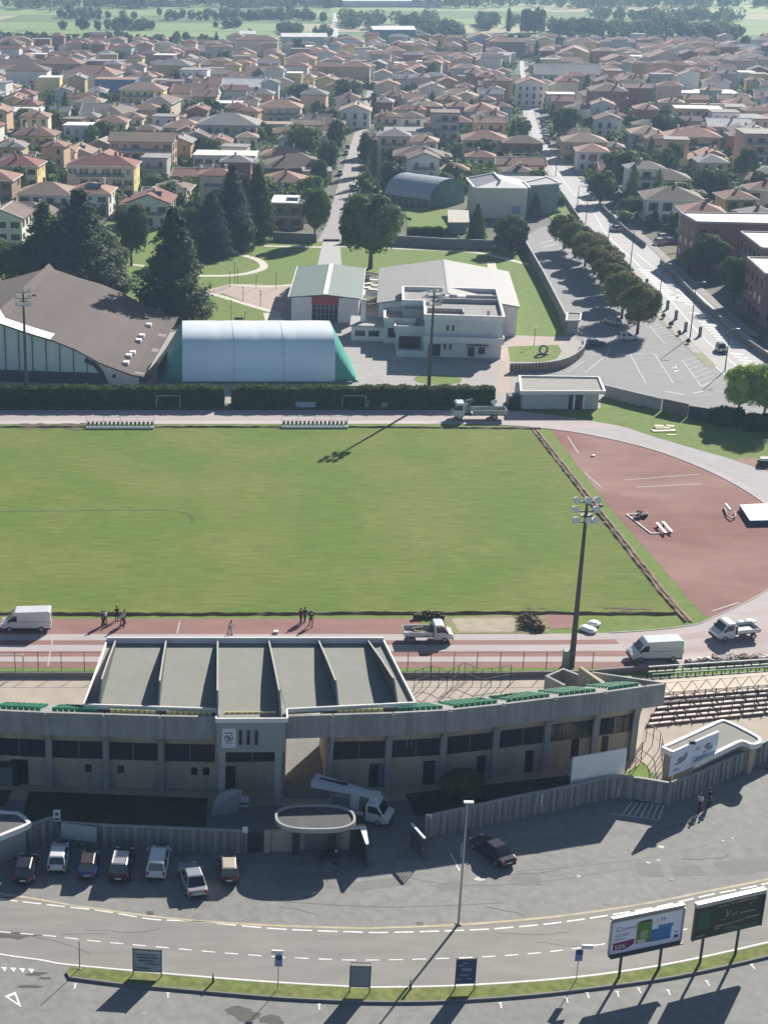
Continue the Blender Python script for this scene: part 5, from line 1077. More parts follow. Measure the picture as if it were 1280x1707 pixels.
def trunk_mesh(kind, ratio, R=5.0):
    H = R * ratio; m_ = MB(); top = {'round': .5, 'oval': .5, 'low': .4, 'cone': .92, 'cedar': .92, 'column': .7}[kind]; m_.tube((0, 0, -.3), (0, 0, H * top * .45), R * .075, R * .055, 7); m_.tube((0, 0, H * top * .45), (.03 * R, .02 * R, H * top), R * .055, R * .02, 6)
    if kind in ('round', 'oval', 'low'):
        for k in range(5): a = k * 1.3; m_.tube((0, 0, H * .22 + k * .02 * H), (math.cos(a) * R * .55, math.sin(a) * R * .55, H * (.45 + .05 * (k % 3))), R * .035, R * .012, 5)
    me = bpy.data.meshes.new('trunk'); me.from_pydata([tuple(p) for p in m_.v], [], m_.f); me.update(); me.materials.append(BARK); return me
PROTO = {'round': (2.2, 1.0), 'oval': (2.7, 1.0), 'low': (1.7, 1.0), 'cone': (3.6, 1.0), 'cedar': (2.6, 1.0), 'column': (6.5, 1.0)}
def tmesh(kind, lod, var):
    key = (kind, lod, var)
    if key not in TP:
        n, lf = {0: (13000, .22), 1: (2600, .40), 2: (800, .62), 3: (260, 1.0)}[lod]; TP[key] = (crown_mesh(kind, n, lf, PROTO[kind][0], hash_(kind) + lod * 10 + var), trunk_mesh(kind, PROTO[kind][0]))
    return TP[key]
def hash_(s): return sum(ord(c) * (i + 3) for i, c in enumerate(s)) % 1000
LEAFMESH = {}
def tree(kind, col, loc, wdt, hgt, lod, label, group=None, name='tree', rz=None, parts=True, cat='tree'):
    v = random.randint(0, 2); key = (kind, lod, v, col)
    if key not in LEAFMESH:
        c, t = tmesh(kind, lod, v); c2 = c.copy(); c2.materials.clear(); c2.materials.append(LF[col]); LEAFMESH[key] = c2
    c2 = LEAFMESH[key]; t = tmesh(kind, lod, v)[1]; R = 5.0; H = R * PROTO[kind][0]; s = (wdt / 2 / R, wdt / 2 / R, hgt / H); rz = random.uniform(0, 6.28) if rz is None else rz
    if not parts:
        o = bpy.data.objects.new(name, c2); COL.objects.link(o); o.location = loc; o.scale = s; o.rotation_euler = (0, 0, rz); return tag(o, label, cat, group)
    r = thing(name, label, cat, loc, rz, group); r.scale = s
    for nm, me in (('crown', c2), ('trunk', t)):
        o = bpy.data.objects.new(nm, me); COL.objects.link(o); o.parent = r; KIDS.setdefault(r.name, []).append(o)
    return r
def T(kind, col, bx, by, wpx, topy, lod, label, group=None, name='tree', **k):
    g = G(bx, by); s = PROJ(*g)[2]; h = zfor(g, topy); return tree(kind, col, (g[0], g[1], 0), wpx / s, h, lod, label, group, name, **k)
random.seed(21); PG = 'large park trees'
T('round', 'dark', 617, 447, 118, 316, 0, 'huge round dark tree standing behind the green-roofed clubhouse', PG)
T('cedar', 'cedar', 288, 524, 128, 348, 0, 'big wide cedar in the park between the sports hall and the white dome', PG, 'cedar')
T('cedar', 'cedar', 135, 478, 165, 318, 0, 'widest dark cedar behind the brown hall roof', PG, 'cedar')
T('round', 'dark', 219, 442, 66, 332, 0, 'round dark tree with visible trunk between the two big cedars', PG)
T('cedar', 'dark', 78, 470, 120, 338, 0, 'dark spreading tree left of the widest cedar', PG, 'cedar')
T('low', 'dark', 178, 462, 84, 372, 0, 'dark bushy tree filling the gap right of the widest cedar', PG)
T('low', 'hedge', -12, 452, 90, 392, 0, 'shrubby tree cut by the left edge above the brown roof', PG)
T('oval', 'dark', 318, 432, 62, 346, 0, 'dark tree behind the big cedar beside the curved path', PG)
T('cone', 'dark', 402, 404, 66, 290, 0, 'dark conifer filling the middle of the group left of the street', PG, 'conifer')
T('cone', 'cedar', 352, 428, 80, 318, 0, 'dark conifer at the left end of the curved park path', PG, 'conifer')
T('cedar', 'cedar', 385, 414, 84, 276, 0, 'tallest dark conifer of the group left of the street', PG, 'conifer')
T('cone', 'dark', 428, 398, 72, 272, 0, 'broad dark conifer rightmost of the park group, beside the solar-roofed house', PG, 'conifer')
T('oval', 'mid', 524, 402, 54, 308, 0, 'mid green tree at the street corner beside the park gate', PG)
T('low', 'hedge', 18, 472, 120, 402, 0, 'broad dense shrub mass at the left edge behind the brown roof', PG)
T('low', 'olive', 105, 470, 84, 418, 0, 'dull olive rounded tree beside the brown roof ridge', PG)
T('cone', 'dark', 793, 405, 38, 338, 0, 'narrow dark conifer in front of the pale tall hall', PG, 'conifer')
T('low', 'dark', 851, 418, 64, 356, 0, 'low round dark tree at the corner of the park wall', PG)
T('cone', 'dark', 891, 362, 24, 316, 1, 'small dark cypress against the teal side of the pale hall', PG, 'cypress')
T('low', 'mid', 930, 350, 22, 322, 1, 'clipped round bush on the lawn beside the avenue', PG, 'bush')
cpt = [(940, 414, 50, 356), (958, 428, 52, 370), (975, 443, 54, 384), (990, 457, 52, 396), (1004, 470, 54, 408), (1016, 488, 56, 424), (1024, 508, 56, 440), (1036, 530, 62, 452), (1062, 556, 66, 470)]
ords = ['farthest', 'second from the far end', 'third from the far end', 'fourth from the far end', 'middle', 'fourth from the near end', 'third from the near end', 'second from the near end', 'nearest']
for i, (x, y, wd, tp) in enumerate(cpt): T('round', 'olive', x, y, wd + 10, tp - 3, 0, 'olive brown tree, %s in the car park row' % ords[i], 'row of trees in the car park')
T('round', 'dark', 1180, 458, 68, 388, 0, 'dark bushy tree in front of the middle brick school block', 'trees in the school yard')
T('oval', 'dark', 1222, 506, 60, 424, 0, 'dark oval tree between the middle and nearest brick school blocks', 'trees in the school yard')
T('low', 'mid', 1148, 452, 34, 412, 1, 'small tree against the farthest brick school block', 'trees in the school yard')
T('round', 'light', 1229, 696, 66, 603, 0, 'light green tree, left one of the pair by the track bend', 'pair of light green trees')
T('round', 'light', 1272, 702, 68, 600, 0, 'light green tree cut by the right edge, right of the pair by the bend', 'pair of light green trees')
T('low', 'dark', 766, 1334, 78, 1284, 0, 'dark bush in the shaded lawn under the grandstand wall', name='bush', cat='bush')
# hedges
def hedge(label, x0, x1, y0, y1, h, seed, n=None, col='hedge', leaf=.17):
    r = thing('hedge', label, 'hedge', ((x0 + x1) / 2, y0, 0), group='clipped hedges'); rng = np.random.default_rng(seed); L = x1 - x0; W = y1 - y0; n = n or int(L * 260); P = []; N = []
    ft, tp = int(n * .45), int(n * .4); x = rng.uniform(x0, x1, n); z = rng.uniform(0, h, n); y = rng.uniform(y0, y1, n)
    P = np.stack([x, y, z], 1); N = rng.normal(size=(n, 3)) * .5
    P[:ft, 1] = y0 + rng.normal(size=ft) * .07; N[:ft, 1] -= 1; P[ft:ft + tp, 2] = h + np.abs(rng.normal(size=tp)) * .13 + .12 * np.sin(x[ft:ft + tp] * 1.9) + .08 * np.sin(x[ft:ft + tp] * .6); N[ft:ft + tp, 2] += 1
    m = n - ft - tp; P[ft + tp:, 0] = np.where(rng.random(m) < .5, x0, x1) + rng.normal(size=m) * .06
    v, f = leaf_quads(P, N, leaf, rng); c = MB().box(x0 + .1, x1 - .1, y0 + .12, y1 - .1, 0, h - .05); o = len(v); o_ = wloc(r); me = bpy.data.meshes.new('foliage'); me.from_pydata((np.concatenate([v, np.array(c.v)]) - np.array(o_)).tolist(), [], f.tolist() + [tuple(i + o for i in q) for q in c.f]); me.update(); me.materials.append(LF[col])
    ob = bpy.data.objects.new('foliage', me); COL.objects.link(ob); ob.parent = r; return r
hedge('long clipped dark hedge along the track in front of the sports hall and dome', -62, G(372, 676)[0], 247.6, 249.8, 3.0, 1)
hedge('clipped dark hedge along the track right of the gap, behind the mast', G(388, 676)[0], G(822, 676)[0], 247.6, 249.8, 3.0, 2)
a = G(1184, 706); b = G(1243, 712); hedge('short dark hedge right of the dark screen fence', a[0], b[0], a[1] - 1, a[1] + 1.2, 2.3, 3)
a = G(1242, 716); hedge('dark hedge cut by the right edge under the light green trees', a[0], a[0] + 16, a[1] - 1, a[1] + 1.2, 2.3, 4)
a = G(680, 392); b = G(738, 392); hedge('dark hedge at the front of the back lawn behind the park wall', a[0], b[0], a[1], a[1] + 2, 1.8, 5)
for k, (x, y) in enumerate(((1080, 500), (1092, 515), (1105, 530), (1118, 544), (1132, 558), (1147, 572), (1062, 482))):
    T('low', 'dark', x, y, 9, y - 9, 2, 'small round shrub in the dry strip between car park and avenue', 'shrubs in the planted strip', 'shrub', parts=False, cat='shrub')

# ------------------------------------------------------------------ houses
WALLS = {n: M('wall_' + n.replace(' ', '_'), c, .07, .4, .85, var2=.3, tint=tuple(x * .8 for x in c), scale2=.15) for n, c in
         {'cream': (0.624, 0.552, 0.42), 'white': (0.72, 0.696, 0.66), 'yellow': (0.696, 0.6, 0.264), 'pinkish': (0.552, 0.372, 0.312), 'grey': (0.408, 0.408, 0.408), 'brown': (0.288, 0.204, 0.156), 'peach': (0.6, 0.432, 0.288), 'brick': (0.288, 0.144, 0.102), 'ochre': (0.504, 0.36, 0.18), 'blue': (0.096, 0.192, 0.432), 'pale blue': (0.48, 0.552, 0.6)}.items()}
RFS = {n: M('roof_' + n.replace(' ', '_'), c, .16, .5, .9, rnd=.14, wave=(2.2, .08, 'X'), var2=.5, tint=tuple(x * .7 for x in c), scale2=.25) for n, c in
       {'terracotta': (.27, .15, .115), 'red': (0.228, 0.0936, 0.078), 'brown': (0.162, 0.12, 0.102), 'pale tile': (0.336, 0.24, 0.186), 'grey': (0.24, 0.234, 0.228), 'white': (0.696, 0.684, 0.66), 'orange': (.345, .205, .15)}.items()}
HOUSES = []; HCOUNT = 0
def house_geo(w, d, h, roof, pitch=.38, oh=.6):
    wm, rm = MB(), MB(); x, y = w / 2, d / 2
    if roof == 'flat':
        wm.box(-x, x, -y, y, 0, h); rm.box(-x - .3, x + .3, -y - .3, y + .3, h, h + .35); return wm, rm, h + .35
    X, Y = x + oh, y + oh; ax = w >= d; half = Y if ax else X; rh = half * pitch; e = h - oh * pitch * .6
    if roof == 'gable':
        if ax:
            wm.add([(-x, -y, 0), (x, -y, 0), (x, y, 0), (-x, y, 0), (-x, -y, h), (x, -y, h), (x, y, h), (-x, y, h), (-x, 0, h + y * pitch), (x, 0, h + y * pitch)], [(0, 1, 5, 4), (2, 3, 7, 6), (1, 2, 6, 9, 5), (3, 0, 4, 8, 7)]); q = [(-X, -Y, e), (X, -Y, e), (X, 0, e + rh), (-X, 0, e + rh), (-X, Y, e), (X, Y, e)]
        else:
            wm.add([(-x, -y, 0), (x, -y, 0), (x, y, 0), (-x, y, 0), (-x, -y, h), (x, -y, h), (x, y, h), (-x, y, h), (0, -y, h + x * pitch), (0, y, h + x * pitch)], [(0, 1, 5, 8, 4), (2, 3, 7, 9, 6), (1, 2, 6, 5), (3, 0, 4, 7)]); q = [(-X, -Y, e), (-X, Y, e), (0, Y, e + rh), (0, -Y, e + rh), (X, -Y, e), (X, Y, e)]
        up = q; lo = [(a, b, c - .2) for a, b, c in q]; n = 6; rm.add([(a, b, c + .12) for a, b, c in up] + lo, [(0, 1, 2, 3), (3, 2, 5, 4), (9, 8, 7, 6), (10, 11, 8, 9), (0, 6, 7, 1), (4, 5, 11, 10), (0, 3, 9, 6), (3, 4, 10, 9), (1, 7, 8, 2), (2, 8, 11, 5)])
    else:
        wm.box(-x, x, -y, y, 0, h); r = max(X - Y, 0) if ax else 0; r2 = max(Y - X, 0) if not ax else 0
        q = [(-X, -Y, e), (X, -Y, e), (X, Y, e), (-X, Y, e), (-r, -r2, e + rh), (r, r2, e + rh)]
        if ax: fs = [(0, 1, 5, 4), (1, 2, 5), (2, 3, 4, 5), (3, 0, 4)]
        else: fs = [(0, 1, 4), (1, 2, 5, 4), (2, 3, 5), (3, 0, 4, 5)]
        rm.add([(a, b, c + .1) for a, b, c in q] + [(a, b, c - .15) for a, b, c in q[:4]], fs + [(9, 8, 7, 6), (0, 6, 7, 1), (1, 7, 8, 2), (2, 8, 9, 3), (3, 9, 6, 0)])
    return wm, rm, h + rh
SHUT = [M('shutter_green', (.05, .1, .07), .1, 1), M('shutter_brown', (.1, .06, .04), .1, 1)]
def house(loc, w, d, st, roof, wc, rc, rz, lod, label=None, group='houses of the town', name='house', solar=False, balc=None, cat='house'):
    h = st * 3.05 + .4; wm, rm, top = house_geo(w, d, h, roof); r = thing(name, label, cat, group=group); wm.build('wall', WALLS[wc], r, fixn=True); ro = rm.build('roof', RFS[rc], r)
    rr = random.Random(int(loc[0] * 31 + loc[1] * 17))
    if roof != 'flat' and lod < 3:
        for k in range(rr.choice((1, 1, 2))):
            cx, cy = rr.uniform(-w * .3, w * .3), rr.uniform(-d * .25, d * .3); MB().box(cx - .35, cx + .35, cy - .35, cy + .35, h, top + .7).build('chimney', WALLS[rr.choice(('white', 'cream', 'brick'))], ro)
    if roof == 'gable' and rr.random() < .6:
        ax = w >= d; X, Y = w / 2 + .6, d / 2 + .6; e = h - .6 * .38 * .6 + .14; rh = (Y if ax else X) * .38; m_ = MB()
        for s in (-1, 1):
            for t in (-1, 1):
                if ax: m_.beam((s * X, t * Y, e), (s * X, 0, e + rh), .22, .26)
                else: m_.beam((t * X, s * Y, e), (0, s * Y, e + rh), .22, .26)
        m_.beam((-X, 0, e + rh - .02), (X, 0, e + rh - .02), .2, .12) if ax else m_.beam((0, -Y, e + rh - .02), (0, Y, e + rh - .02), .2, .12); m_.build('verge_board', WALLS['white'], ro)
    elif roof == 'hip' and rr.random() < .45:
        X, Y = w / 2 + .64, d / 2 + .64; m_ = MB(); m_.wall([(-X, -Y), (X, -Y), (X, Y), (-X, Y), (-X, -Y)], h - .28, h - .06, .14); m_.build('gutter', WALLS['white'], ro)
    if lod <= 1:
        nb = max(2, int(w / 3.0)); wi = []
        for f in range(st):
            for j in range(nb):
                xc = -w / 2 + (j + .5) * w / nb; z = .9 + f * 3.05; wi.append((xc, -d / 2, z, 0, rr.random()))
            if lod == 0:
                ns = max(1, int(d / 4))
                for j in range(ns): wi.append((w / 2, -d / 2 + (j + .5) * d / ns, .9 + f * 3.05, 1, rr.random()))
        for xc, yc, z, side, q in wi:
            if q < .12: continue
            ww, hh = (1.1, 1.5) if q < .75 else (1.3, 2.2); zz = z if q < .75 else z - .6; m_ = MB(); s2 = MB()
            if side == 0: m_.box(xc - ww / 2, xc + ww / 2, yc - .05, yc + .05, zz, zz + hh)
            else: m_.box(xc - .05, xc + .05, yc - ww / 2, yc + ww / 2, zz, zz + hh)
            wo = m_.build('window', GLASS, r)
            if lod == 0 and q > .3:
                for s in (-1, 1):
                    sm = MB()
                    if side == 0: sm.box(xc + s * (ww / 2 + .3) - .25, xc + s * (ww / 2 + .3) + .25, yc - .08, yc + .02, zz, zz + hh)
                    else: sm.box(xc - .02, xc + .08, yc + s * (ww / 2 + .3) - .25, yc + s * (ww / 2 + .3) + .25, zz, zz + hh)
                    sm.build('shutter', SHUT[int(loc[0]) % 2], wo)
        if (balc if balc is not None else rr.random() < .4) and st > 1:
            for f in range(1, st):
                bx = MB().box(-w * .35, w * .35, -d / 2 - 1.2, -d / 2, f * 3.05 + .1, f * 3.05 + .28); bo = bx.build('balcony', WALLS['white'], r); m_ = MB(); m_.wall([(-w * .35, -d / 2 - .02), (-w * .35, -d / 2 - 1.18), (w * .35, -d / 2 - 1.18), (w * .35, -d / 2 - .02)], f * 3.05 + .28, f * 3.05 + 1.2, .06); m_.build('railing', SHUT[0] if wc == 'peach' else CONCD, bo)
    if solar:
        px, py = w * .1, -d * .22; zz = h + (d / 2 - abs(py)) * .38 + .35 if roof != 'flat' else h + .6; MB().obox((px, py, zz), w * .36, d * .22, .1, rx=math.atan(.38) if roof != 'flat' else .25).build('solar_panel', PANS, ro)
    r.location = loc; r.rotation_euler = (0, 0, rz); HOUSES.append((r, loc, w, d, st, roof, wc, rc)); return r
OCC = []
def HB(xl, xr, yb, d, st, roof, wc, rc, label, lod=0, rz=RZ, **k):
    a, b = G(xl, yb), G(xr, yb); w = max(4, (b[0] - a[0])); c = ((a[0] + b[0]) / 2 + E2[0] * d / 2, (a[1] + b[1]) / 2 + E2[1] * d / 2, 0); OCC.append((c[0], c[1], max(w, d) * .62)); return house(c, w, d, st, roof, wc, rc, rz, lod, label, **k)
random.seed(31)
HB(-12, 64, 330, 11, 3, 'hip', 'cream', 'red', 'three-storey cream terrace with red roof and bright yellow end, cut by the left edge')
HB(112, 224, 330, 11, 3, 'hip', 'cream', 'red', 'three-storey cream terrace with red roof, right of its twin at the left edge', balc=True)
for x, y in ((64, 330), (224, 330)):     # the yellow end walls
    h_ = HOUSES[-2 if x == 64 else -1]; r_ = h_[0]; w_, d_ = h_[2], h_[3]; r_loc, r_rot = Vector(r_.location), r_.rotation_euler.copy(); m_ = MB().box(w_ / 2, w_ / 2 + .06, -d_ / 2, d_ / 2, 0, 9.5); r_.location = (0, 0, 0); o = m_.build('end_wall', WALLS['yellow'], r_); tag(o, 'bright yellow end wall'); r_.location = r_loc
HB(30, 118, 362, 12, 2, 'hip', 'white', 'pale tile', 'white house with pale tiled hip roof in front of the cream terraces')
HB(112, 182, 360, 11, 2, 'hip', 'white', 'orange', 'white house with orange hip roof and solar panels left of the red gable', solar=True)
HB(-8, 84, 378, 12, 1, 'hip', 'white', 'brown', 'low white house with brown roof above the dense shrubs at the left edge')
HB(-30, 38, 405, 12, 2, 'gable', 'white', 'brown', 'white porched house with brown roof cut by the left edge')
HB(212, 282, 378, 13, 2, 'gable', 'white', 'red', 'white gabled house with red roof and solar panel behind the round park tree', solar=True)
HB(182, 288, 284, 11, 3, 'gable', 'pinkish', 'pale tile', 'pinkish three-storey apartment house with twin gables', balc=True)
HB(322, 424, 294, 12, 2, 'flat', 'pale blue', 'white', 'pale blue flat-roofed house among gardens left of the street', balc=False)
HB(288, 372, 312, 9, 1, 'gable', 'ochre', 'orange', 'low house with long orange tiled roof behind the conifers')
HB(436, 508, 276, 12, 1, 'hip', 'cream', 'orange', 'villa with orange hip roof, rear one of the two beside the street')
HB(434, 508, 322, 13, 1, 'hip', 'cream', 'orange', 'villa with broad orange hip roof, front one of the two beside the street')
HB(452, 506, 380, 12, 2, 'flat', 'brown', 'white', 'house with white flat roof carrying solar panels beside the conifers', solar=True)
HB(272, 336, 242, 12, 2, 'hip', 'cream', 'pale tile', 'cream villa with pale hip roof above the gardens')
HB(-30, 68, 214, 16, 2, 'flat', 'pale blue', 'white', 'white flat-roofed workshop at the left edge behind the dark tree')
HB(158, 226, 168, 12, 3, 'flat', 'blue', 'terracotta', 'building with bright blue upper wall in the left part of town', lod=1)
HB(200, 272, 186, 13, 3, 'hip', 'yellow', 'pale tile', 'pale yellow block with shallow pale hip roof in the left part of town', lod=1)
HB(134, 214, 204, 18, 1, 'gable', 'grey', 'grey', 'wide low shed with grey sheet roof below the pale yellow block')
HB(20, 90, 256, 12, 2, 'hip', 'yellow', 'terracotta', 'house with terracotta hip roof and yellow wall behind the cream terraces')
HB(96, 152, 272, 12, 1, 'gable', 'cream', 'pale tile', 'low house with pale roof and three dark solar panels', solar=True)
HB(656, 736, 294, 13, 2, 'hip', 'brick', 'brown', 'brown villa with bands of pale wall behind the barrel-roofed hall')
HB(640, 720, 250, 12, 2, 'flat', 'white', 'grey', 'white flat-roofed building behind the brown villa')
HB(716, 762, 248, 11, 4, 'flat', 'grey', 'brown', 'dark four-storey apartment block with stacked balconies in the middle of town', balc=True)
HB(772, 842, 264, 13, 2, 'hip', 'cream', 'terracotta', 'cream house with terracotta hip roof behind the solar-roofed hall')
HB(838, 902, 270, 10, 2, 'hip', 'brick', 'brown', 'long brown-roofed house beside the avenue')
HB(828, 906, 292, 9, 1, 'gable', 'peach', 'orange', 'low orange-roofed house directly behind the pale tall hall')
HB(736, 778, 300, 8, 1, 'hip', 'brown', 'terracotta', 'small brown garden house right of the barrel-roofed hall')
HB(938, 1008, 268, 12, 2, 'hip', 'ochre', 'pale tile', 'ochre villa with pale hip roof at the right side of the avenue')
HB(962, 1010, 285, 10, 2, 'hip', 'white', 'orange', 'white house with orange roof next to the ochre villa by the avenue')
HB(1052, 1100, 252, 11, 2, 'hip', 'grey', 'pale tile', 'grey house with pale hip roof left of the peach apartments')
HB(1112, 1196, 258, 12, 2, 'hip', 'peach', 'orange', 'peach apartment house with dark green balcony band', balc=True)
HB(1046, 1096, 290, 10, 1, 'hip', 'white', 'orange', 'small white house with orange roof below the grey hip-roofed house')
HB(1150, 1210, 282, 11, 1, 'hip', 'cream', 'orange', 'cream house with orange hip roof below the peach apartments')
HB(1056, 1150, 318, 13, 1, 'hip', 'white', 'brown', 'wide brown hip-roofed house among dark trees right of the avenue')
HB(1076, 1166, 372, 13, 2, 'hip', 'white', 'brown', 'white villa with brown hip roof beside the farthest brick school block')
HB(1234, 1290, 290, 14, 4, 'flat', 'pinkish', 'grey', 'tall pale pinkish block cut by the right edge')
HB(982, 1040, 204, 16, 4, 'hip', 'brick', 'brown', 'tall brick block with hip roof right of the avenue', lod=1)
HB(992, 1034, 228, 11, 2, 'gable', 'white', 'red', 'white house with red gable roof below the tall brick block', lod=1)
HB(1132, 1228, 168, 18, 1, 'flat', 'white', 'white', 'long white-roofed warehouse in the right part of town', lod=1)
HB(892, 998, 146, 22, 2, 'gable', 'grey', 'grey', 'long grey-roofed warehouse beyond the avenue', lod=1)
HB(1180, 1250, 240, 12, 2, 'gable', 'grey', 'white', 'grey building with bright white roof behind the peach apartments', lod=1)
HB(1150, 1204, 214, 12, 2, 'gable', 'cream', 'pale tile', 'long pale-roofed building behind the bright white roof', lod=1)
HB(860, 905, 176, 14, 3, 'gable', 'white', 'terracotta', 'white three-storey house with small dark windows beside the upper avenue', lod=1)
HB(370, 440, 168, 16, 2, 'gable', 'cream', 'white', 'broad cream building with bright pale gable in the middle left of town', lod=1)
HB(300, 345, 150, 14, 3, 'flat', 'white', 'grey', 'white frame-like building with dark storeys in the far left of town', lod=1)
HB(430, 500, 205, 12, 2, 'hip', 'cream', 'orange', 'cream villa with orange hip roof and porch above the long low wing', lod=1)
HB(400, 492, 222, 9, 1, 'flat', 'pale blue', 'pale tile', 'long low pale wing in front of the porched villa', lod=1)
HB(566, 616, 212, 14, 2, 'gable', 'white', 'pale tile', 'white gabled house right at the upper end of the street', lod=1)
# the rest of the town
def near_poly(x, y, L, R, m):
    for a, b in zip(L, R):
        if abs(y - (a[1] + b[1]) / 2) < 14 and min(a[0], b[0]) - m < x < max(a[0], b[0]) + m: return True
    return False
STL, STR = resample([p[:2] for p in GG(stl)], 60), resample([p[:2] for p in GG(strr)], 60)
BLOCKED = [(76, 449, 17), (88, 436, 16), (98, 440, 12), (79, 408, 8), (74, 425, 14), (132, 365, 18), (137, 338, 18), (128, 311, 18), (100, 420, 12)]
PARKL = [(-200, 430), (-40, 425), (15, 408), (130, 418), (113, 480), (400, 350)]
def free(x, y, r):
    if near_poly(x, y, AL, AR, r * .75 + 1) or near_poly(x, y, STL, STR, r * .7): return False
    if y < 415 + (12 if x < 20 else 0) and x < 125: return False
    if y < 385 and x < 150: return False
    for a, b, c in OCC + BLOCKED:
        if (x - a) ** 2 + (y - b) ** 2 < (c + r) ** 2: return False
    return True
cand = []; random.seed(77); v = 395
while v < 1128:
    dv = random.uniform(12.5, 15.8); u = -420
    while u < 560:
        u += random.uniform(12.5, 17.5); x = u * E1[0] + (v - 400) * E2[0] + 60; y = 400 + u * E1[1] + (v - 400) * E2[1] + random.uniform(-2.5, 2.5)
        px, py, s = PROJ(x, y)
        if not (-45 < px < 1325) or y > 1075 or y < 330: continue
        big = random.random() < .2; w = random.uniform(15, 27) if big else random.uniform(7, 12); d = random.uniform(11, 17) if big else random.uniform(7, 10.5)
        if not free(x, y, max(w, d) * .5): continue
        if random.random() < (.2 if y < 700 else .1): continue
        OCC.append((x, y, max(w, d) * .5)); cand.append((y, x, w, d, big))
    v += dv
cand.sort(); MAXI = 300 - len(HOUSES)
def zone(px, y):
    a = PROJ(*lerp(STL[min(range(60), key=lambda i: abs(STL[i][1] - y))], STR[0], 0))[0] if y < 760 else 625; b = PROJ(*AL[min(range(60), key=lambda i: abs(AL[i][1] - y))])[0] if y < 1000 else 866
    s = 'at the left edge' if px < 110 else 'left of the street' if px < a - 120 else 'beside the street' if px < a + 10 else 'right of the street' if px < a + 130 else 'between street and avenue' if px < b - 60 else 'beside the avenue' if px < b + 60 else 'right of the avenue' if px < b + 220 else 'near the right edge'
    d = 'park side' if y < 470 else 'near town' if y < 540 else 'lower middle town' if y < 620 else 'middle town' if y < 720 else 'upper town' if y < 850 else 'far town' if y < 980 else 'outermost town'
    return d, s
LAB = {}
far_w, far_r = {}, {}
MASS = []
for i, (y, x, w, d, big) in enumerate(cand):
    st = random.choice((2, 2, 2, 3, 1, 2)) if not big else random.choice((1, 2, 2, 3)); roof = random.choice(('hip', 'hip', 'gable', 'gable', 'hip')) if random.random() > .14 else 'flat'
    wc = random.choice(('cream', 'white', 'cream', 'pinkish', 'grey', 'peach', 'ochre', 'white', 'brown', 'cream', 'pale blue', 'brick', 'white', 'yellow')); rc = random.choice(('terracotta', 'terracotta', 'brown', 'pale tile', 'red', 'terracotta', 'brown', 'grey', 'orange')) if roof != 'flat' else random.choice(('white', 'grey', 'brown', 'grey'))
    rz = RZ + random.choice((0, 0, 0, math.pi / 2)) * 0 + random.uniform(-.11, .11) + (math.pi if random.random() < .0 else 0)
    if random.random() < .3: w, d = d, w
    if i < MAXI:
        lod = 0 if y < 480 else 1 if y < 640 else 2; r = house((x, y, 0), w, d, st, roof, wc, rc, rz, lod, 'x')
        px = PROJ(x, y)[0]; dz, sz = zone(px, y); kind = {'hip': 'hip', 'gable': 'gabled', 'flat': 'flat'}[roof]; size = 'long' if max(w, d) > 16 else 'tall' if st == 3 else 'low' if st == 1 else ''
        lab = ('%s %s %s house, %s roof, %s %s' % (size, wc.replace('pale blue', 'bluish'), kind, rc.replace('pale tile', 'sandy'), dz, sz)).replace('  ', ' ').strip(); LAB.setdefault(lab, []).append((px, r))
    else: MASS.append((x, y, w, d, st, roof, wc, rc, rz))
ORD = ['leftmost', 'second from left', 'third from left', 'fourth from left', 'fifth from left', 'sixth from left', 'seventh from left', 'eighth from left']
def settle(LAB, words):
    for lab, L in LAB.items():
        if len(L) == 1: L[0][1]['label'] = lab; continue
        L.sort(key=lambda q: q[0]); n = len(L)
        for k, (px, r) in enumerate(L):
            o = ('left' if k == 0 else 'right') if n == 2 else 'rightmost' if k == n - 1 else ORD[min(k, 7)]
            r['label'] = '%s: %s' % (o, lab)
settle(LAB, 'its kind there')
# farthest houses: one mass
mats = list(WALLS.values()) + list(RFS.values()); idx = {m.name: i for i, m in enumerate(mats)}; fm = MB()
for x, y, w, d, st, roof, wc, rc, rz in MASS:
    wm, rm, top = house_geo(w, d, st * 3.05 + .4, roof); c, s = math.cos(rz), math.sin(rz)
    for mb_, mt in ((wm, WALLS[wc]), (rm, RFS[rc])): fm.add([(x + a * c - b * s, y + a * s + b * c, z) for a, b, z in mb_.v], mb_.f, idx[mt.name])
if MASS: fm.build('distant_houses', mats, origin=(0, 0, 0), label='dense mass of small tiled houses far off at the edge of town', cat='houses', kind='stuff')
print('houses', len(HOUSES), 'mass', len(MASS))

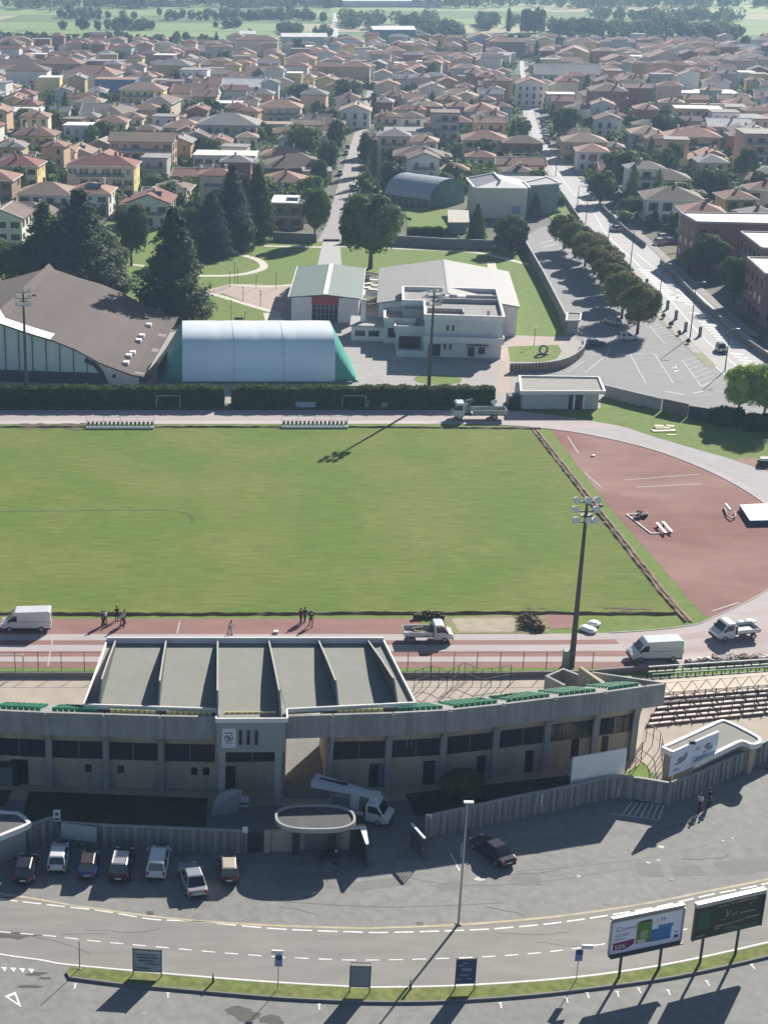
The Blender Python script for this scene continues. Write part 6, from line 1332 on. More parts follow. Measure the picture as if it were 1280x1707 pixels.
# ------------------------------------------------------------------ garden and street trees in town
random.seed(41); TL = {}
named = [('round', 'dark', 940, 246, 54, 176, 'big dark round tree at the bend of the avenue'), ('round', 'dark', 577, 182, 46, 126, 'large dark tree standing alone in the middle left of town'), ('cone', 'dark', 622, 202, 20, 152, 'dark cypress at the top of the street'),
         ('oval', 'dark', 819, 168, 28, 122, 'tall dark oval tree among the roofs between street and avenue'), ('column', 'mid', 622, 306, 24, 232, 'tall mid green columnar tree on the right side of the street'), ('oval', 'dark', 608, 290, 30, 216, 'dark tree behind the columnar tree on the right side of the street'),
         ('round', 'lime', 504, 266, 58, 200, 'yellow green tree behind the orange hip-roofed villas'), ('round', 'dark', 45, 226, 42, 176, 'dark tree before the white workshop at the left edge'), ('round', 'dark', 498, 176, 40, 134, 'dark tree group left of the large lone tree'), ('cone', 'dark', 514, 182, 24, 142, 'dark conifer beside the dark tree group in the middle left of town'),
         ('round', 'dark', 1028, 316, 70, 246, 'large dark tree right of the avenue before the brown hip-roofed house'), ('low', 'dark', 1000, 338, 60, 282, 'low dark spreading tree at the avenue wall'), ('round', 'dark', 1182, 334, 60, 276, 'dark tree right of the white brown-roofed villa'), ('round', 'dark', 1266, 330, 42, 280, 'dark tree at the right edge behind the school'),
         ('cone', 'dark', 1090, 380, 22, 344, 'small dark cypress before the white villa by the school'), ('low', 'mid', 1048, 362, 46, 326, 'mid green bushy tree in the garden beside the avenue'), ('low', 'lime', 1040, 372, 30, 348, 'lighter bush at the garden corner beside the avenue'), ('low', 'mid', 1128, 384, 44, 350, 'bushy garden tree next to the school car yard'),
         ('round', 'dark', 1110, 238, 54, 182, 'wide dark tree left of the peach apartments'), ('round', 'dark', 1103, 290, 50, 244, 'dark tree directly below the peach apartments'), ('round', 'dark', 1050, 222, 26, 186, 'small dark tree right of the tall brick block'), ('oval', 'dark', 560, 260, 34, 196, 'dark street tree on the left side of the street, near its top'),
         ('oval', 'dark', 545, 292, 36, 228, 'dark street tree on the left side of the street, below the first'), ('oval', 'dark', 530, 318, 32, 262, 'dark street tree beside the front orange villa'), ('low', 'mid', 262, 318, 56, 284, 'bushy green garden right of the cream terraces'), ('low', 'dark', 128, 268, 56, 244, 'dark bushes behind the cream terraces'),
         ('round', 'mid', 640, 300, 26, 264, 'small mid green tree left of the brown villa'), ('low', 'dark', 870, 292, 26, 270, 'dark bush beside the long brown-roofed house'), ('round', 'dark', 868, 232, 34, 196, 'dark trees left of the avenue at mid distance'), ('round', 'mid', 420, 250, 54, 206, 'green tree behind the pale blue house'), ('round', 'dark', 300, 262, 40, 226, 'dark tree right of the pinkish apartments')]
for k, c, bx, by, wp, ty, lab in named:
    lod = 1; T(k, c, bx, by, wp, ty, lod, lab, 'trees among the houses'); g = G(bx, by); OCC.append((g[0], g[1], 4))
n = 0; tries = 0
while n < 215 and tries < 9000:
    tries += 1; v = 405 + (random.random() ** 1.6) * 700; px = random.uniform(-30, 1310); f = PROJ(0, v, 0)[2]; x = (px - PX) / f; y = v
    if not free(x, y, 2.2): continue
    kind = random.choice(('round', 'round', 'oval', 'low', 'low', 'cone', 'round')); col = random.choice(('dark', 'dark', 'mid', 'mid', 'dark', 'lime' if random.random() < .4 else 'mid')); wd = random.uniform(5, 9.5) if kind != 'cone' else random.uniform(4, 6); ht = wd * {'round': 1.1, 'oval': 1.35, 'low': .8, 'cone': 1.9}[kind] * random.uniform(.85, 1.15)
    lod = 2 if y < 700 else 3; dz, sz = zone(px, y); r = tree(kind, col, (x, y, 0), wd, ht, lod, 'x', 'trees among the houses', parts=y < 640)
    nm = {'round': 'round', 'oval': 'oval', 'low': 'low bushy', 'cone': 'pointed conifer'}[kind]; cn = {'dark': 'dark green', 'mid': 'mid green', 'lime': 'yellow green'}[col]; TL.setdefault('%s %s %s, %s %s' % (cn, nm, '' if kind == 'cone' else 'tree', dz, sz), []).append((px, r)); OCC.append((x, y, wd * .3)); n += 1
settle({k.replace('  ', ' ').replace(' ,', ','): v for k, v in TL.items()}, 'its kind there')
# undergrowth of gardens: hedges and shrubs one could not count
rng = np.random.default_rng(6); P = []
for _ in range(9000):
    y = 400 + rng.random() ** 1.1 * 720; px = rng.uniform(-40, 1320); f = PROJ(0, y)[2]; x = (px - PX) / f
    if not free(x, y, .8): continue
    k = rng.integers(10, 30); L = rng.uniform(.8, 3.2); a = rng.choice((0, 1.57)) + RZ; t = rng.uniform(-1, 1, k) * L; P.append(np.stack([x + math.cos(a) * t + rng.normal(size=k) * .4, y + math.sin(a) * t + rng.normal(size=k) * .4, rng.uniform(.2, 1.5 + 3.6 * rng.random() ** 2, k)], 1))
P = np.concatenate(P); v_, f_ = leaf_quads(P, rng.normal(size=P.shape) + np.array([0, -.3, .8]), .75, rng); me = bpy.data.meshes.new('garden_shrubs'); me.from_pydata(v_.tolist(), [], f_.tolist()); me.update(); me.materials.append(LF['mid']); o = bpy.data.objects.new('garden_shrubs', me); COL.objects.link(o); tag(o, 'low green shrubs and hedges scattered through the gardens of the town', 'shrubs', kind='stuff')

# ------------------------------------------------------------------ far fields: woods, tree belts, farm buildings
rng = np.random.default_rng(9)
def wood(label, spots, seed, col='mid', leaf=1.15, per=80):
    rng = np.random.default_rng(seed); V = []
    for x, y, wd, ht in spots:
        d = rng.normal(size=(per, 3)); d /= np.linalg.norm(d, axis=1, keepdims=True); V.append((np.array([x, y, ht * .52]) + d * np.array([wd / 2, wd / 2, ht * .48]) * rng.uniform(.7, 1.05, (per, 1)), d + rng.normal(size=(per, 3)) * .3))
    P = np.concatenate([a for a, b in V]); N = np.concatenate([b for a, b in V]); v, f = leaf_quads(P, N, leaf, rng); me = bpy.data.meshes.new('far_wood'); me.from_pydata(v.tolist(), [], f.tolist()); me.update(); me.materials.append(LF[col]); o = bpy.data.objects.new('far_wood', me); COL.objects.link(o); return tag(o, label, 'wood', kind='stuff')
def belt(x0, y0, x1, y1, n, jx, jy, hmin=6, hmax=12):
    S = []; C = rng.random(max(4, n // 9)); n = int(n * 1.8)
    for k in range(n):
        t = float(np.clip(C[rng.integers(0, len(C))] + rng.normal() * .06, 0, 1)); g = G(x0 + (x1 - x0) * t + rng.normal() * jx, y0 + (y1 - y0) * t + rng.normal() * jy); h = rng.uniform(hmin, hmax); S.append((g[0], g[1], h * rng.uniform(.7, 1.1), h))
    return S
wood('dense tree belt crossing the far fields at the upper left', belt(0, 27, 540, 31, 60, 6, 2.0, 4, 9) + belt(190, 47, 400, 44, 22, 6, 1.5, 4, 8) + belt(470, 52, 545, 58, 20, 4, 2, 4, 8), 1, 'mid')
wood('distant woods along the top edge at the left', belt(0, 10, 560, 8, 130, 6, 2.5, 8, 15), 2, 'dark')
wood('dark wood right of the poplar row in the far fields', belt(905, 51, 1000, 52, 34, 4, 1.5, 6, 11) + belt(1010, 60, 1230, 62, 80, 6, 2.5, 6, 12) + belt(1080, 48, 1200, 48, 26, 8, 2), 3, 'dark')
wood('distant woods along the top edge at the right', belt(700, 8, 1290, 7, 120, 8, 2.5, 8, 14) + belt(1000, 31, 1290, 32, 34, 8, 2), 4, 'mid')
wood('scattered trees along the outer edge of the town', belt(-10, 70, 1290, 76, 90, 8, 4, 4, 8), 5, 'dark')
wood('tree belt left of the poplar row beyond the blue shed', belt(570, 40, 720, 42, 40, 6, 4) + belt(790, 42, 855, 42, 26, 4, 3) + belt(715, 55, 770, 58, 22, 4, 3), 6, 'mid')
pw = thing('x', 'x', 'x'); bpy.data.objects.remove(pw)
for k in range(13):
    px = 862 + k * 3.6 if k > 1 else 846 + k * 2; g = G(px, 52 + (k % 3) * .6); tree('column', 'dark', (g[0], g[1], 0), 5.0, random.uniform(15, 19), 3, 'tall slender poplar in the far row beyond the town', 'row of far poplars', 'poplar', parts=False)
for px, py, wd, ty, lab in ((105, 52, 17, 32, 'lone umbrella-shaped tree in the far field at the left'), (138, 54, 26, 25, 'round dark tree in the far left field, left of a pair'), (163, 54, 16, 30, 'narrow tree right beside the round dark tree in the far left field'), (205, 52, 40, 24, 'wide dark tree clump in the far left field'), (418, 60, 14, 46, 'small round tree at the town edge below the far green field'), (116, 26, 16, 4, 'tall thin tree at the upper left in the far woods'), (1192, 52, 18, 30, 'pointed dark tree at the far right'), (738, 72, 16, 60, 'pale round tree at the town edge below the poplars'), (1225, 70, 16, 52, 'dark tree at the far right edge of the fields')):
    T('round' if wd > 15 else 'oval', 'mid', px, py, wd, ty, 3, lab, 'lone trees in the far fields', parts=False)
def shed(label, xl, xr, yb, d, h, wm, rm, name='farm_shed'):
    a, b = G(xl, yb), G(xr, yb); w = b[0] - a[0]; r = thing(name, label, 'shed', ((a[0] + b[0]) / 2, a[1] + d / 2, 0)); c = wloc(r); MB().box(a[0], b[0], a[1], a[1] + d, 0, h).build('wall', wm, r)
    MB().add([(a[0] - .5, a[1] - .5, h), (b[0] + .5, a[1] - .5, h), (b[0] + .5, a[1] + d / 2, h + 2), (a[0] - .5, a[1] + d / 2, h + 2), (a[0] - .5, a[1] + d + .5, h), (b[0] + .5, a[1] + d + .5, h)], [(0, 1, 2, 3), (3, 2, 5, 4), (0, 3, 4), (1, 5, 2)]).build('roof', rm, r)
shed('long blue walled shed with pale roof in the far fields', 622, 692, 60, 26, 5, M('shed_blue_wall', (.12, .22, .30), .1, .3), RFS['white'])
shed('row of bright white greenhouses at the top edge', 572, 738, 10, 130, 6, WALLS['white'], M('greenhouse_white', (.75, .75, .74), .04, .1, .6), 'greenhouse')
shed('pale farm building among the far trees at the upper left', 255, 318, 9, 40, 6, WALLS['white'], RFS['white'])
shed('low pale hall at the far edge of town, beside the country lane', 470, 545, 70, 20, 4, WALLS['pale blue'], RFS['white'])
shed('white house with flat roof at the far left edge of town', 400, 426, 68, 14, 5, WALLS['pale blue'], RFS['white'])
# ------------------------------------------------------------------ vehicles
def bevel(o, w=.04, seg=2):
    b = o.modifiers.new('bevel', 'BEVEL'); b.width = w; b.segments = seg; b.limit_method = 'ANGLE'; b.angle_limit = math.radians(35); return o
LAMPW = paint('lamp_clear', (.75, .76, .76), .15); LAMPR = paint('lamp_red', (.28, .015, .012), .2); CGLASS = M('car_glass', (.02, .024, .03), .1, 1, .06, spec=.8)
PLATE = paint('plate_white', (.65, .65, .63), .5); TRIMB = M('trim_black', (.022, .022, .024), .1, 2, .5)
def wheel(root, x, y, r, wd):
    m_ = MB().tube((x, y - wd / 2, r), (x, y + wd / 2, r), r, r, 14); w_ = m_.build('wheel', BLACK, root); s = 1 if y > 0 else -1
    MB().tube((x, y + s * wd * .5, r), (x, y + s * (wd * .5 + .012), r), r * .62, r * .55, 12).build('rim', paint('alloy', (.42, .43, .44), .3, .7), w_)
def loft(st):
    m_ = MB(); R = []
    for x, zb, zt, w in st: R.append([(x, -w * .92, zb), (x, -w, zb + .16), (x, -w, zt - .13), (x, -w * .88, zt), (x, w * .88, zt), (x, w, zt - .13), (x, w, zb + .16), (x, w * .92, zb)])
    for a, b in zip(R, R[1:]): m_.ribbon(a + a[:1], b + b[:1])
    m_.add(R[0], [tuple(range(8))]); m_.add(R[-1], [tuple(range(7, -1, -1))]); return m_
def make_car(style, pm, label, group, roofm=None):
    """forward = +x, wheels on z = 0"""
    L, W, H, b0, t0, t1, b1, hood = {'hatch': (3.9, .85, 1.48, -1.84, -1.55, .15, .95, .88), 'mpv': (4.4, .89, 1.62, -2.1, -1.85, .45, 1.35, .95), 'sedan': (4.6, .89, 1.44, -1.75, -1.05, .2, 1.05, .86), 'suv': (4.4, .92, 1.68, -2.08, -1.8, .25, 1.05, 1.0), 'mini': (3.5, .8, 1.5, -1.65, -1.42, .25, .95, .9)}[style]
    r = thing('car', label, 'car', group=group); h = L / 2; deck = hood + .02 if style == 'sedan' else hood + .04
    m_ = loft([(-h, .36, deck - .22, W * .8), (-h + .12, .24, deck - .05, W * .93), (-h + .5, .2, deck, W), (0, .2, hood + .05, W), (h - 1.0, .2, hood, W * .985), (h - .35, .22, hood - .12, W * .92), (h - .05, .28, hood - .25, W * .8), (h, .36, hood - .36, W * .68)])
    z0 = hood - .02; wb, wt = W * .9, W * .72; B = [(b0, -wb, z0), (b1, -wb, z0), (b1, wb, z0), (b0, wb, z0), (t0, -wt, H), (t1, -wt, H), (t1, wt, H), (t0, wt, H)]
    m_.add(B, [(0, 1, 5, 4), (1, 2, 6, 5), (2, 3, 7, 6), (3, 0, 4, 7), (4, 5, 6, 7)]); bevel(m_.build('body', pm, r, smooth=False), .05)
    rf = MB(); rf.add([(t0 - .03, -wt - .01, H - .01), (t1 + .03, -wt - .01, H - .01), (t1 + .03, wt + .01, H - .01), (t0 - .03, wt + .01, H - .01), (t0 + .1, -wt + .08, H + .05), (t1 - .1, -wt + .08, H + .05), (t1 - .1, wt - .08, H + .05), (t0 + .1, wt - .08, H + .05)], [(0, 3, 2, 1), (4, 5, 6, 7), (0, 1, 5, 4), (1, 2, 6, 5), (2, 3, 7, 6), (3, 0, 4, 7)]); rf.build('roof_panel', roofm or pm, r)
    def inset(q, k, off):
        q = [Vector(p) for p in q]; c = sum(q, Vector()) / len(q); n = (q[1] - q[0]).cross(q[2] - q[0]).normalized(); n = n if n.dot(c - Vector((0, 0, .8))) > 0 else -n; return [tuple(c + (p - c) * k + n * off) for p in q]
    for nm, ix in (('windscreen', (1, 2, 6, 5)), ('rear_window', (3, 0, 4, 7))): MB().add(inset([B[i] for i in ix], .86, .012), [(0, 1, 2, 3)]).build(nm, CGLASS, r)
    for ix in ((0, 1, 5, 4), (2, 3, 7, 6)):
        q = [Vector(B[i]) for i in ix]
        for a, b in ((.05, .5), (.54, .95)): MB().add(inset([tuple(q[0].lerp(q[1], a)), tuple(q[0].lerp(q[1], b)), tuple(q[3].lerp(q[2], b)), tuple(q[3].lerp(q[2], a))], .84, .012), [(0, 1, 2, 3)]).build('side_window', CGLASS, r)
    for sx in (-1, 1):
        for sy in (-1, 1): wheel(r, sx * (h - .78), sy * (W - .09), .31, .2)
    for s in (-1, 1):
        MB().obox((h - .13, s * W * .66, hood - .24), .16, .3, .13, -s * .4).build('headlight', LAMPW, r); MB().obox((-h + .05, s * W * .74, deck - .2), .12, .18, .26).build('tail_light', LAMPR, r); MB().obox((b1 - .25, s * (W + .09), hood + .08), .14, .2, .14).build('mirror', pm if style != 'hatch' else TRIMB, r)
    MB().obox((-h - .012, 0, .55), .02, .5, .12).build('number_plate', PLATE, r); MB().obox((-h + .02, 0, .35), .14, W * 1.5, .16).build('bumper', TRIMB, r)
    if style == 'suv':
        for s in (-1, 1): MB().beam((t0 + .1, s * wt * .88, H + .09), (t1 - .1, s * wt * .88, H + .09), .06, .06).build('roof_rail', STEEL, r)
    return r
def put(r, px, py, ang): g = G(px, py); r.location = (g[0], g[1], 0.02); r.rotation_euler = (0, 0, ang); return r
def gang(a, b): p, q = G(*a), G(*b); return math.atan2(q[1] - p[1], q[0] - p[0])
CARW, CARB, CARS = paint('paint_white', (.62, .63, .64), .25, coat=.6), paint('paint_black', (.012, .012, .014), .2, coat=.8), paint('paint_silver', (.42, .43, .44), .3, .5, coat=.6)
CARBL, CARBR, CARG, CARBE = paint('paint_blue', (.015, .045, .22), .25, coat=.8), paint('paint_brown', (.06, .038, .034), .25, .2, coat=.8), paint('paint_grey', (.12, .125, .13), .3, .4, coat=.6), paint('paint_beige', (.42, .38, .31), .35, coat=.5)
PK = 'cars parked along the precast wall'; up = math.pi / 2
c1 = put(make_car('hatch', CARB, 'black hatchback, leftmost in the row along the precast wall', PK), 43, 1456, up - .04)
c2 = put(make_car('hatch', CARW, 'white hatchback parked in front of the pale wall board', PK), 98, 1437, up - .03)
c3 = put(make_car('mini', CARBL, 'small blue car with dark roof between the white hatchback and brown off-roader', PK, CARBR), 148, 1450, up - .05)
c4 = put(make_car('suv', CARBR, 'dark brown off-roader with silver roof rails in the parked row', PK, CARS), 203, 1450, up - .10)
c5 = put(make_car('mpv', CARW, 'tall white people carrier in the middle of the parked row', PK), 264, 1446, up - .09)
c6 = put(make_car('sedan', CARS, 'silver saloon parked askew with its tail into the road', PK), 321, 1474, gang((327, 1492), (311, 1446)))
c7 = put(make_car('mini', CARBR, 'small dark car with beige roof, rightmost of the parked row', PK, CARBE), 381, 1458, up + .0)
c8 = put(make_car('sedan', CARB, 'black saloon standing alone beside the tall street lamp', 'cars'), 820, 1426, gang((842, 1442), (797, 1407)))
cg = 'cars in the car park and on the roads'
def cc(src, px, py, a, label, body=None, roof=None):
    sw = {}
    if body: sw = {n: body for n in ('paint_white', 'paint_black', 'paint_blue', 'paint_brown', 'paint_grey', 'paint_silver', 'paint_beige')}
    g = G(px, py); return dup(src, (g[0], g[1], .05), a, label, cg, mats=sw)
aa = gang((1203, 590), (1150, 530)); st_a = gang((548, 398), (604, 200))
cc(c2, 1021, 540, aa + .5, 'silver car under the nearest olive tree in the car park', CARS); cc(c2, 1046, 566, .1, 'white car in the shade beside the nearest trunk in the car park'); cc(c8, 991, 577, .05, 'dark blue saloon parked across from the park gate house', paint('paint_navy', (.02, .04, .07), .25, coat=.8)); cc(c1, 1202, 586, aa + math.pi, 'dark car driving down the avenue past the bus lane hatching', CARB)
cc(c8, 1026, 384, aa + .2, 'grey saloon on the avenue beside the lower garden wall', CARG); cc(c5, 567, 290, st_a, 'white van-like car on the left side of the street', CARW); cc(c2, 577, 256, st_a, 'white hatchback farther up the left side of the street'); cc(c1, 579, 247, st_a, 'black hatchback at the top of the street', CARB); cc(c8, 590, 315, st_a, 'dark car in the shade on the right of the street', CARG); cc(c2, 577, 346, st_a, 'white car half behind the huge round tree at the street corner')
for k, (px, py, lab, m_) in enumerate(((905, 205, 'topmost dark car in the queue parked along the upper avenue', CARB), (907, 213, 'grey car in the queue parked along the upper avenue', CARG), (908, 221, 'white car in the queue parked along the upper avenue', CARW), (910, 230, 'silver car in the queue parked along the upper avenue', CARS), (912, 238, 'lowest black car in the queue parked along the upper avenue', CARB), (958, 268, 'white car parked in the shade on the right of the avenue', CARW))): cc(c1 if k % 2 else c2, px, py, aa + math.pi + .3, lab, m_)
for px, py, lab, m_ in ((1108, 398, 'white car nearest the farthest school block in the school car yard', CARW), (1120, 405, 'grey car in front in the school car yard', CARG), (1102, 406, 'silver car beside the garden hedge in the school car yard', CARS), (1116, 392, 'black car at the back of the school car yard', CARB), (700, 367, 'x', None)):
    if m_: cc(c2, px, py, .3, lab, m_)
def make_van(label, cargo=True):
    r = thing('van', label, 'van', group='white vans and trucks on the track'); W = .98
    prof = [(-2.75, .32), (2.3, .32), (2.78, .5), (2.8, .92), (2.2, 1.22), (1.5, 2.1), (1.2, 2.38), (-2.6, 2.5), (-2.75, 2.35)]
    bevel(MB().extr(prof, -W, W, axis='y').build('body', CARW, r), .09, 3); u = Vector((-.7, 0, .88)).normalized(); n = Vector((.88, 0, .7)).normalized(); c = Vector((1.85, 0, 1.66)) + n * .02; e = Vector((0, 1, 0))
    MB().add([tuple(c + u * a + e * b) for a, b in ((-.46, -.85), (-.46, .85), (.42, .78), (.42, -.78))], [(0, 1, 2, 3)]).build('windscreen', CGLASS, r)
    for s in (-1, 1):
        MB().add([(1.0, s * (W + .012), 1.28), (2.02, s * (W + .012), 1.28), (1.45, s * (W + .012), 1.98), (1.0, s * (W + .012), 1.98)], [(0, 1, 2, 3)]).build('side_window', CGLASS, r); MB().obox((1.95, s * (W + .14), 1.35), .12, .22, .3).build('mirror', TRIMB, r); MB().obox((2.72, s * .72, .86), .16, .34, .22).build('headlight', LAMPW, r); MB().obox((-2.76, s * .88, 1.2), .06, .14, .5).build('tail_light', LAMPR, r)
        MB().box(-2.3, .8, s * W - .01 if s > 0 else -W - .015, s * W + .015 if s > 0 else -W + .01, 1.32, 1.35).build('side_crease', TRIMB, r); MB().box(-2.7, 2.4, s * (W + .0) - .02, s * W + .02, .34, .52).build('sill', TRIMB, r)
        for x in (-1.7, 1.85): wheel(r, x, s * (W - .1), .35, .24)
    MB().box(2.72, 2.86, -.85, .85, .36, .58).build('bumper', TRIMB, r); MB().obox((-2.77, .3, .62), .02, .5, .12).build('number_plate', PLATE, r); return r
v1 = put(make_van('white panel van at the left edge of the track'), 45, 1048, math.pi); v2 = put(make_van('white panel van on the track beside the near floodlight mast'), 1090, 1098, math.pi + .05)
def make_pickup(label, bed=3.1, boards=.4, load=True):
    r = thing('tipper_truck', label, 'truck', group='white vans and trucks on the track'); W = .98; prof = [(.55, .36), (2.2, .36), (2.68, .52), (2.7, .95), (2.2, 1.2), (1.65, 2.02), (1.45, 2.12), (.65, 2.12), (.55, 2.0)]
    bevel(MB().extr(prof, -W, W, axis='y').build('cab', CARW, r), .08, 3); u = Vector((-.55, 0, .82)).normalized(); n = Vector((.82, 0, .55)).normalized(); c = Vector((1.93, 0, 1.6)) + n * .02; e = Vector((0, 1, 0))
    MB().add([tuple(c + u * a + e * b) for a, b in ((-.44, -.85), (-.44, .85), (.42, .8), (.42, -.8))], [(0, 1, 2, 3)]).build('windscreen', CGLASS, r)
    for s in (-1, 1):
        MB().add([(.8, s * (W + .012), 1.25), (2.0, s * (W + .012), 1.25), (1.6, s * (W + .012), 1.92), (.8, s * (W + .012), 1.92)], [(0, 1, 2, 3)]).build('side_window', CGLASS, r); MB().obox((1.95, s * (W + .14), 1.35), .12, .22, .3).build('mirror', TRIMB, r); MB().obox((2.62, s * .7, .84), .16, .34, .22).build('headlight', LAMPW, r)
        MB().box(-bed + .4, .4, s * 1.02 - .03, s * 1.02 + .03, .92, .92 + boards).build('side_board', CARW, r)
        for x in (-1.75, 1.75): wheel(r, x, s * (W - .12), .35, .24)
    MB().box(-bed + .4, .42, -1.04, 1.04, .8, .9).build('bed_floor', M('bed_metal', (.25, .26, .26), .2, 2, .6), r); MB().box(-bed + .36, -bed + .42, -1.04, 1.04, .92, .92 + boards).build('tailgate', CARW, r); MB().box(.36, .44, -1.02, 1.02, .9, 1.75).build('headboard', DKSTEEL, r); MB().box(-bed + .6, 2.0, -.45, .45, .45, .7).build('chassis', TRIMB, r); MB().box(2.6, 2.76, -.85, .85, .36, .58).build('bumper', TRIMB, r); MB().obox((-bed + .34, 0, .62), .02, .5, .12).build('number_plate', PLATE, r)
    return r
t1_ = put(make_pickup('white drop-side tipper truck on the track right of the grandstand roof'), 712, 1066, .0)
t2_ = put(make_pickup('white tipper truck with white sacks, farthest right on the track bend', 2.9, .35), 1224, 1062, math.pi + .22); MB()
sk = thing('sack_load', 'white sacks lying in the bed of the tipper truck on the bend', 'sacks', (*G(1244, 1052)[:2], .92)); rr = random.Random(5)
for k in range(5): MB().ball((wloc(sk).x + rr.uniform(-.9, .7), wloc(sk).y + rr.uniform(-.5, .5), .92 + .2), .42, 8, sz=.55).build('sack', WHITE, sk)
lo = thing('plank_load', 'loose pale planks and tools in the bed of the drop-side truck', 'load', (*G(694, 1064)[:2], .92)); m_ = MB()
for k in range(7): m_.obox((wloc(lo).x + rr.uniform(-.8, .8), wloc(lo).y + rr.uniform(-.7, .7), .98 + .04 * k), rr.uniform(1.2, 2.2), .16, .05, rr.uniform(-.3, .3))
m_.build('plank_pile', M('old_wood', (.24, .2, .15), .25, 1.5, .9), lo)
# crane lorry by the hedge, heading left
ct = thing('crane_lorry', 'white lorry with folded loading crane standing on the far straight by the hedge', 'lorry', group='white vans and trucks on the track'); W = 1.18
bevel(MB().extr([(2.55, .62), (4.2, .62), (4.3, .9), (4.22, 1.7), (4.0, 2.65), (3.8, 2.85), (2.6, 2.85), (2.55, 2.7)], -W, W, axis='y').build('cab', CARW, ct), .08, 3)
MB().add([(4.27, -1.02, 1.72), (4.27, 1.02, 1.72), (4.08, 1.0, 2.55), (4.08, -1.0, 2.55)], [(0, 1, 2, 3)]).build('windscreen', CGLASS, ct)
LG = M('lorry_bed_green', (.36, .40, .36), .1, 1, .6)
for s in (-1, 1):
    MB().add([(2.9, s * (W + .015), 1.7), (4.1, s * (W + .015), 1.7), (3.95, s * (W + .015), 2.45), (2.9, s * (W + .015), 2.45)], [(0, 1, 2, 3)]).build('side_window', CGLASS, ct); MB().box(-4.2, 1.3, s * 1.2 - .04, s * 1.2 + .04, 1.12, 1.7).build('side_board', LG, ct); MB().obox((4.25, s * .9, .95), .12, .36, .22).build('headlight', LAMPW, ct); MB().obox((4.2, s * (W + .16), 2.1), .12, .2, .5).build('mirror', TRIMB, ct)
    for x in (3.3, -2.3): wheel(ct, x, s * (W - .16), .5, .3)
MB().box(-4.25, 1.35, -1.22, 1.22, 1.0, 1.12).build('bed_floor', LG, ct); MB().box(-4.28, -4.2, -1.2, 1.2, 1.12, 1.7).build('tailgate', LG, ct); MB().box(-4.1, 4.0, -.5, .5, .6, .98).build('chassis', TRIMB, ct)
CRN = M('crane_blue_grey', (.12, .17, .18), .15, 1, .5); MB().box(1.55, 2.15, -.4, .4, .95, 2.5).build('crane_column', CRN, ct)
m_ = MB(); m_.beam((1.85, -.1, 2.4), (1.2, -.1, 3.15), .3, .35); m_.beam((1.2, -.1, 3.15), (2.4, .25, 3.0), .25, .28); m_.build('crane_arm', CRN, ct); m_ = MB(); m_.beam((1.85, 0, 2.5), (2.3, 0, 2.0), .18, .2); m_.build('crane_jack', STEEL, ct)
put(ct, 798, 697, math.pi)
dm_ = thing('concrete_mixer', 'small mixer with white drum carried on the bed of the crane lorry', 'mixer', (*G(821, 692)[:2], 1.14)); c_ = wloc(dm_); MB().tube((c_.x - .2, c_.y, 2.0), (c_.x + .5, c_.y, 2.6), .45, .25, 10).build('drum', WHITE, dm_); m_ = MB()
for sx in (-.4, .4): m_.beam((c_.x + sx, c_.y - .4, 1.15), (c_.x, c_.y, 2.1), .07, .07)
m_.build('stand', M('mixer_orange', (.35, .16, .06), .1, 1, .6), dm_)
# aerial platform truck in the courtyard
at = make_pickup('white aerial platform truck with long boom parked behind the gatehouse', 3.4, .25); at['group'] = 'white vans and trucks on the track'; at.name = 'platform_truck'
BM = M('boom_white', (.56, .60, .64), .05, 1, .45); m_ = MB(); m_.add([(.9, -.25, 2.3), (.9, .25, 2.3), (.9, .25, 2.75), (.9, -.25, 2.75), (-4.6, -.75, 2.35), (-4.6, .75, 2.35), (-4.6, .75, 3.0), (-4.6, -.75, 3.0)], [(0, 3, 2, 1), (4, 5, 6, 7), (0, 1, 5, 4), (1, 2, 6, 5), (2, 3, 7, 6), (3, 0, 4, 7)]); bo = m_.build('boom', BM, at)
m_ = MB().box(-4.1, -1.5, -.05, .22, 2.72, 2.99).build('boom_slot', TRIMB, bo); MB().box(-1.0, -.2, -.4, .4, .9, 2.35).build('turret', BM, at); MB().box(.7, 1.5, -.5, .5, 2.14, 2.72).build('platform_basket', BM, at)
put(at, 603, 1363, -.42)

# motorbike beside the gatehouse
mo = thing('motorbike', 'dark motorbike parked on the pavement in front of the gatehouse', 'motorbike', (0, 0, 0))
for x in (-.65, .68):
    w_ = MB().tube((x, -.06, .3), (x, .06, .3), .3, .3, 14).build('wheel', BLACK, mo)
bevel(MB().extr([(-.7, .45), (.2, .35), (.5, .6), (.3, .85), (-.1, .8), (-.8, .82)], -.16, .16, axis='y').build('body', CARB, mo), .03); MB().box(-.75, -.05, -.15, .15, .8, .9).build('seat', TRIMB, mo); m_ = MB(); m_.tube((.68, 0, .3), (.4, 0, 1.0), .04); m_.tube((.4, -.36, 1.02), (.4, .36, 1.02), .025); m_.build('handlebar', STEEL, mo); MB().ball((.55, 0, .85), .11, 8).build('headlight', LAMPW, mo)
put(mo, 549, 1434, .1)

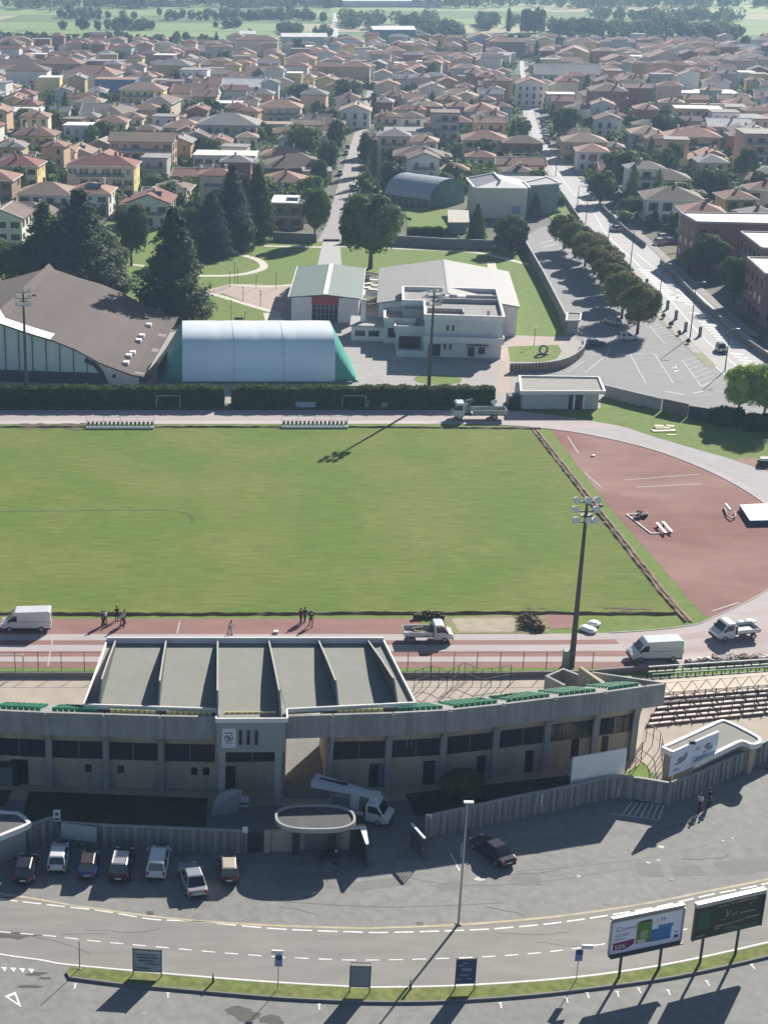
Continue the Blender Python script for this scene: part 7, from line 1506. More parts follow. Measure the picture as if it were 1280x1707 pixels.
# ------------------------------------------------------------------ masts, lamps, poles
ml = 'floodlight masts round the pitch'
fm_ = thing('floodlight_mast', 'tall floodlight mast nearest the camera, at the corner by the grandstand', 'floodlight mast', group=ml); MASTM = M('mast_dark', (.075, .085, .085), .12, 1, .5, metal=.3)
MB().tube((0, 0, 0), (0, 0, 18.9), .34, .15, 10).build('pole', MASTM, fm_); MB().box(-.95, -.25, -.4, .4, 0, 2.0).build('control_cabinet', M('cabinet_grey', (.22, .24, .23), .1, 1, .6), fm_)
LC = M('lamp_cover_white', (.70, .71, .71), .04, 1, .4)
for k, (z, xs) in enumerate(((19.1, (-1.15, 0, .95, )), (18.1, (-1.2, .95)), (16.9, (-1.0, .2, .95)))):
    MB().beam((-1.3, 0, z - .3), (1.3, 0, z - .3), .12, .12).build('crossarm', MASTM, fm_)
    for x in xs:
        ld2 = MB().tube((x, -.42, z + .05), (x, .38, z - .12), .36, .28, 10).build('lamp', LC, fm_); MB().tube((x, .385, z - .12), (x, .41, z - .125), .25, .25, 10).build('lamp_glass', LAMPW, ld2)
MB().box(-.6, .6, -.5, .4, 17.35, 17.45).build('platform', MASTM, fm_); MB().beam((1.5, .5, 18.2), (1.9, 1.2, 18.0), .3, .3).build('side_lamp', MASTM, fm_)
for z in range(6, 18): pass
put(fm_, 952, 1112, 0); dup(fm_, (*G(713, 671)[:2], 0), 0, 'tall floodlight mast in front of the white two-storey block', ml); dup(fm_, (*G(45, 672)[:2], 0), 0, 'tall floodlight mast before the sports hall gable', ml)
sl_ = thing('street_lamp', 'tall slim street lamp at the yellow kerb line of the forecourt', 'street lamp'); MB().tube((0, 0, 0), (0, 0, 11.0), .11, .06, 8).build('pole', STEEL, sl_); MB().beam((-.1, 0, 11.02), (.35, 0, 11.06), .08, .08).build('arm', STEEL, sl_); hd = MB().obox((.1, 0, 11.1), .75, .32, .14).build('lamp_head', LC, sl_); MB().obox((.1, 0, 11.02), .6, .26, .02).build('lamp_glass', LAMPW, hd); MB().box(-.2, .2, -.2, .2, 0, .08).build('base_plate', CONC, sl_)
put(sl_, 764, 1541, 0)
ag = 'lamp posts along the avenue'; ap = None
for k, (px, py, ty, lab) in enumerate(((1150, 562, 470, 'avenue lamp post beside the dry planted strip, middle of the near three'), (1097, 515, 440, 'avenue lamp post left of the bus hatching'), (1208, 618, 548, 'avenue lamp post nearest the light green trees'), (1050, 448, 384, 'avenue lamp post above the car park trees'), (1013, 408, 352, 'avenue lamp post beside the grey saloon'), (976, 372, 330, 'avenue lamp post by the lower end of the lawn strip'), (962, 345, 308, 'avenue lamp post at the low wall of the back lawn'), (926, 292, 262, 'avenue lamp post beside the pale hall'), (916, 270, 244, 'avenue lamp post behind the pale hall'), (1100, 512, 470, 'x'))):
    if lab == 'x': continue
    g = G(px, py); h = zfor(g, ty)
    if ap is None:
        ap = thing('lamp_post', lab, 'lamp post', group=ag); MB().tube((0, 0, 0), (0, 0, 10), .13, .07, 6).build('pole', MASTM, ap); MB().beam((0, 0, 9.9), (1.4, 0, 10.1), .08, .08).build('arm', MASTM, ap); MB().obox((1.5, 0, 10.08), .6, .25, .12).build('lamp_head', STEEL, ap); ap.location = (g[0], g[1], 0); ap.scale = (1, 1, h / 10)
    else: dup(ap, (g[0], g[1], 0), .1, lab, ag, scale=(1, 1, h / 10))
bn = None
for px, py, lab in ((1077, 478, 'topmost'), (1112, 515, 'second'), (1126, 532, 'third'), (1142, 552, 'fourth'), (1166, 560, 'fifth'), (1032, 478, None)):
    if not lab: continue
    g = G(px, py); L_ = 'dark sign column beside the avenue, %s down the row' % lab
    if bn is None:
        bn = thing('sign_column', L_, 'sign column', group='dark sign columns beside the avenue'); MB().box(-.3, .3, -.1, .1, 0, 1.9).build('panel', M('column_grey', (.15, .15, .16), .1, 1, .6), bn); MB().box(-.4, .4, -.2, .2, 0, .12).build('foot', CONC, bn); bn.location = (g[0], g[1], .05)
    else: dup(bn, (g[0], g[1], .05), 0, L_)
pg = 'globe lamps in the park'; pl = None
PL = [(383, 478, 450, 'at the tip of the paved square'), (391, 472, 436, 'tall one at the inner curve of the park path'), (396, 473, 444, 'beside a bin inside the curved path'), (427, 480, 456, 'on the near edge of the curved lawn'), (460, 481, 453, 'midway along the upper edge of the square'), (497, 474, 454, 'at the corner of the green-roofed clubhouse'), (405, 502, 478, 'on the left of the square'), (434, 510, 484, 'in the middle of the square'), (408, 545, 517, 'behind the dome near the park bench'), (385, 545, 500, 'tall one behind the left part of the dome'), (418, 427, 415, 'in the shade at the upper path'), (763, 412, 396, 'on the strip along the park wall'), (822, 430, 414, 'at the path to the park wall corner'), (890, 575, 545, 'beside the round stone in the small lawn')]
for px, py, ty, lab in PL:
    g = G(px, py); h = max(3.0, zfor(g, ty)); L_ = 'white globe park lamp %s' % lab
    if pl is None:
        pl = thing('park_lamp', L_, 'park lamp', group=pg); MB().tube((0, 0, 0), (0, 0, 3.8), .06, .05, 6).build('pole', MASTM, pl); MB().ball((0, 0, 3.95), .24, 8).build('globe', LC, pl); pl.location = (g[0], g[1], 0); pl.scale = (1, 1, h / 4)
    else: dup(pl, (g[0], g[1], 0), 0, L_, pg, scale=(1, 1, h / 4))
pb = thing('park_bench', 'dark park bench on the lawn behind the white dome', 'bench', (*G(398, 536)[:2], 0)); c_ = wloc(pb); MB().box(c_.x - .9, c_.x + .9, c_.y - .2, c_.y + .2, .4, .46).build('seat', DKSTEEL, pb); MB().box(c_.x - .9, c_.x + .9, c_.y + .2, c_.y + .25, .5, .9).build('backrest', DKSTEEL, pb)
for s in (-.7, .7): MB().box(c_.x + s - .04, c_.x + s + .04, c_.y - .18, c_.y + .2, 0, .4).build('leg', DKSTEEL, pb)
rs = thing('round_stone', 'grey round stone ring on the small lawn by the slatted wall', 'sculpture', (*G(905, 590)[:2], 0)); c_ = wloc(rs); m_ = MB(); n = 16
for i in range(n): a, b = 2 * math.pi * i / n, 2 * math.pi * (i + 1) / n; m_.beam((c_.x + math.cos(a) * .75, c_.y, .95 + math.sin(a) * .75), (c_.x + math.cos(b) * .75, c_.y, .95 + math.sin(b) * .75), .5, .36)
m_.build('ring', CONC, rs); MB().box(c_.x - 1, c_.x + 1, c_.y - .5, c_.y + .5, 0, .2).build('plinth', CONCD, rs)

# ------------------------------------------------------------------ billboards, panels and signs along the road
def ink(name, rgb): return M('ink_' + name, rgb, .08, 3, .6)
r_, p_, o_, u_, v_, w_, h_, n_ = board('roadside_billboard', 'big lilac white billboard with green picture and purple 50% badge', 'billboard', [(1023, 1535), (1141.5, 1515.5), (1132.5, 1569.5), (1014, 1591)], (1027, 1637), (1097, 1622), .2, m=M('billboard_lilac', (.76, .78, .90), .04, .5, .5), group='billboards on the grass island')
legs(r_, o_, u_, w_, (.22, .78), .11, n_=n_, back=.28, m=MASTM)
fr = MB(); T0 = [o_, o_ + u_ * w_, o_ + u_ * w_ + v_ * h_, o_ + v_ * h_]
for a, b in ((T0[3], T0[2]), (T0[0], T0[3]), (T0[1], T0[2])): fr.beam(a - n_ * .03, b - n_ * .03, .12, .12)
fr.build('frame', STEEL, r_); MB().beam(T0[0] - n_ * .12 - v_ * .08, T0[1] - n_ * .12 - v_ * .08, .5, .1).build('lower_ledge', MASTM, r_); MB().beam(T0[3] + n_ * .1 + v_ * .2, T0[2] + n_ * .1 + v_ * .2, .3, .22).build('top_housing', STEEL, r_)
B_ = lambda m_, nm, mat: m_.build(nm, mat, p_, fixn=False)
def tx(t, x, y, s, mat, nm='lettering', shear=0): B_(text_mb(t, o_ + u_ * (x * w_) + v_ * (y * h_) - n_ * .001, u_, v_, s, ext=.012, shear=shear), nm, mat)
def qd(x0, x1, y0, y1, mat, nm='print', e=.006): B_(quad_on(MB(), o_, u_, v_, x0 * w_, x1 * w_, y0 * h_, y1 * h_, e), nm, mat)
qd(.36, .57, .16, .84, ink('leaf_green', (.09, .24, .06))); qd(.42, .52, .3, .55, ink('pale_green', (.30, .40, .20)), e=.009); qd(.38, .5, .16, .28, ink('cream', (.55, .5, .42)), e=.009); qd(.57, .85, .14, .52, ink('blue', (.05, .18, .42))); qd(.66, .87, .52, .62, ink('blue2', (.06, .24, .44))); qd(.4, .55, .8, .86, ink('dark', (.03, .05, .04)), e=.009)
RDI, PUR, DKB = ink('red', (.42, .06, .10)), ink('purple', (.20, .02, .11)), ink('navy', (.04, .05, .2))
tx('C', .07, .66, .62, DKB); tx('onersol', .14, .68, .42, RDI); tx('SCONTI', .07, .50, .34, DKB); tx('FINO AL', .07, .40, .24, PUR); tx('1,99', .62, .72, .48, RDI)
B_(MB().add([tuple(o_ + u_ * x * w_ + v_ * y * h_ - n_ * .008) for x, y in ((.05, .1), (.22, .08), (.34, .2), (.34, .36), (.05, .32))], [(0, 1, 2, 3, 4)]), 'badge', PUR); tx('50%', .07, .12, .58, WHITE); qd(.9, .96, .12, .22, DKB); qd(.9, .95, .3, .33, DKB)
r_, p_, o_, u_, v_, w_, h_, n_ = board('roadside_billboard', 'big dark green billboard with gold lettering, right of the lilac one', 'billboard', [(1162, 1512), (1276.5, 1491), (1266, 1546), (1154, 1566)], (1163, 1613), (1229, 1597), .2, m=M('billboard_dark', (.022, .034, .028), .15, .5, .5), group='billboards on the grass island')
legs(r_, o_, u_, w_, (.2, .72), .11, n_=n_, back=.28, m=MASTM); fr = MB(); T0 = [o_, o_ + u_ * w_, o_ + u_ * w_ + v_ * h_, o_ + v_ * h_]
for a, b in ((T0[0], T0[3]), (T0[1], T0[2])): fr.beam(a - n_ * .03, b - n_ * .03, .1, .1)
fr.build('frame', MASTM, r_); MB().beam(T0[3] + n_ * .1 + v_ * .2, T0[2] + n_ * .1 + v_ * .2, .4, .34).build('top_housing', STEEL, r_); GO, GN = ink('gold', (.30, .29, .17)), ink('forest', (.03, .09, .05))
qd(.04, .22, .3, .85, GN); qd(.5, .98, .02, .16, GN); tx('V', .42, .52, .9, GO, shear=.35); tx('alli', .53, .52, .5, GO, shear=.35)
for x0, x1, y, hh in ((.33, .48, .88, .04), (.5, .9, .9, .045), (.66, .88, .53, .05), (.4, .46, .44, .04), (.3, .55, .27, .05), (.57, .72, .29, .05), (.75, .95, .33, .05), (.04, .18, .08, .05), (.3, .38, .2, .04), (.45, .62, .16, .03)):
    k = x0; rr = random.Random(int(x0 * 999))
    while k < x1: d = rr.uniform(.012, .03); qd(k, min(k + d, x1), y, y + hh * rr.uniform(.6, 1.1), GO); k += d + .006
MB().ball(tuple(o_ + u_ * w_ * .8 + v_ * h_ * .78), .09, 6).build('lamp_dot', GO, p_)
def panel(label, tl, tr, br_, bl, legA, legB, mat, inkm, lines, head=None, group='notice panels on the grass island', frame=MASTM):
    global r_, p_, o_, u_, v_, w_, h_, n_
    r_, p_, o_, u_, v_, w_, h_, n_ = board('notice_panel', label, 'notice panel', [tl, tr, br_, bl], legA, legB, .06, m=mat, group=group); legs(r_, o_, u_, w_, (.02, .98), .045, z=o_.z + h_ + .12, m=frame); f = MB()
    f.beam(o_ + v_ * (h_ + .02), o_ + u_ * w_ + v_ * (h_ + .02), .1, .09); f.beam(o_, o_ + u_ * w_, .08, .06); f.build('frame', frame, r_)
    rr = random.Random(len(label))
    for x0, x1, y, hh in lines:
        k = x0
        while k < x1: d = rr.uniform(.03, .09); qd(k, min(k + d, x1), y, y + hh, inkm); k += d + .02
panel('grey blue notice panel with dark lettering lines, leftmost on the grass island', (221, 1582), (270, 1586), (270, 1621), (221, 1618), (222, 1628), (269, 1631), M('panel_grey_blue', (.24, .30, .35), .08, 1, .6), ink('slate', (.05, .07, .10)), ((.1, .8, .74, .07), (.15, .85, .6, .08), (.2, .75, .46, .08), (.4, .9, .32, .07), (.1, .6, .12, .06)), frame=MASTM)
qd(.0, 1.0, .86, .93, ink('pale', (.45, .45, .43)))
panel('plain blue-grey notice panel in a double frame, middle one on the grass island', (582, 1611), (618, 1612), (618, 1645), (582, 1645), (581, 1657), (618, 1658), M('panel_plain', (.20, .23, .27), .1, .8, .5), ink('slate', (.05, .07, .10)), (), frame=MASTM)
m_ = MB(); m_.beam(o_ + v_ * (h_ + .33), o_ + u_ * w_ + v_ * (h_ + .33), .06, .06); m_.build('top_bar', MASTM, r_)
panel('deep blue notice panel with pale marks, rightmost on the grass island', (759, 1600), (794, 1599), (793, 1638), (758, 1640), (757, 1653), (791, 1652), M('panel_deep_blue', (.035, .06, .16), .15, 1, .5), ink('pale_blue', (.18, .24, .36)), ((.35, .6, .8, .06), (.15, .35, .7, .08), (.3, .8, .5, .12), (.2, .7, .3, .07), (.1, .3, .12, .06), (.6, .85, .15, .06)))
def psign(label, px, py, ty, wd=.62, hgt=1.0, arm=.25):
    g = G(px, py); h = zfor(g, ty); r = thing('parking_sign', label, 'sign', (g[0], g[1], 0), group='parking signs on the grass island'); x, y = g[0], g[1]
    MB().tube((x, y, 0), (x, y, h), .035, .035, 6).build('pole', STEEL, r); MB().box(x - wd * .45, x + wd * .45, y - .06, y - .03, h - hgt - .1, h - .1).build('blue_plate', ink('sign_blue', (.16, .24, .42)), r); MB().tube((x + .02, y - .1, h - .3), (x + .02, y - .07, h - .3), .24, .24, 14).build('round_sign', ink('sign_navy', (.04, .05, .16)), r)
    MB().obox((x + arm, y + .1, h + .05), .85, .12, .34, .1, ry=.12).build('white_plate', LC, r)
psign('blue parking sign with small white plate, left one on the grass island', 463, 1652, 1590, arm=-.12); psign('blue parking sign with rounded white plate, right one on the grass island', 960, 1637, 1581, arm=.6)
for nm, label, px, py, h, mt in (('marker_post', 'short black marker post beside the left notice panels on the grass island', 355, 1641, .75, TRIMB), ('marker_post', 'short black marker post where the lamp shadow crosses the grass island', 684, 1652, .8, TRIMB)):
    g = G(px, py); r = thing(nm, label, 'post', (g[0], g[1], .15), group='black marker posts'); MB().tube((g[0], g[1], .1), (g[0], g[1], .15 + h), .09, .07, 7).build('post', mt, r); MB().tube((g[0], g[1], .15 + h * .75), (g[0], g[1], .15 + h * .9), .095, .095, 7).build('reflector', LC, r)
g = G(133, 1618); r = thing('thin_pole', 'bare thin pole at the left tip of the grass island', 'pole', (g[0], g[1], .1)); MB().tube((g[0], g[1], .1), (g[0], g[1], 2.6), .04, .035, 6).build('pole', MASTM, r); MB().box(g[0] - .12, g[0] + .12, g[1] - .12, g[1] + .12, .1, .2).build('foot', CONC, r)
def wsign(label, px, py, ty, wd, hh, mark=True):
    g = G(px, py); h = zfor(g, ty); r = thing('wall_sign', label, 'sign', (g[0], g[1], 0), group='small white signs on the precast walls'); MB().tube((g[0], g[1] + .05, 0), (g[0], g[1] + .05, h), .035, .035, 6).build('pole', STEEL, r); p2 = MB().box(g[0] - wd / 2, g[0] + wd / 2, g[1] - .03, g[1], h - hh, h).build('plate', M('sign_white', (.6, .6, .6), .03, 1), r)
    if mark: MB().tube((g[0], g[1] - .045, h - hh * .35), (g[0], g[1] - .035, h - hh * .35), wd * .28, wd * .28, 12).build('symbol', ink('sign_navy', (.04, .05, .16)), p2); MB().box(g[0] - wd * .3, g[0] + wd * .3, g[1] - .045, g[1] - .035, h - hh * .85, h - hh * .7).build('text_line', ink('slate', (.05, .07, .1)), p2)
wsign('white sign with dark symbol above the left end of the pale wall board', 96, 1400, 1350, .62, 1.15); wsign('white sign on the long right wall below the grandstand doors', 897, 1357, 1324, .5, 1.1); wsign('small white sign over the wall beside the side gate', 408, 1424, 1378, .45, .6, False); wsign('small white sign at the left end of the long right wall', 712, 1397, 1357, .5, .6, False)

# ------------------------------------------------------------------ sports gear, benches, clutter
def team_bench(label, pxl, pxr, py):
    a, b = G(pxl, py), G(pxr, py); L = b[0] - a[0]; r = thing('team_bench', label, 'team bench', ((a[0] + b[0]) / 2, a[1], 0), group='team benches on the far touchline'); y = a[1]
    MB().box(a[0], b[0], y - .55, y - .25, .05, .38).build('white_plinth', WHITE, r); n = 16
    for k in range(n):
        x = a[0] + (k + .5) * L / n; s = MB(); s.box(x - .2, x + .2, y - .1, y + .35, .42, .48); s.add([(x - .2, y + .35, .45), (x + .2, y + .35, .45), (x + .2, y + .45, .95), (x - .2, y + .45, .95)], [(0, 1, 2, 3)]); s.build('seat', M('bench_green', (.10, .22, .17), .15, 1, .5), r)
    m_ = MB()
    for k in range(5):
        x = a[0] + k * L / 4; m_.tube((x, y + .7, 0), (x, y + .7, 1.5), .03, .03, 5); m_.tube((x, y + .7, 1.5), (x, y - .2, 1.9), .03, .03, 5)
    m_.beam((a[0], y + .7, 1.0), (b[0], y + .7, 1.0), .04, .04); m_.beam((a[0], y - .2, 1.9), (b[0], y - .2, 1.9), .04, .04); m_.build('hoop_frame', STEEL, r); MB().box(a[0], b[0], y + .1, y + .2, .3, .42).build('support_bar', STEEL, r)
team_bench('team bench with green seats on white plinth, left one on the far touchline', 144, 257, 713); team_bench('team bench with green seats on white plinth, right one on the far touchline', 470, 580, 712)
def goal(label, pxl, pxr, py, hgt, group='small white goals'):
    a, b = G(pxl, py), G(pxr, py); r = thing('goal', label, 'goal', ((a[0] + b[0]) / 2, a[1], 0), group=group); y = a[1]; GM = M('goal_white', (.55, .56, .56), .05, 1, .5); m_ = MB(); m_.tube((a[0], y, 0), (a[0], y, hgt), .06); m_.tube((b[0], y, 0), (b[0], y, hgt), .06); m_.tube((a[0], y, hgt), (b[0], y, hgt), .06); m_.build('posts', GM, r); m_ = MB()
    for x in (a[0], b[0]): m_.tube((x, y, hgt), (x, y + .6, hgt - .2), .03); m_.tube((x, y + .6, hgt - .2), (x, y + 1.0, 0), .03)
    m_.tube((a[0], y + 1.0, .03), (b[0], y + 1.0, .03), .03); m_.build('back_frame', GM, r)
goal('small white goal leaning at the hedge before the sports hall', 261, 300, 678, 1.95); goal('small white goal at the hedge in front of the dome end', 570, 609, 678, 1.95); goal('white goal behind the track fence at the left edge', -8, 39, 1120, 2.0)
def box_thing(name, label, cat, px, py, sx, sy, sz, mat, top=None, rz=0.0, z=0.0, group=None):
    g = G(px, py); r = thing(name, label, cat, (g[0], g[1], z), group=group); bevel(MB().obox((g[0], g[1], z + sz / 2), sx, sy, sz, rz).build('body', mat, r), .03)
    if top: MB().obox((g[0], g[1], z + sz + .03), sx * 1.06, sy * 1.06, .06, rz).build('lid', top, r)
    return r
box_thing('folded_mat', 'pale blue folded mat lying along the hedge between the goals', 'mat', 509, 677, 3.2, .9, .8, M('mat_pale_blue', (.36, .45, .56), .08, 1, .7), WHITE)
box_thing('waste_bin', 'pale bin standing by the hedge left of the mast', 'bin', 667, 676, .6, .6, 1.0, M('bin_grey', (.32, .34, .34), .1, 1, .6), CONC); box_thing('roller', 'small grey roller machine at the hedge right of the goal', 'roller', 640, 677, 1.0, .7, .8, M('bin_grey', (.32, .34, .34), .1, 1, .6), DKSTEEL)
g = G(613, 677); r = thing('white_canister', 'white bottle-shaped canister standing at the hedge by the goal', 'canister', (g[0], g[1], 0)); MB().tube((g[0], g[1], 0), (g[0], g[1], 1.0), .25, .22, 9).build('body', WHITE, r); MB().tube((g[0], g[1], 1.0), (g[0], g[1], 1.4), .16, .07, 8).build('neck', WHITE, r)
box_thing('paper_box', 'tiny white box lying on the red track lanes', 'box', 460, 1055, .5, .4, .22, WHITE, WHITE)
# high-jump mat with cover
mq = [G(x, y, .7)[:2] for x, y in ((1233, 841), (1288, 838), (1305, 866), (1250, 867))]; r = thing('landing_mat', 'thick blue high-jump landing mat with white, yellow and red cover', 'landing mat', (*mq[0], 0)); MB().prism(mq, 0, .68).build('foam_block', M('mat_blue', (.03, .055, .16), .1, 1, .6), r)
cvm = MB(); ms = [paint('cover_white', (.6, .62, .68), .6), paint('cover_yellow', (.62, .42, .16), .6), paint('cover_red', (.5, .08, .05), .6), paint('cover_pale_blue', (.42, .52, .68), .6)]
for i, (a, b, c_, d_) in enumerate(((0, .35, 0, 1), (.35, .55, 0, .55), (.35, .55, .55, 1), (.55, .8, 0, .4), (.55, .8, .4, 1), (.8, 1, 0, 1))):
    q = [lerp(lerp(mq[0], mq[1], s), lerp(mq[3], mq[2], s), t) for s, t in ((a, c_), (b, c_), (b, d_), (a, d_))]; cvm.add([(*p, .70) for p in q], [(0, 1, 2, 3)], (3, 0, 1, 1, 2, 0)[i])
cvm.build('cover', ms, r)
r = thing('hurdle_frame', 'dark bent frame with a white bar lying on the red infield', 'frame', G(1214, 850)); m_ = MB(); P3 = GG([(1207, 846), (1212, 858), (1219, 864), (1226, 860), (1224, 852)], .3); m_.path(P3, .1, 6); m_.build('bent_tube', TRIMB, r); a, b = G(1209, 840, .5), G(1217, 850, .5); MB().beam(a, b, .22, .3).build('white_bar', WHITE, r)
for i, (a, b, lab) in enumerate((((1094, 876), (1109, 893), 'white bench plank on the red infield, left one of two'), ((1104, 874), (1119, 891), 'white bench plank with dark side on the red infield, right one of two'))):
    r = thing('infield_bench', lab, 'bench', G(*a), group='benches on the red infield'); p, q = G(*a), G(*b); MB().beam((p[0], p[1], .45), (q[0], q[1], .45), .35, .07).build('plank', WHITE, r)
    for t in (.15, .85): z = lerp(p, q, t); MB().box(z[0] - .15, z[0] + .15, z[1] - .05, z[1] + .05, 0, .42).build('leg', DKSTEEL, r)
lnw = MB()
for a, b in (((1044, 858), (1064, 857)), ((1044, 858), (1085, 890)), ((1085, 890), (1102, 889))): p, q = G(*a), G(*b); lnw.beam((*p[:2], .1), (*q[:2], .1), .12, .1)
lnw.build('throwing_kerb', WHITE, label='white angled kerb rail beside the two bench planks', cat='kerb rail')
r = thing('equipment_heap', 'black heap of equipment inside the white angled rail', 'heap', G(1067, 862)); c_ = wloc(r); m_ = MB(); rr = random.Random(2)
for k in range(9): m_.obox((c_.x + rr.uniform(-.7, .7), c_.y + rr.uniform(-.5, .5), .15 + .07 * k), .7, .4, .2, rr.uniform(0, 3), rx=rr.uniform(-.3, .3))
m_.build('heap', TRIMB, r); MB().tube((c_.x + .9, c_.y + .3, 0), (c_.x + .9, c_.y + .3, .5), .2, .2, 8).build('blue_drum', paint('drum_blue', (.06, .10, .18), .5), r)
g = G(988, 760); r = thing('white_lump', 'small white sack on the red infield near the trench', 'sack', g); MB().ball((g[0], g[1], .1), .35, 8, sz=.5).build('sack', WHITE, r)
st_ = thing('board_stack', 'stack of cream boards on the grass by the track bend', 'stack', G(1106, 722)); rr = random.Random(6)
for k, (px, py, sx, sy, z) in enumerate(((1100, 718, 2.6, 1.2, .1), (1116, 718, 1.8, 1.1, .12), (1104, 715, 2.4, .9, .25), (1098, 713, 1.4, 1.0, .34), (1117, 713, 1.2, .8, .34), (1119, 725, 1.5, .5, .06))): g = G(px, py); MB().obox((g[0], g[1], z), sx, sy, .12, rr.uniform(-.15, .15)).build('board', M('board_cream', (.60, .55, .42), .1, 1, .8), st_)
g = G(1273, 775); r = thing('ride_on_mower', 'ride-on machine with white hood cut off by the right edge', 'machine', g); bevel(MB().box(g[0] - .7, g[0] + .8, g[1] - .4, g[1] + .4, .75, 1.2).build('hood', WHITE, r), .08); MB().box(g[0] - .8, g[0] + .9, g[1] - .5, g[1] + .5, .3, .75).build('chassis', TRIMB, r)
for x in (-.5, .6):
    for s in (-1, 1): wheel_r = MB().tube((g[0] + x, g[1] + s * .5, .32), (g[0] + x, g[1] + s * .68, .32), .32, .32, 10).build('wheel', BLACK, r)
# piles of torn-out brush and rubble
def pile(name, label, cat, pts, n, hgt, mats_, seed, long=False, rad=.5):
    rr = random.Random(seed); c = np.mean(np.array([G(*p) for p in pts]), 0); r = thing(name, label, cat, tuple(c)); G2 = [G(*p) for p in pts]; ms = [MB() for _ in mats_]
    for k in range(n):
        a = rr.choice(G2); b = rr.choice(G2); t = rr.random(); x, y = a[0] + (b[0] - a[0]) * t, a[1] + (b[1] - a[1]) * t; d = min(1, math.hypot(x - c[0], (y - c[1]) * 1.5) / 3.5); z = rr.random() * hgt * (1 - .6 * d); m_ = rr.choice(ms)
        if long: th = rr.uniform(0, 6.28); L = rr.uniform(.5, 1.5); m_.tube((x, y, z), (x + math.cos(th) * L * .8, y + math.sin(th) * L * .6, z + rr.uniform(-.2, .4) * L), .06, .02, 4)
        else: m_.obox((x, y, z * .7 + .06), rr.uniform(.2, 1) * rad, rr.uniform(.2, .8) * rad, rr.uniform(.1, .35), rr.uniform(0, 3), rx=rr.uniform(-.5, .5))
    for m_, mt in zip(ms, mats_): m_.build(mt.name.replace('pile_', '') + '_pile', mt, r)
    return r
BRD, BRB, BRT = M('pile_dark_brush', (.06, .065, .04), .3, 2, .9), M('pile_brown_brush', (.25, .19, .125), .3, 2, .9), M('pile_turf', (.07, .065, .035), .3, 1.5, .95)
pile('turf_pile', 'dark pile of torn turf beside the trench above the drop-side truck', 'pile', [(706, 1026), (716, 1028), (725, 1030), (738, 1032), (692, 1031)], 150, .8, [BRD, BRT], 1)
pile('brush_pile', 'tangled pile of roots and branches left of the near mast', 'pile', [(868, 1030), (880, 1040), (890, 1046), (900, 1050), (872, 1048), (884, 1026)], 300, .6, [BRD, BRB, BRB], 2, True); pile('earth_heap', 'brown heap of clods beside the tangled roots at the sand pit', 'pile', [(886, 1036), (897, 1044), (904, 1050), (893, 1050)], 160, 1.1, [BRB, BRT, BRB], 7)
pile('rubble_pile', 'long low pile of pale rubble and junk beside the track behind the open terrace', 'pile', [(1150, 1106), (1170, 1104), (1200, 1106), (1230, 1104), (1255, 1102), (1275, 1100), (1290, 1102)], 330, 1.0, [M('pile_pale', (.62, .58, .54), .2, 1, .9), M('pile_grey', (.3, .3, .3), .2, 1, .9), M('pile_red', (.22, .1, .07), .2, 1, .9)], 3, rad=1.3)
for k, (px, py, lab) in enumerate(((976, 1050, 'big white sack at the foot of the near mast, left one'), (990, 1042, 'flat white sack on the grass right of the near mast'), (984, 1053, 'white sack lying nearest the track beside the near mast'))): g = G(px, py); r = thing('white_sack', lab, 'sack', g, group='white sacks by the near mast'); MB().ball((g[0], g[1], .25), .75, 10, sz=.42).build('sack', WHITE, r)

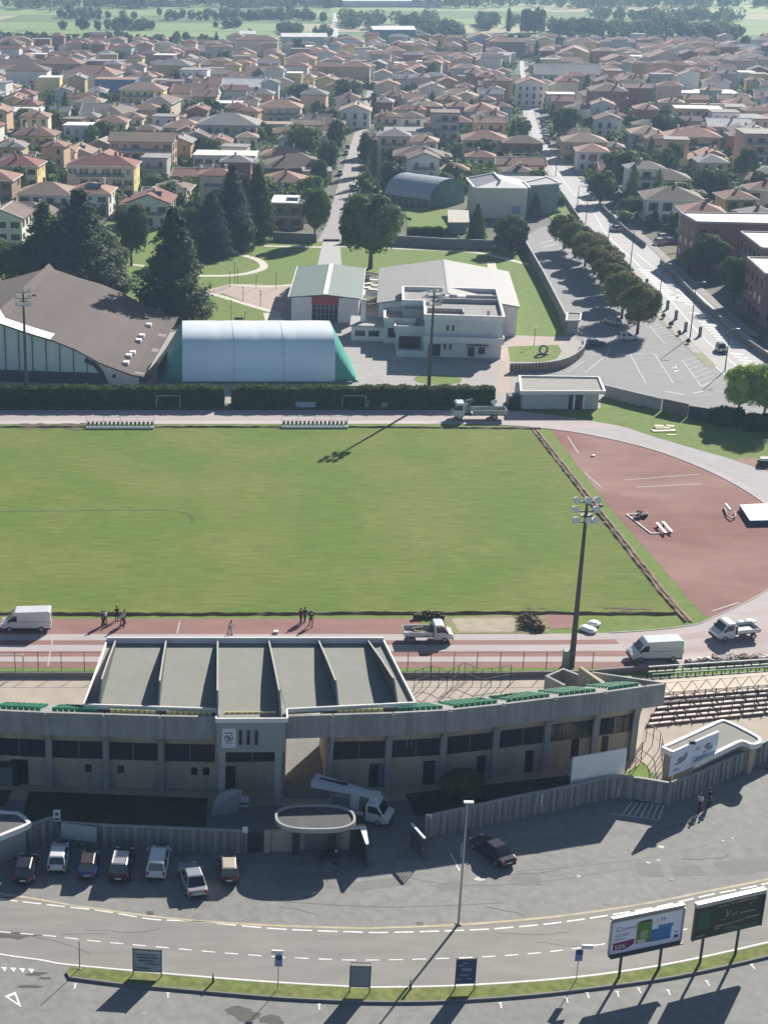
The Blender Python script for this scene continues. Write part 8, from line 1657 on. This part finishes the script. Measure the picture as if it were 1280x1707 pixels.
# ------------------------------------------------------------------ people
SKIN = M('skin', (.42, .25, .17), .05, 3, .6)
def skinned(name, V, E, R, mat, parent, root=0):
    me = bpy.data.meshes.new(name); me.from_pydata(V, E, []); me.materials.append(mat); o = bpy.data.objects.new(name, me); COL.objects.link(o); o.parent = parent; KIDS.setdefault(parent.name, []).append(o)
    m1 = o.modifiers.new('skin', 'SKIN'); m1.use_smooth_shade = True; sv_ = me.skin_vertices[0].data
    for i, r in enumerate(R): sv_[i].radius = (r, r)
    sv_[root].use_root = True; m2 = o.modifiers.new('sub', 'SUBSURF'); m2.levels = 1; m2.render_levels = 1; return o
def person(label, px, py, shirt, trouser, hair, face=0.0, stride=.12, armsw=.1, bend=0.0, group='people working on the track'):
    g = G(px, py); r = thing('person', label, 'person', (0, 0, 0), group=group); s = stride; a = armsw; b = bend
    V = [(0, 0, .95), (b * .2, 0, 1.18), (b * .4, 0, 1.42), (b * .5, 0, 1.52), (b * .55 + .02, 0, 1.66), (.02, .1, .9), (s, .1, .5), (s * .9, .1, .08), (s + .16, .1, .04), (-.02, -.1, .9), (-s * .4, -.1, .5), (-s * 1.4, -.1, .1), (-s * 1.4 + .17, -.1, .04),
         (b * .4, .19, 1.42), (a * .4 + b * .4, .26, 1.14), (a + .1 + b * .5, .24, .9), (b * .4, -.19, 1.42), (-a * .4 + b * .4, -.26, 1.14), (-a + .08 + b * .5, -.24, .9)]
    E = [(0, 1), (1, 2), (2, 3), (3, 4), (0, 5), (5, 6), (6, 7), (7, 8), (0, 9), (9, 10), (10, 11), (11, 12), (2, 13), (13, 14), (14, 15), (2, 16), (16, 17), (17, 18)]
    R = [.13, .12, .14, .055, .105, .085, .055, .04, .04, .085, .055, .04, .04, .06, .042, .03, .06, .042, .03]
    for h in (15, 18):                   # a palm, four fingers and a thumb
        hx, hy, hz = V[h]; sy = 1 if hy > 0 else -1; o = len(V); V.append((hx + .02, hy, hz - .07)); R.append(.03); E.append((h, o))
        for k, (dx, dy, L) in enumerate(((-.03, 0, .07), (-.01, 0, .085), (.012, 0, .08), (.032, 0, .06), (.05, -sy * .02, .03))): V.append((hx + .02 + dx, hy + dy, hz - .09 - L)); R.append(.009); E.append((o, len(V) - 1))
    skinned('body', V, E, R, SKIN, r)
    skinned('shirt', V[:3] + [V[13], lerp(V[13], V[14], .9), V[16], lerp(V[16], V[17], .9)], [(0, 1), (1, 2), (2, 3), (3, 4), (2, 5), (5, 6)], [.15, .145, .155, .08, .06, .08, .06], shirt, r)
    skinned('trousers', [(0, 0, .98), V[5], V[6], V[7], V[9], V[10], V[11]], [(0, 1), (1, 2), (2, 3), (0, 4), (4, 5), (5, 6)], [.15, .1, .078, .065, .1, .078, .065], trouser, r)
    hx = V[4][0]; MB().ball((hx - .015, 0, 1.71), .118, 10, sz=1.0).build('hair', hair, r)
    for i in (8, 12): MB().obox((V[i][0] - .06, V[i][1], .045), .28, .1, .09).build('shoe', TRIMB, r)
    r.location = (g[0], g[1], .02); r.rotation_euler = (0, 0, face); return r
SH = {n: M('cloth_' + n, c, .1, 6, .9) for n, c in (('white', (.6, .6, .6)), ('navy', (.03, .035, .06)), ('black', (.015, .015, .017)), ('grey', (.2, .2, .21)), ('pale_blue', (.35, .42, .52)), ('denim', (.06, .08, .13)))}
HD, HG = M('hair_dark', (.02, .016, .013), .1, 5, .6), M('hair_grey', (.25, .24, .23), .1, 5, .7)
person('person in dark clothes, left of the pair near the panel van', 171, 1042, SH['navy'], SH['black'], HD, .3); person('person with white top and dark trousers beside the person in dark clothes', 176, 1041, SH['white'], SH['navy'], HG, 2.8)
person('person in black standing behind the second pair on the track edge', 195, 1034, SH['black'], SH['black'], HD, -1.2); person('person in pale blue shirt and dark trousers in the second pair', 204, 1044, SH['pale_blue'], SH['black'], HG, 2.0, .2); person('person in grey beside the person in pale blue', 208, 1040, SH['grey'], SH['denim'], HD, -2.6)
person('lone person in white bending on the track above the grandstand roof', 383, 1057, SH['white'], SH['grey'], HD, -1.0, .15, .25, .5)
person('person in black at the trench, left of three', 501, 1038, SH['black'], SH['black'], HD, 1.0); person('person in dark grey at the trench, middle of three', 508, 1036, SH['navy'], SH['denim'], HD, -2.0); person('person in black stepping onto the track, right of three', 518, 1043, SH['black'], SH['navy'], HD, -1.4, .25)
person('walker in pale shirt on the forecourt below the mural booth', 1165, 1352, SH['white'], SH['navy'], HD, -2.2, .25, .2, group='people on the forecourt'); person('walker in dark clothes near the wall on the forecourt', 1181, 1344, SH['black'], SH['black'], HD, .6, .25, .2, group='people on the forecourt')
# ------------------------------------------------------------------ haze
hz_m = bpy.data.materials.new('haze_air'); hz_m.use_nodes = True; nn = hz_m.node_tree.nodes; nn.clear(); ov = nn.new('ShaderNodeOutputMaterial'); pv = nn.new('ShaderNodeVolumePrincipled'); pv.inputs['Color'].default_value = (.48, .70, 1.0, 1); pv.inputs['Density'].default_value = .00017; pv.inputs['Anisotropy'].default_value = .2
hz_m.node_tree.links.new(pv.outputs[0], ov.inputs['Volume']); ho = MB().box(-3950, 5950, -450, 8950, -1.4, 82).build('haze', hz_m, origin=(0, 0, 0)); tag(ho, 'pale blue summer haze over the town', 'haze', kind='stuff')
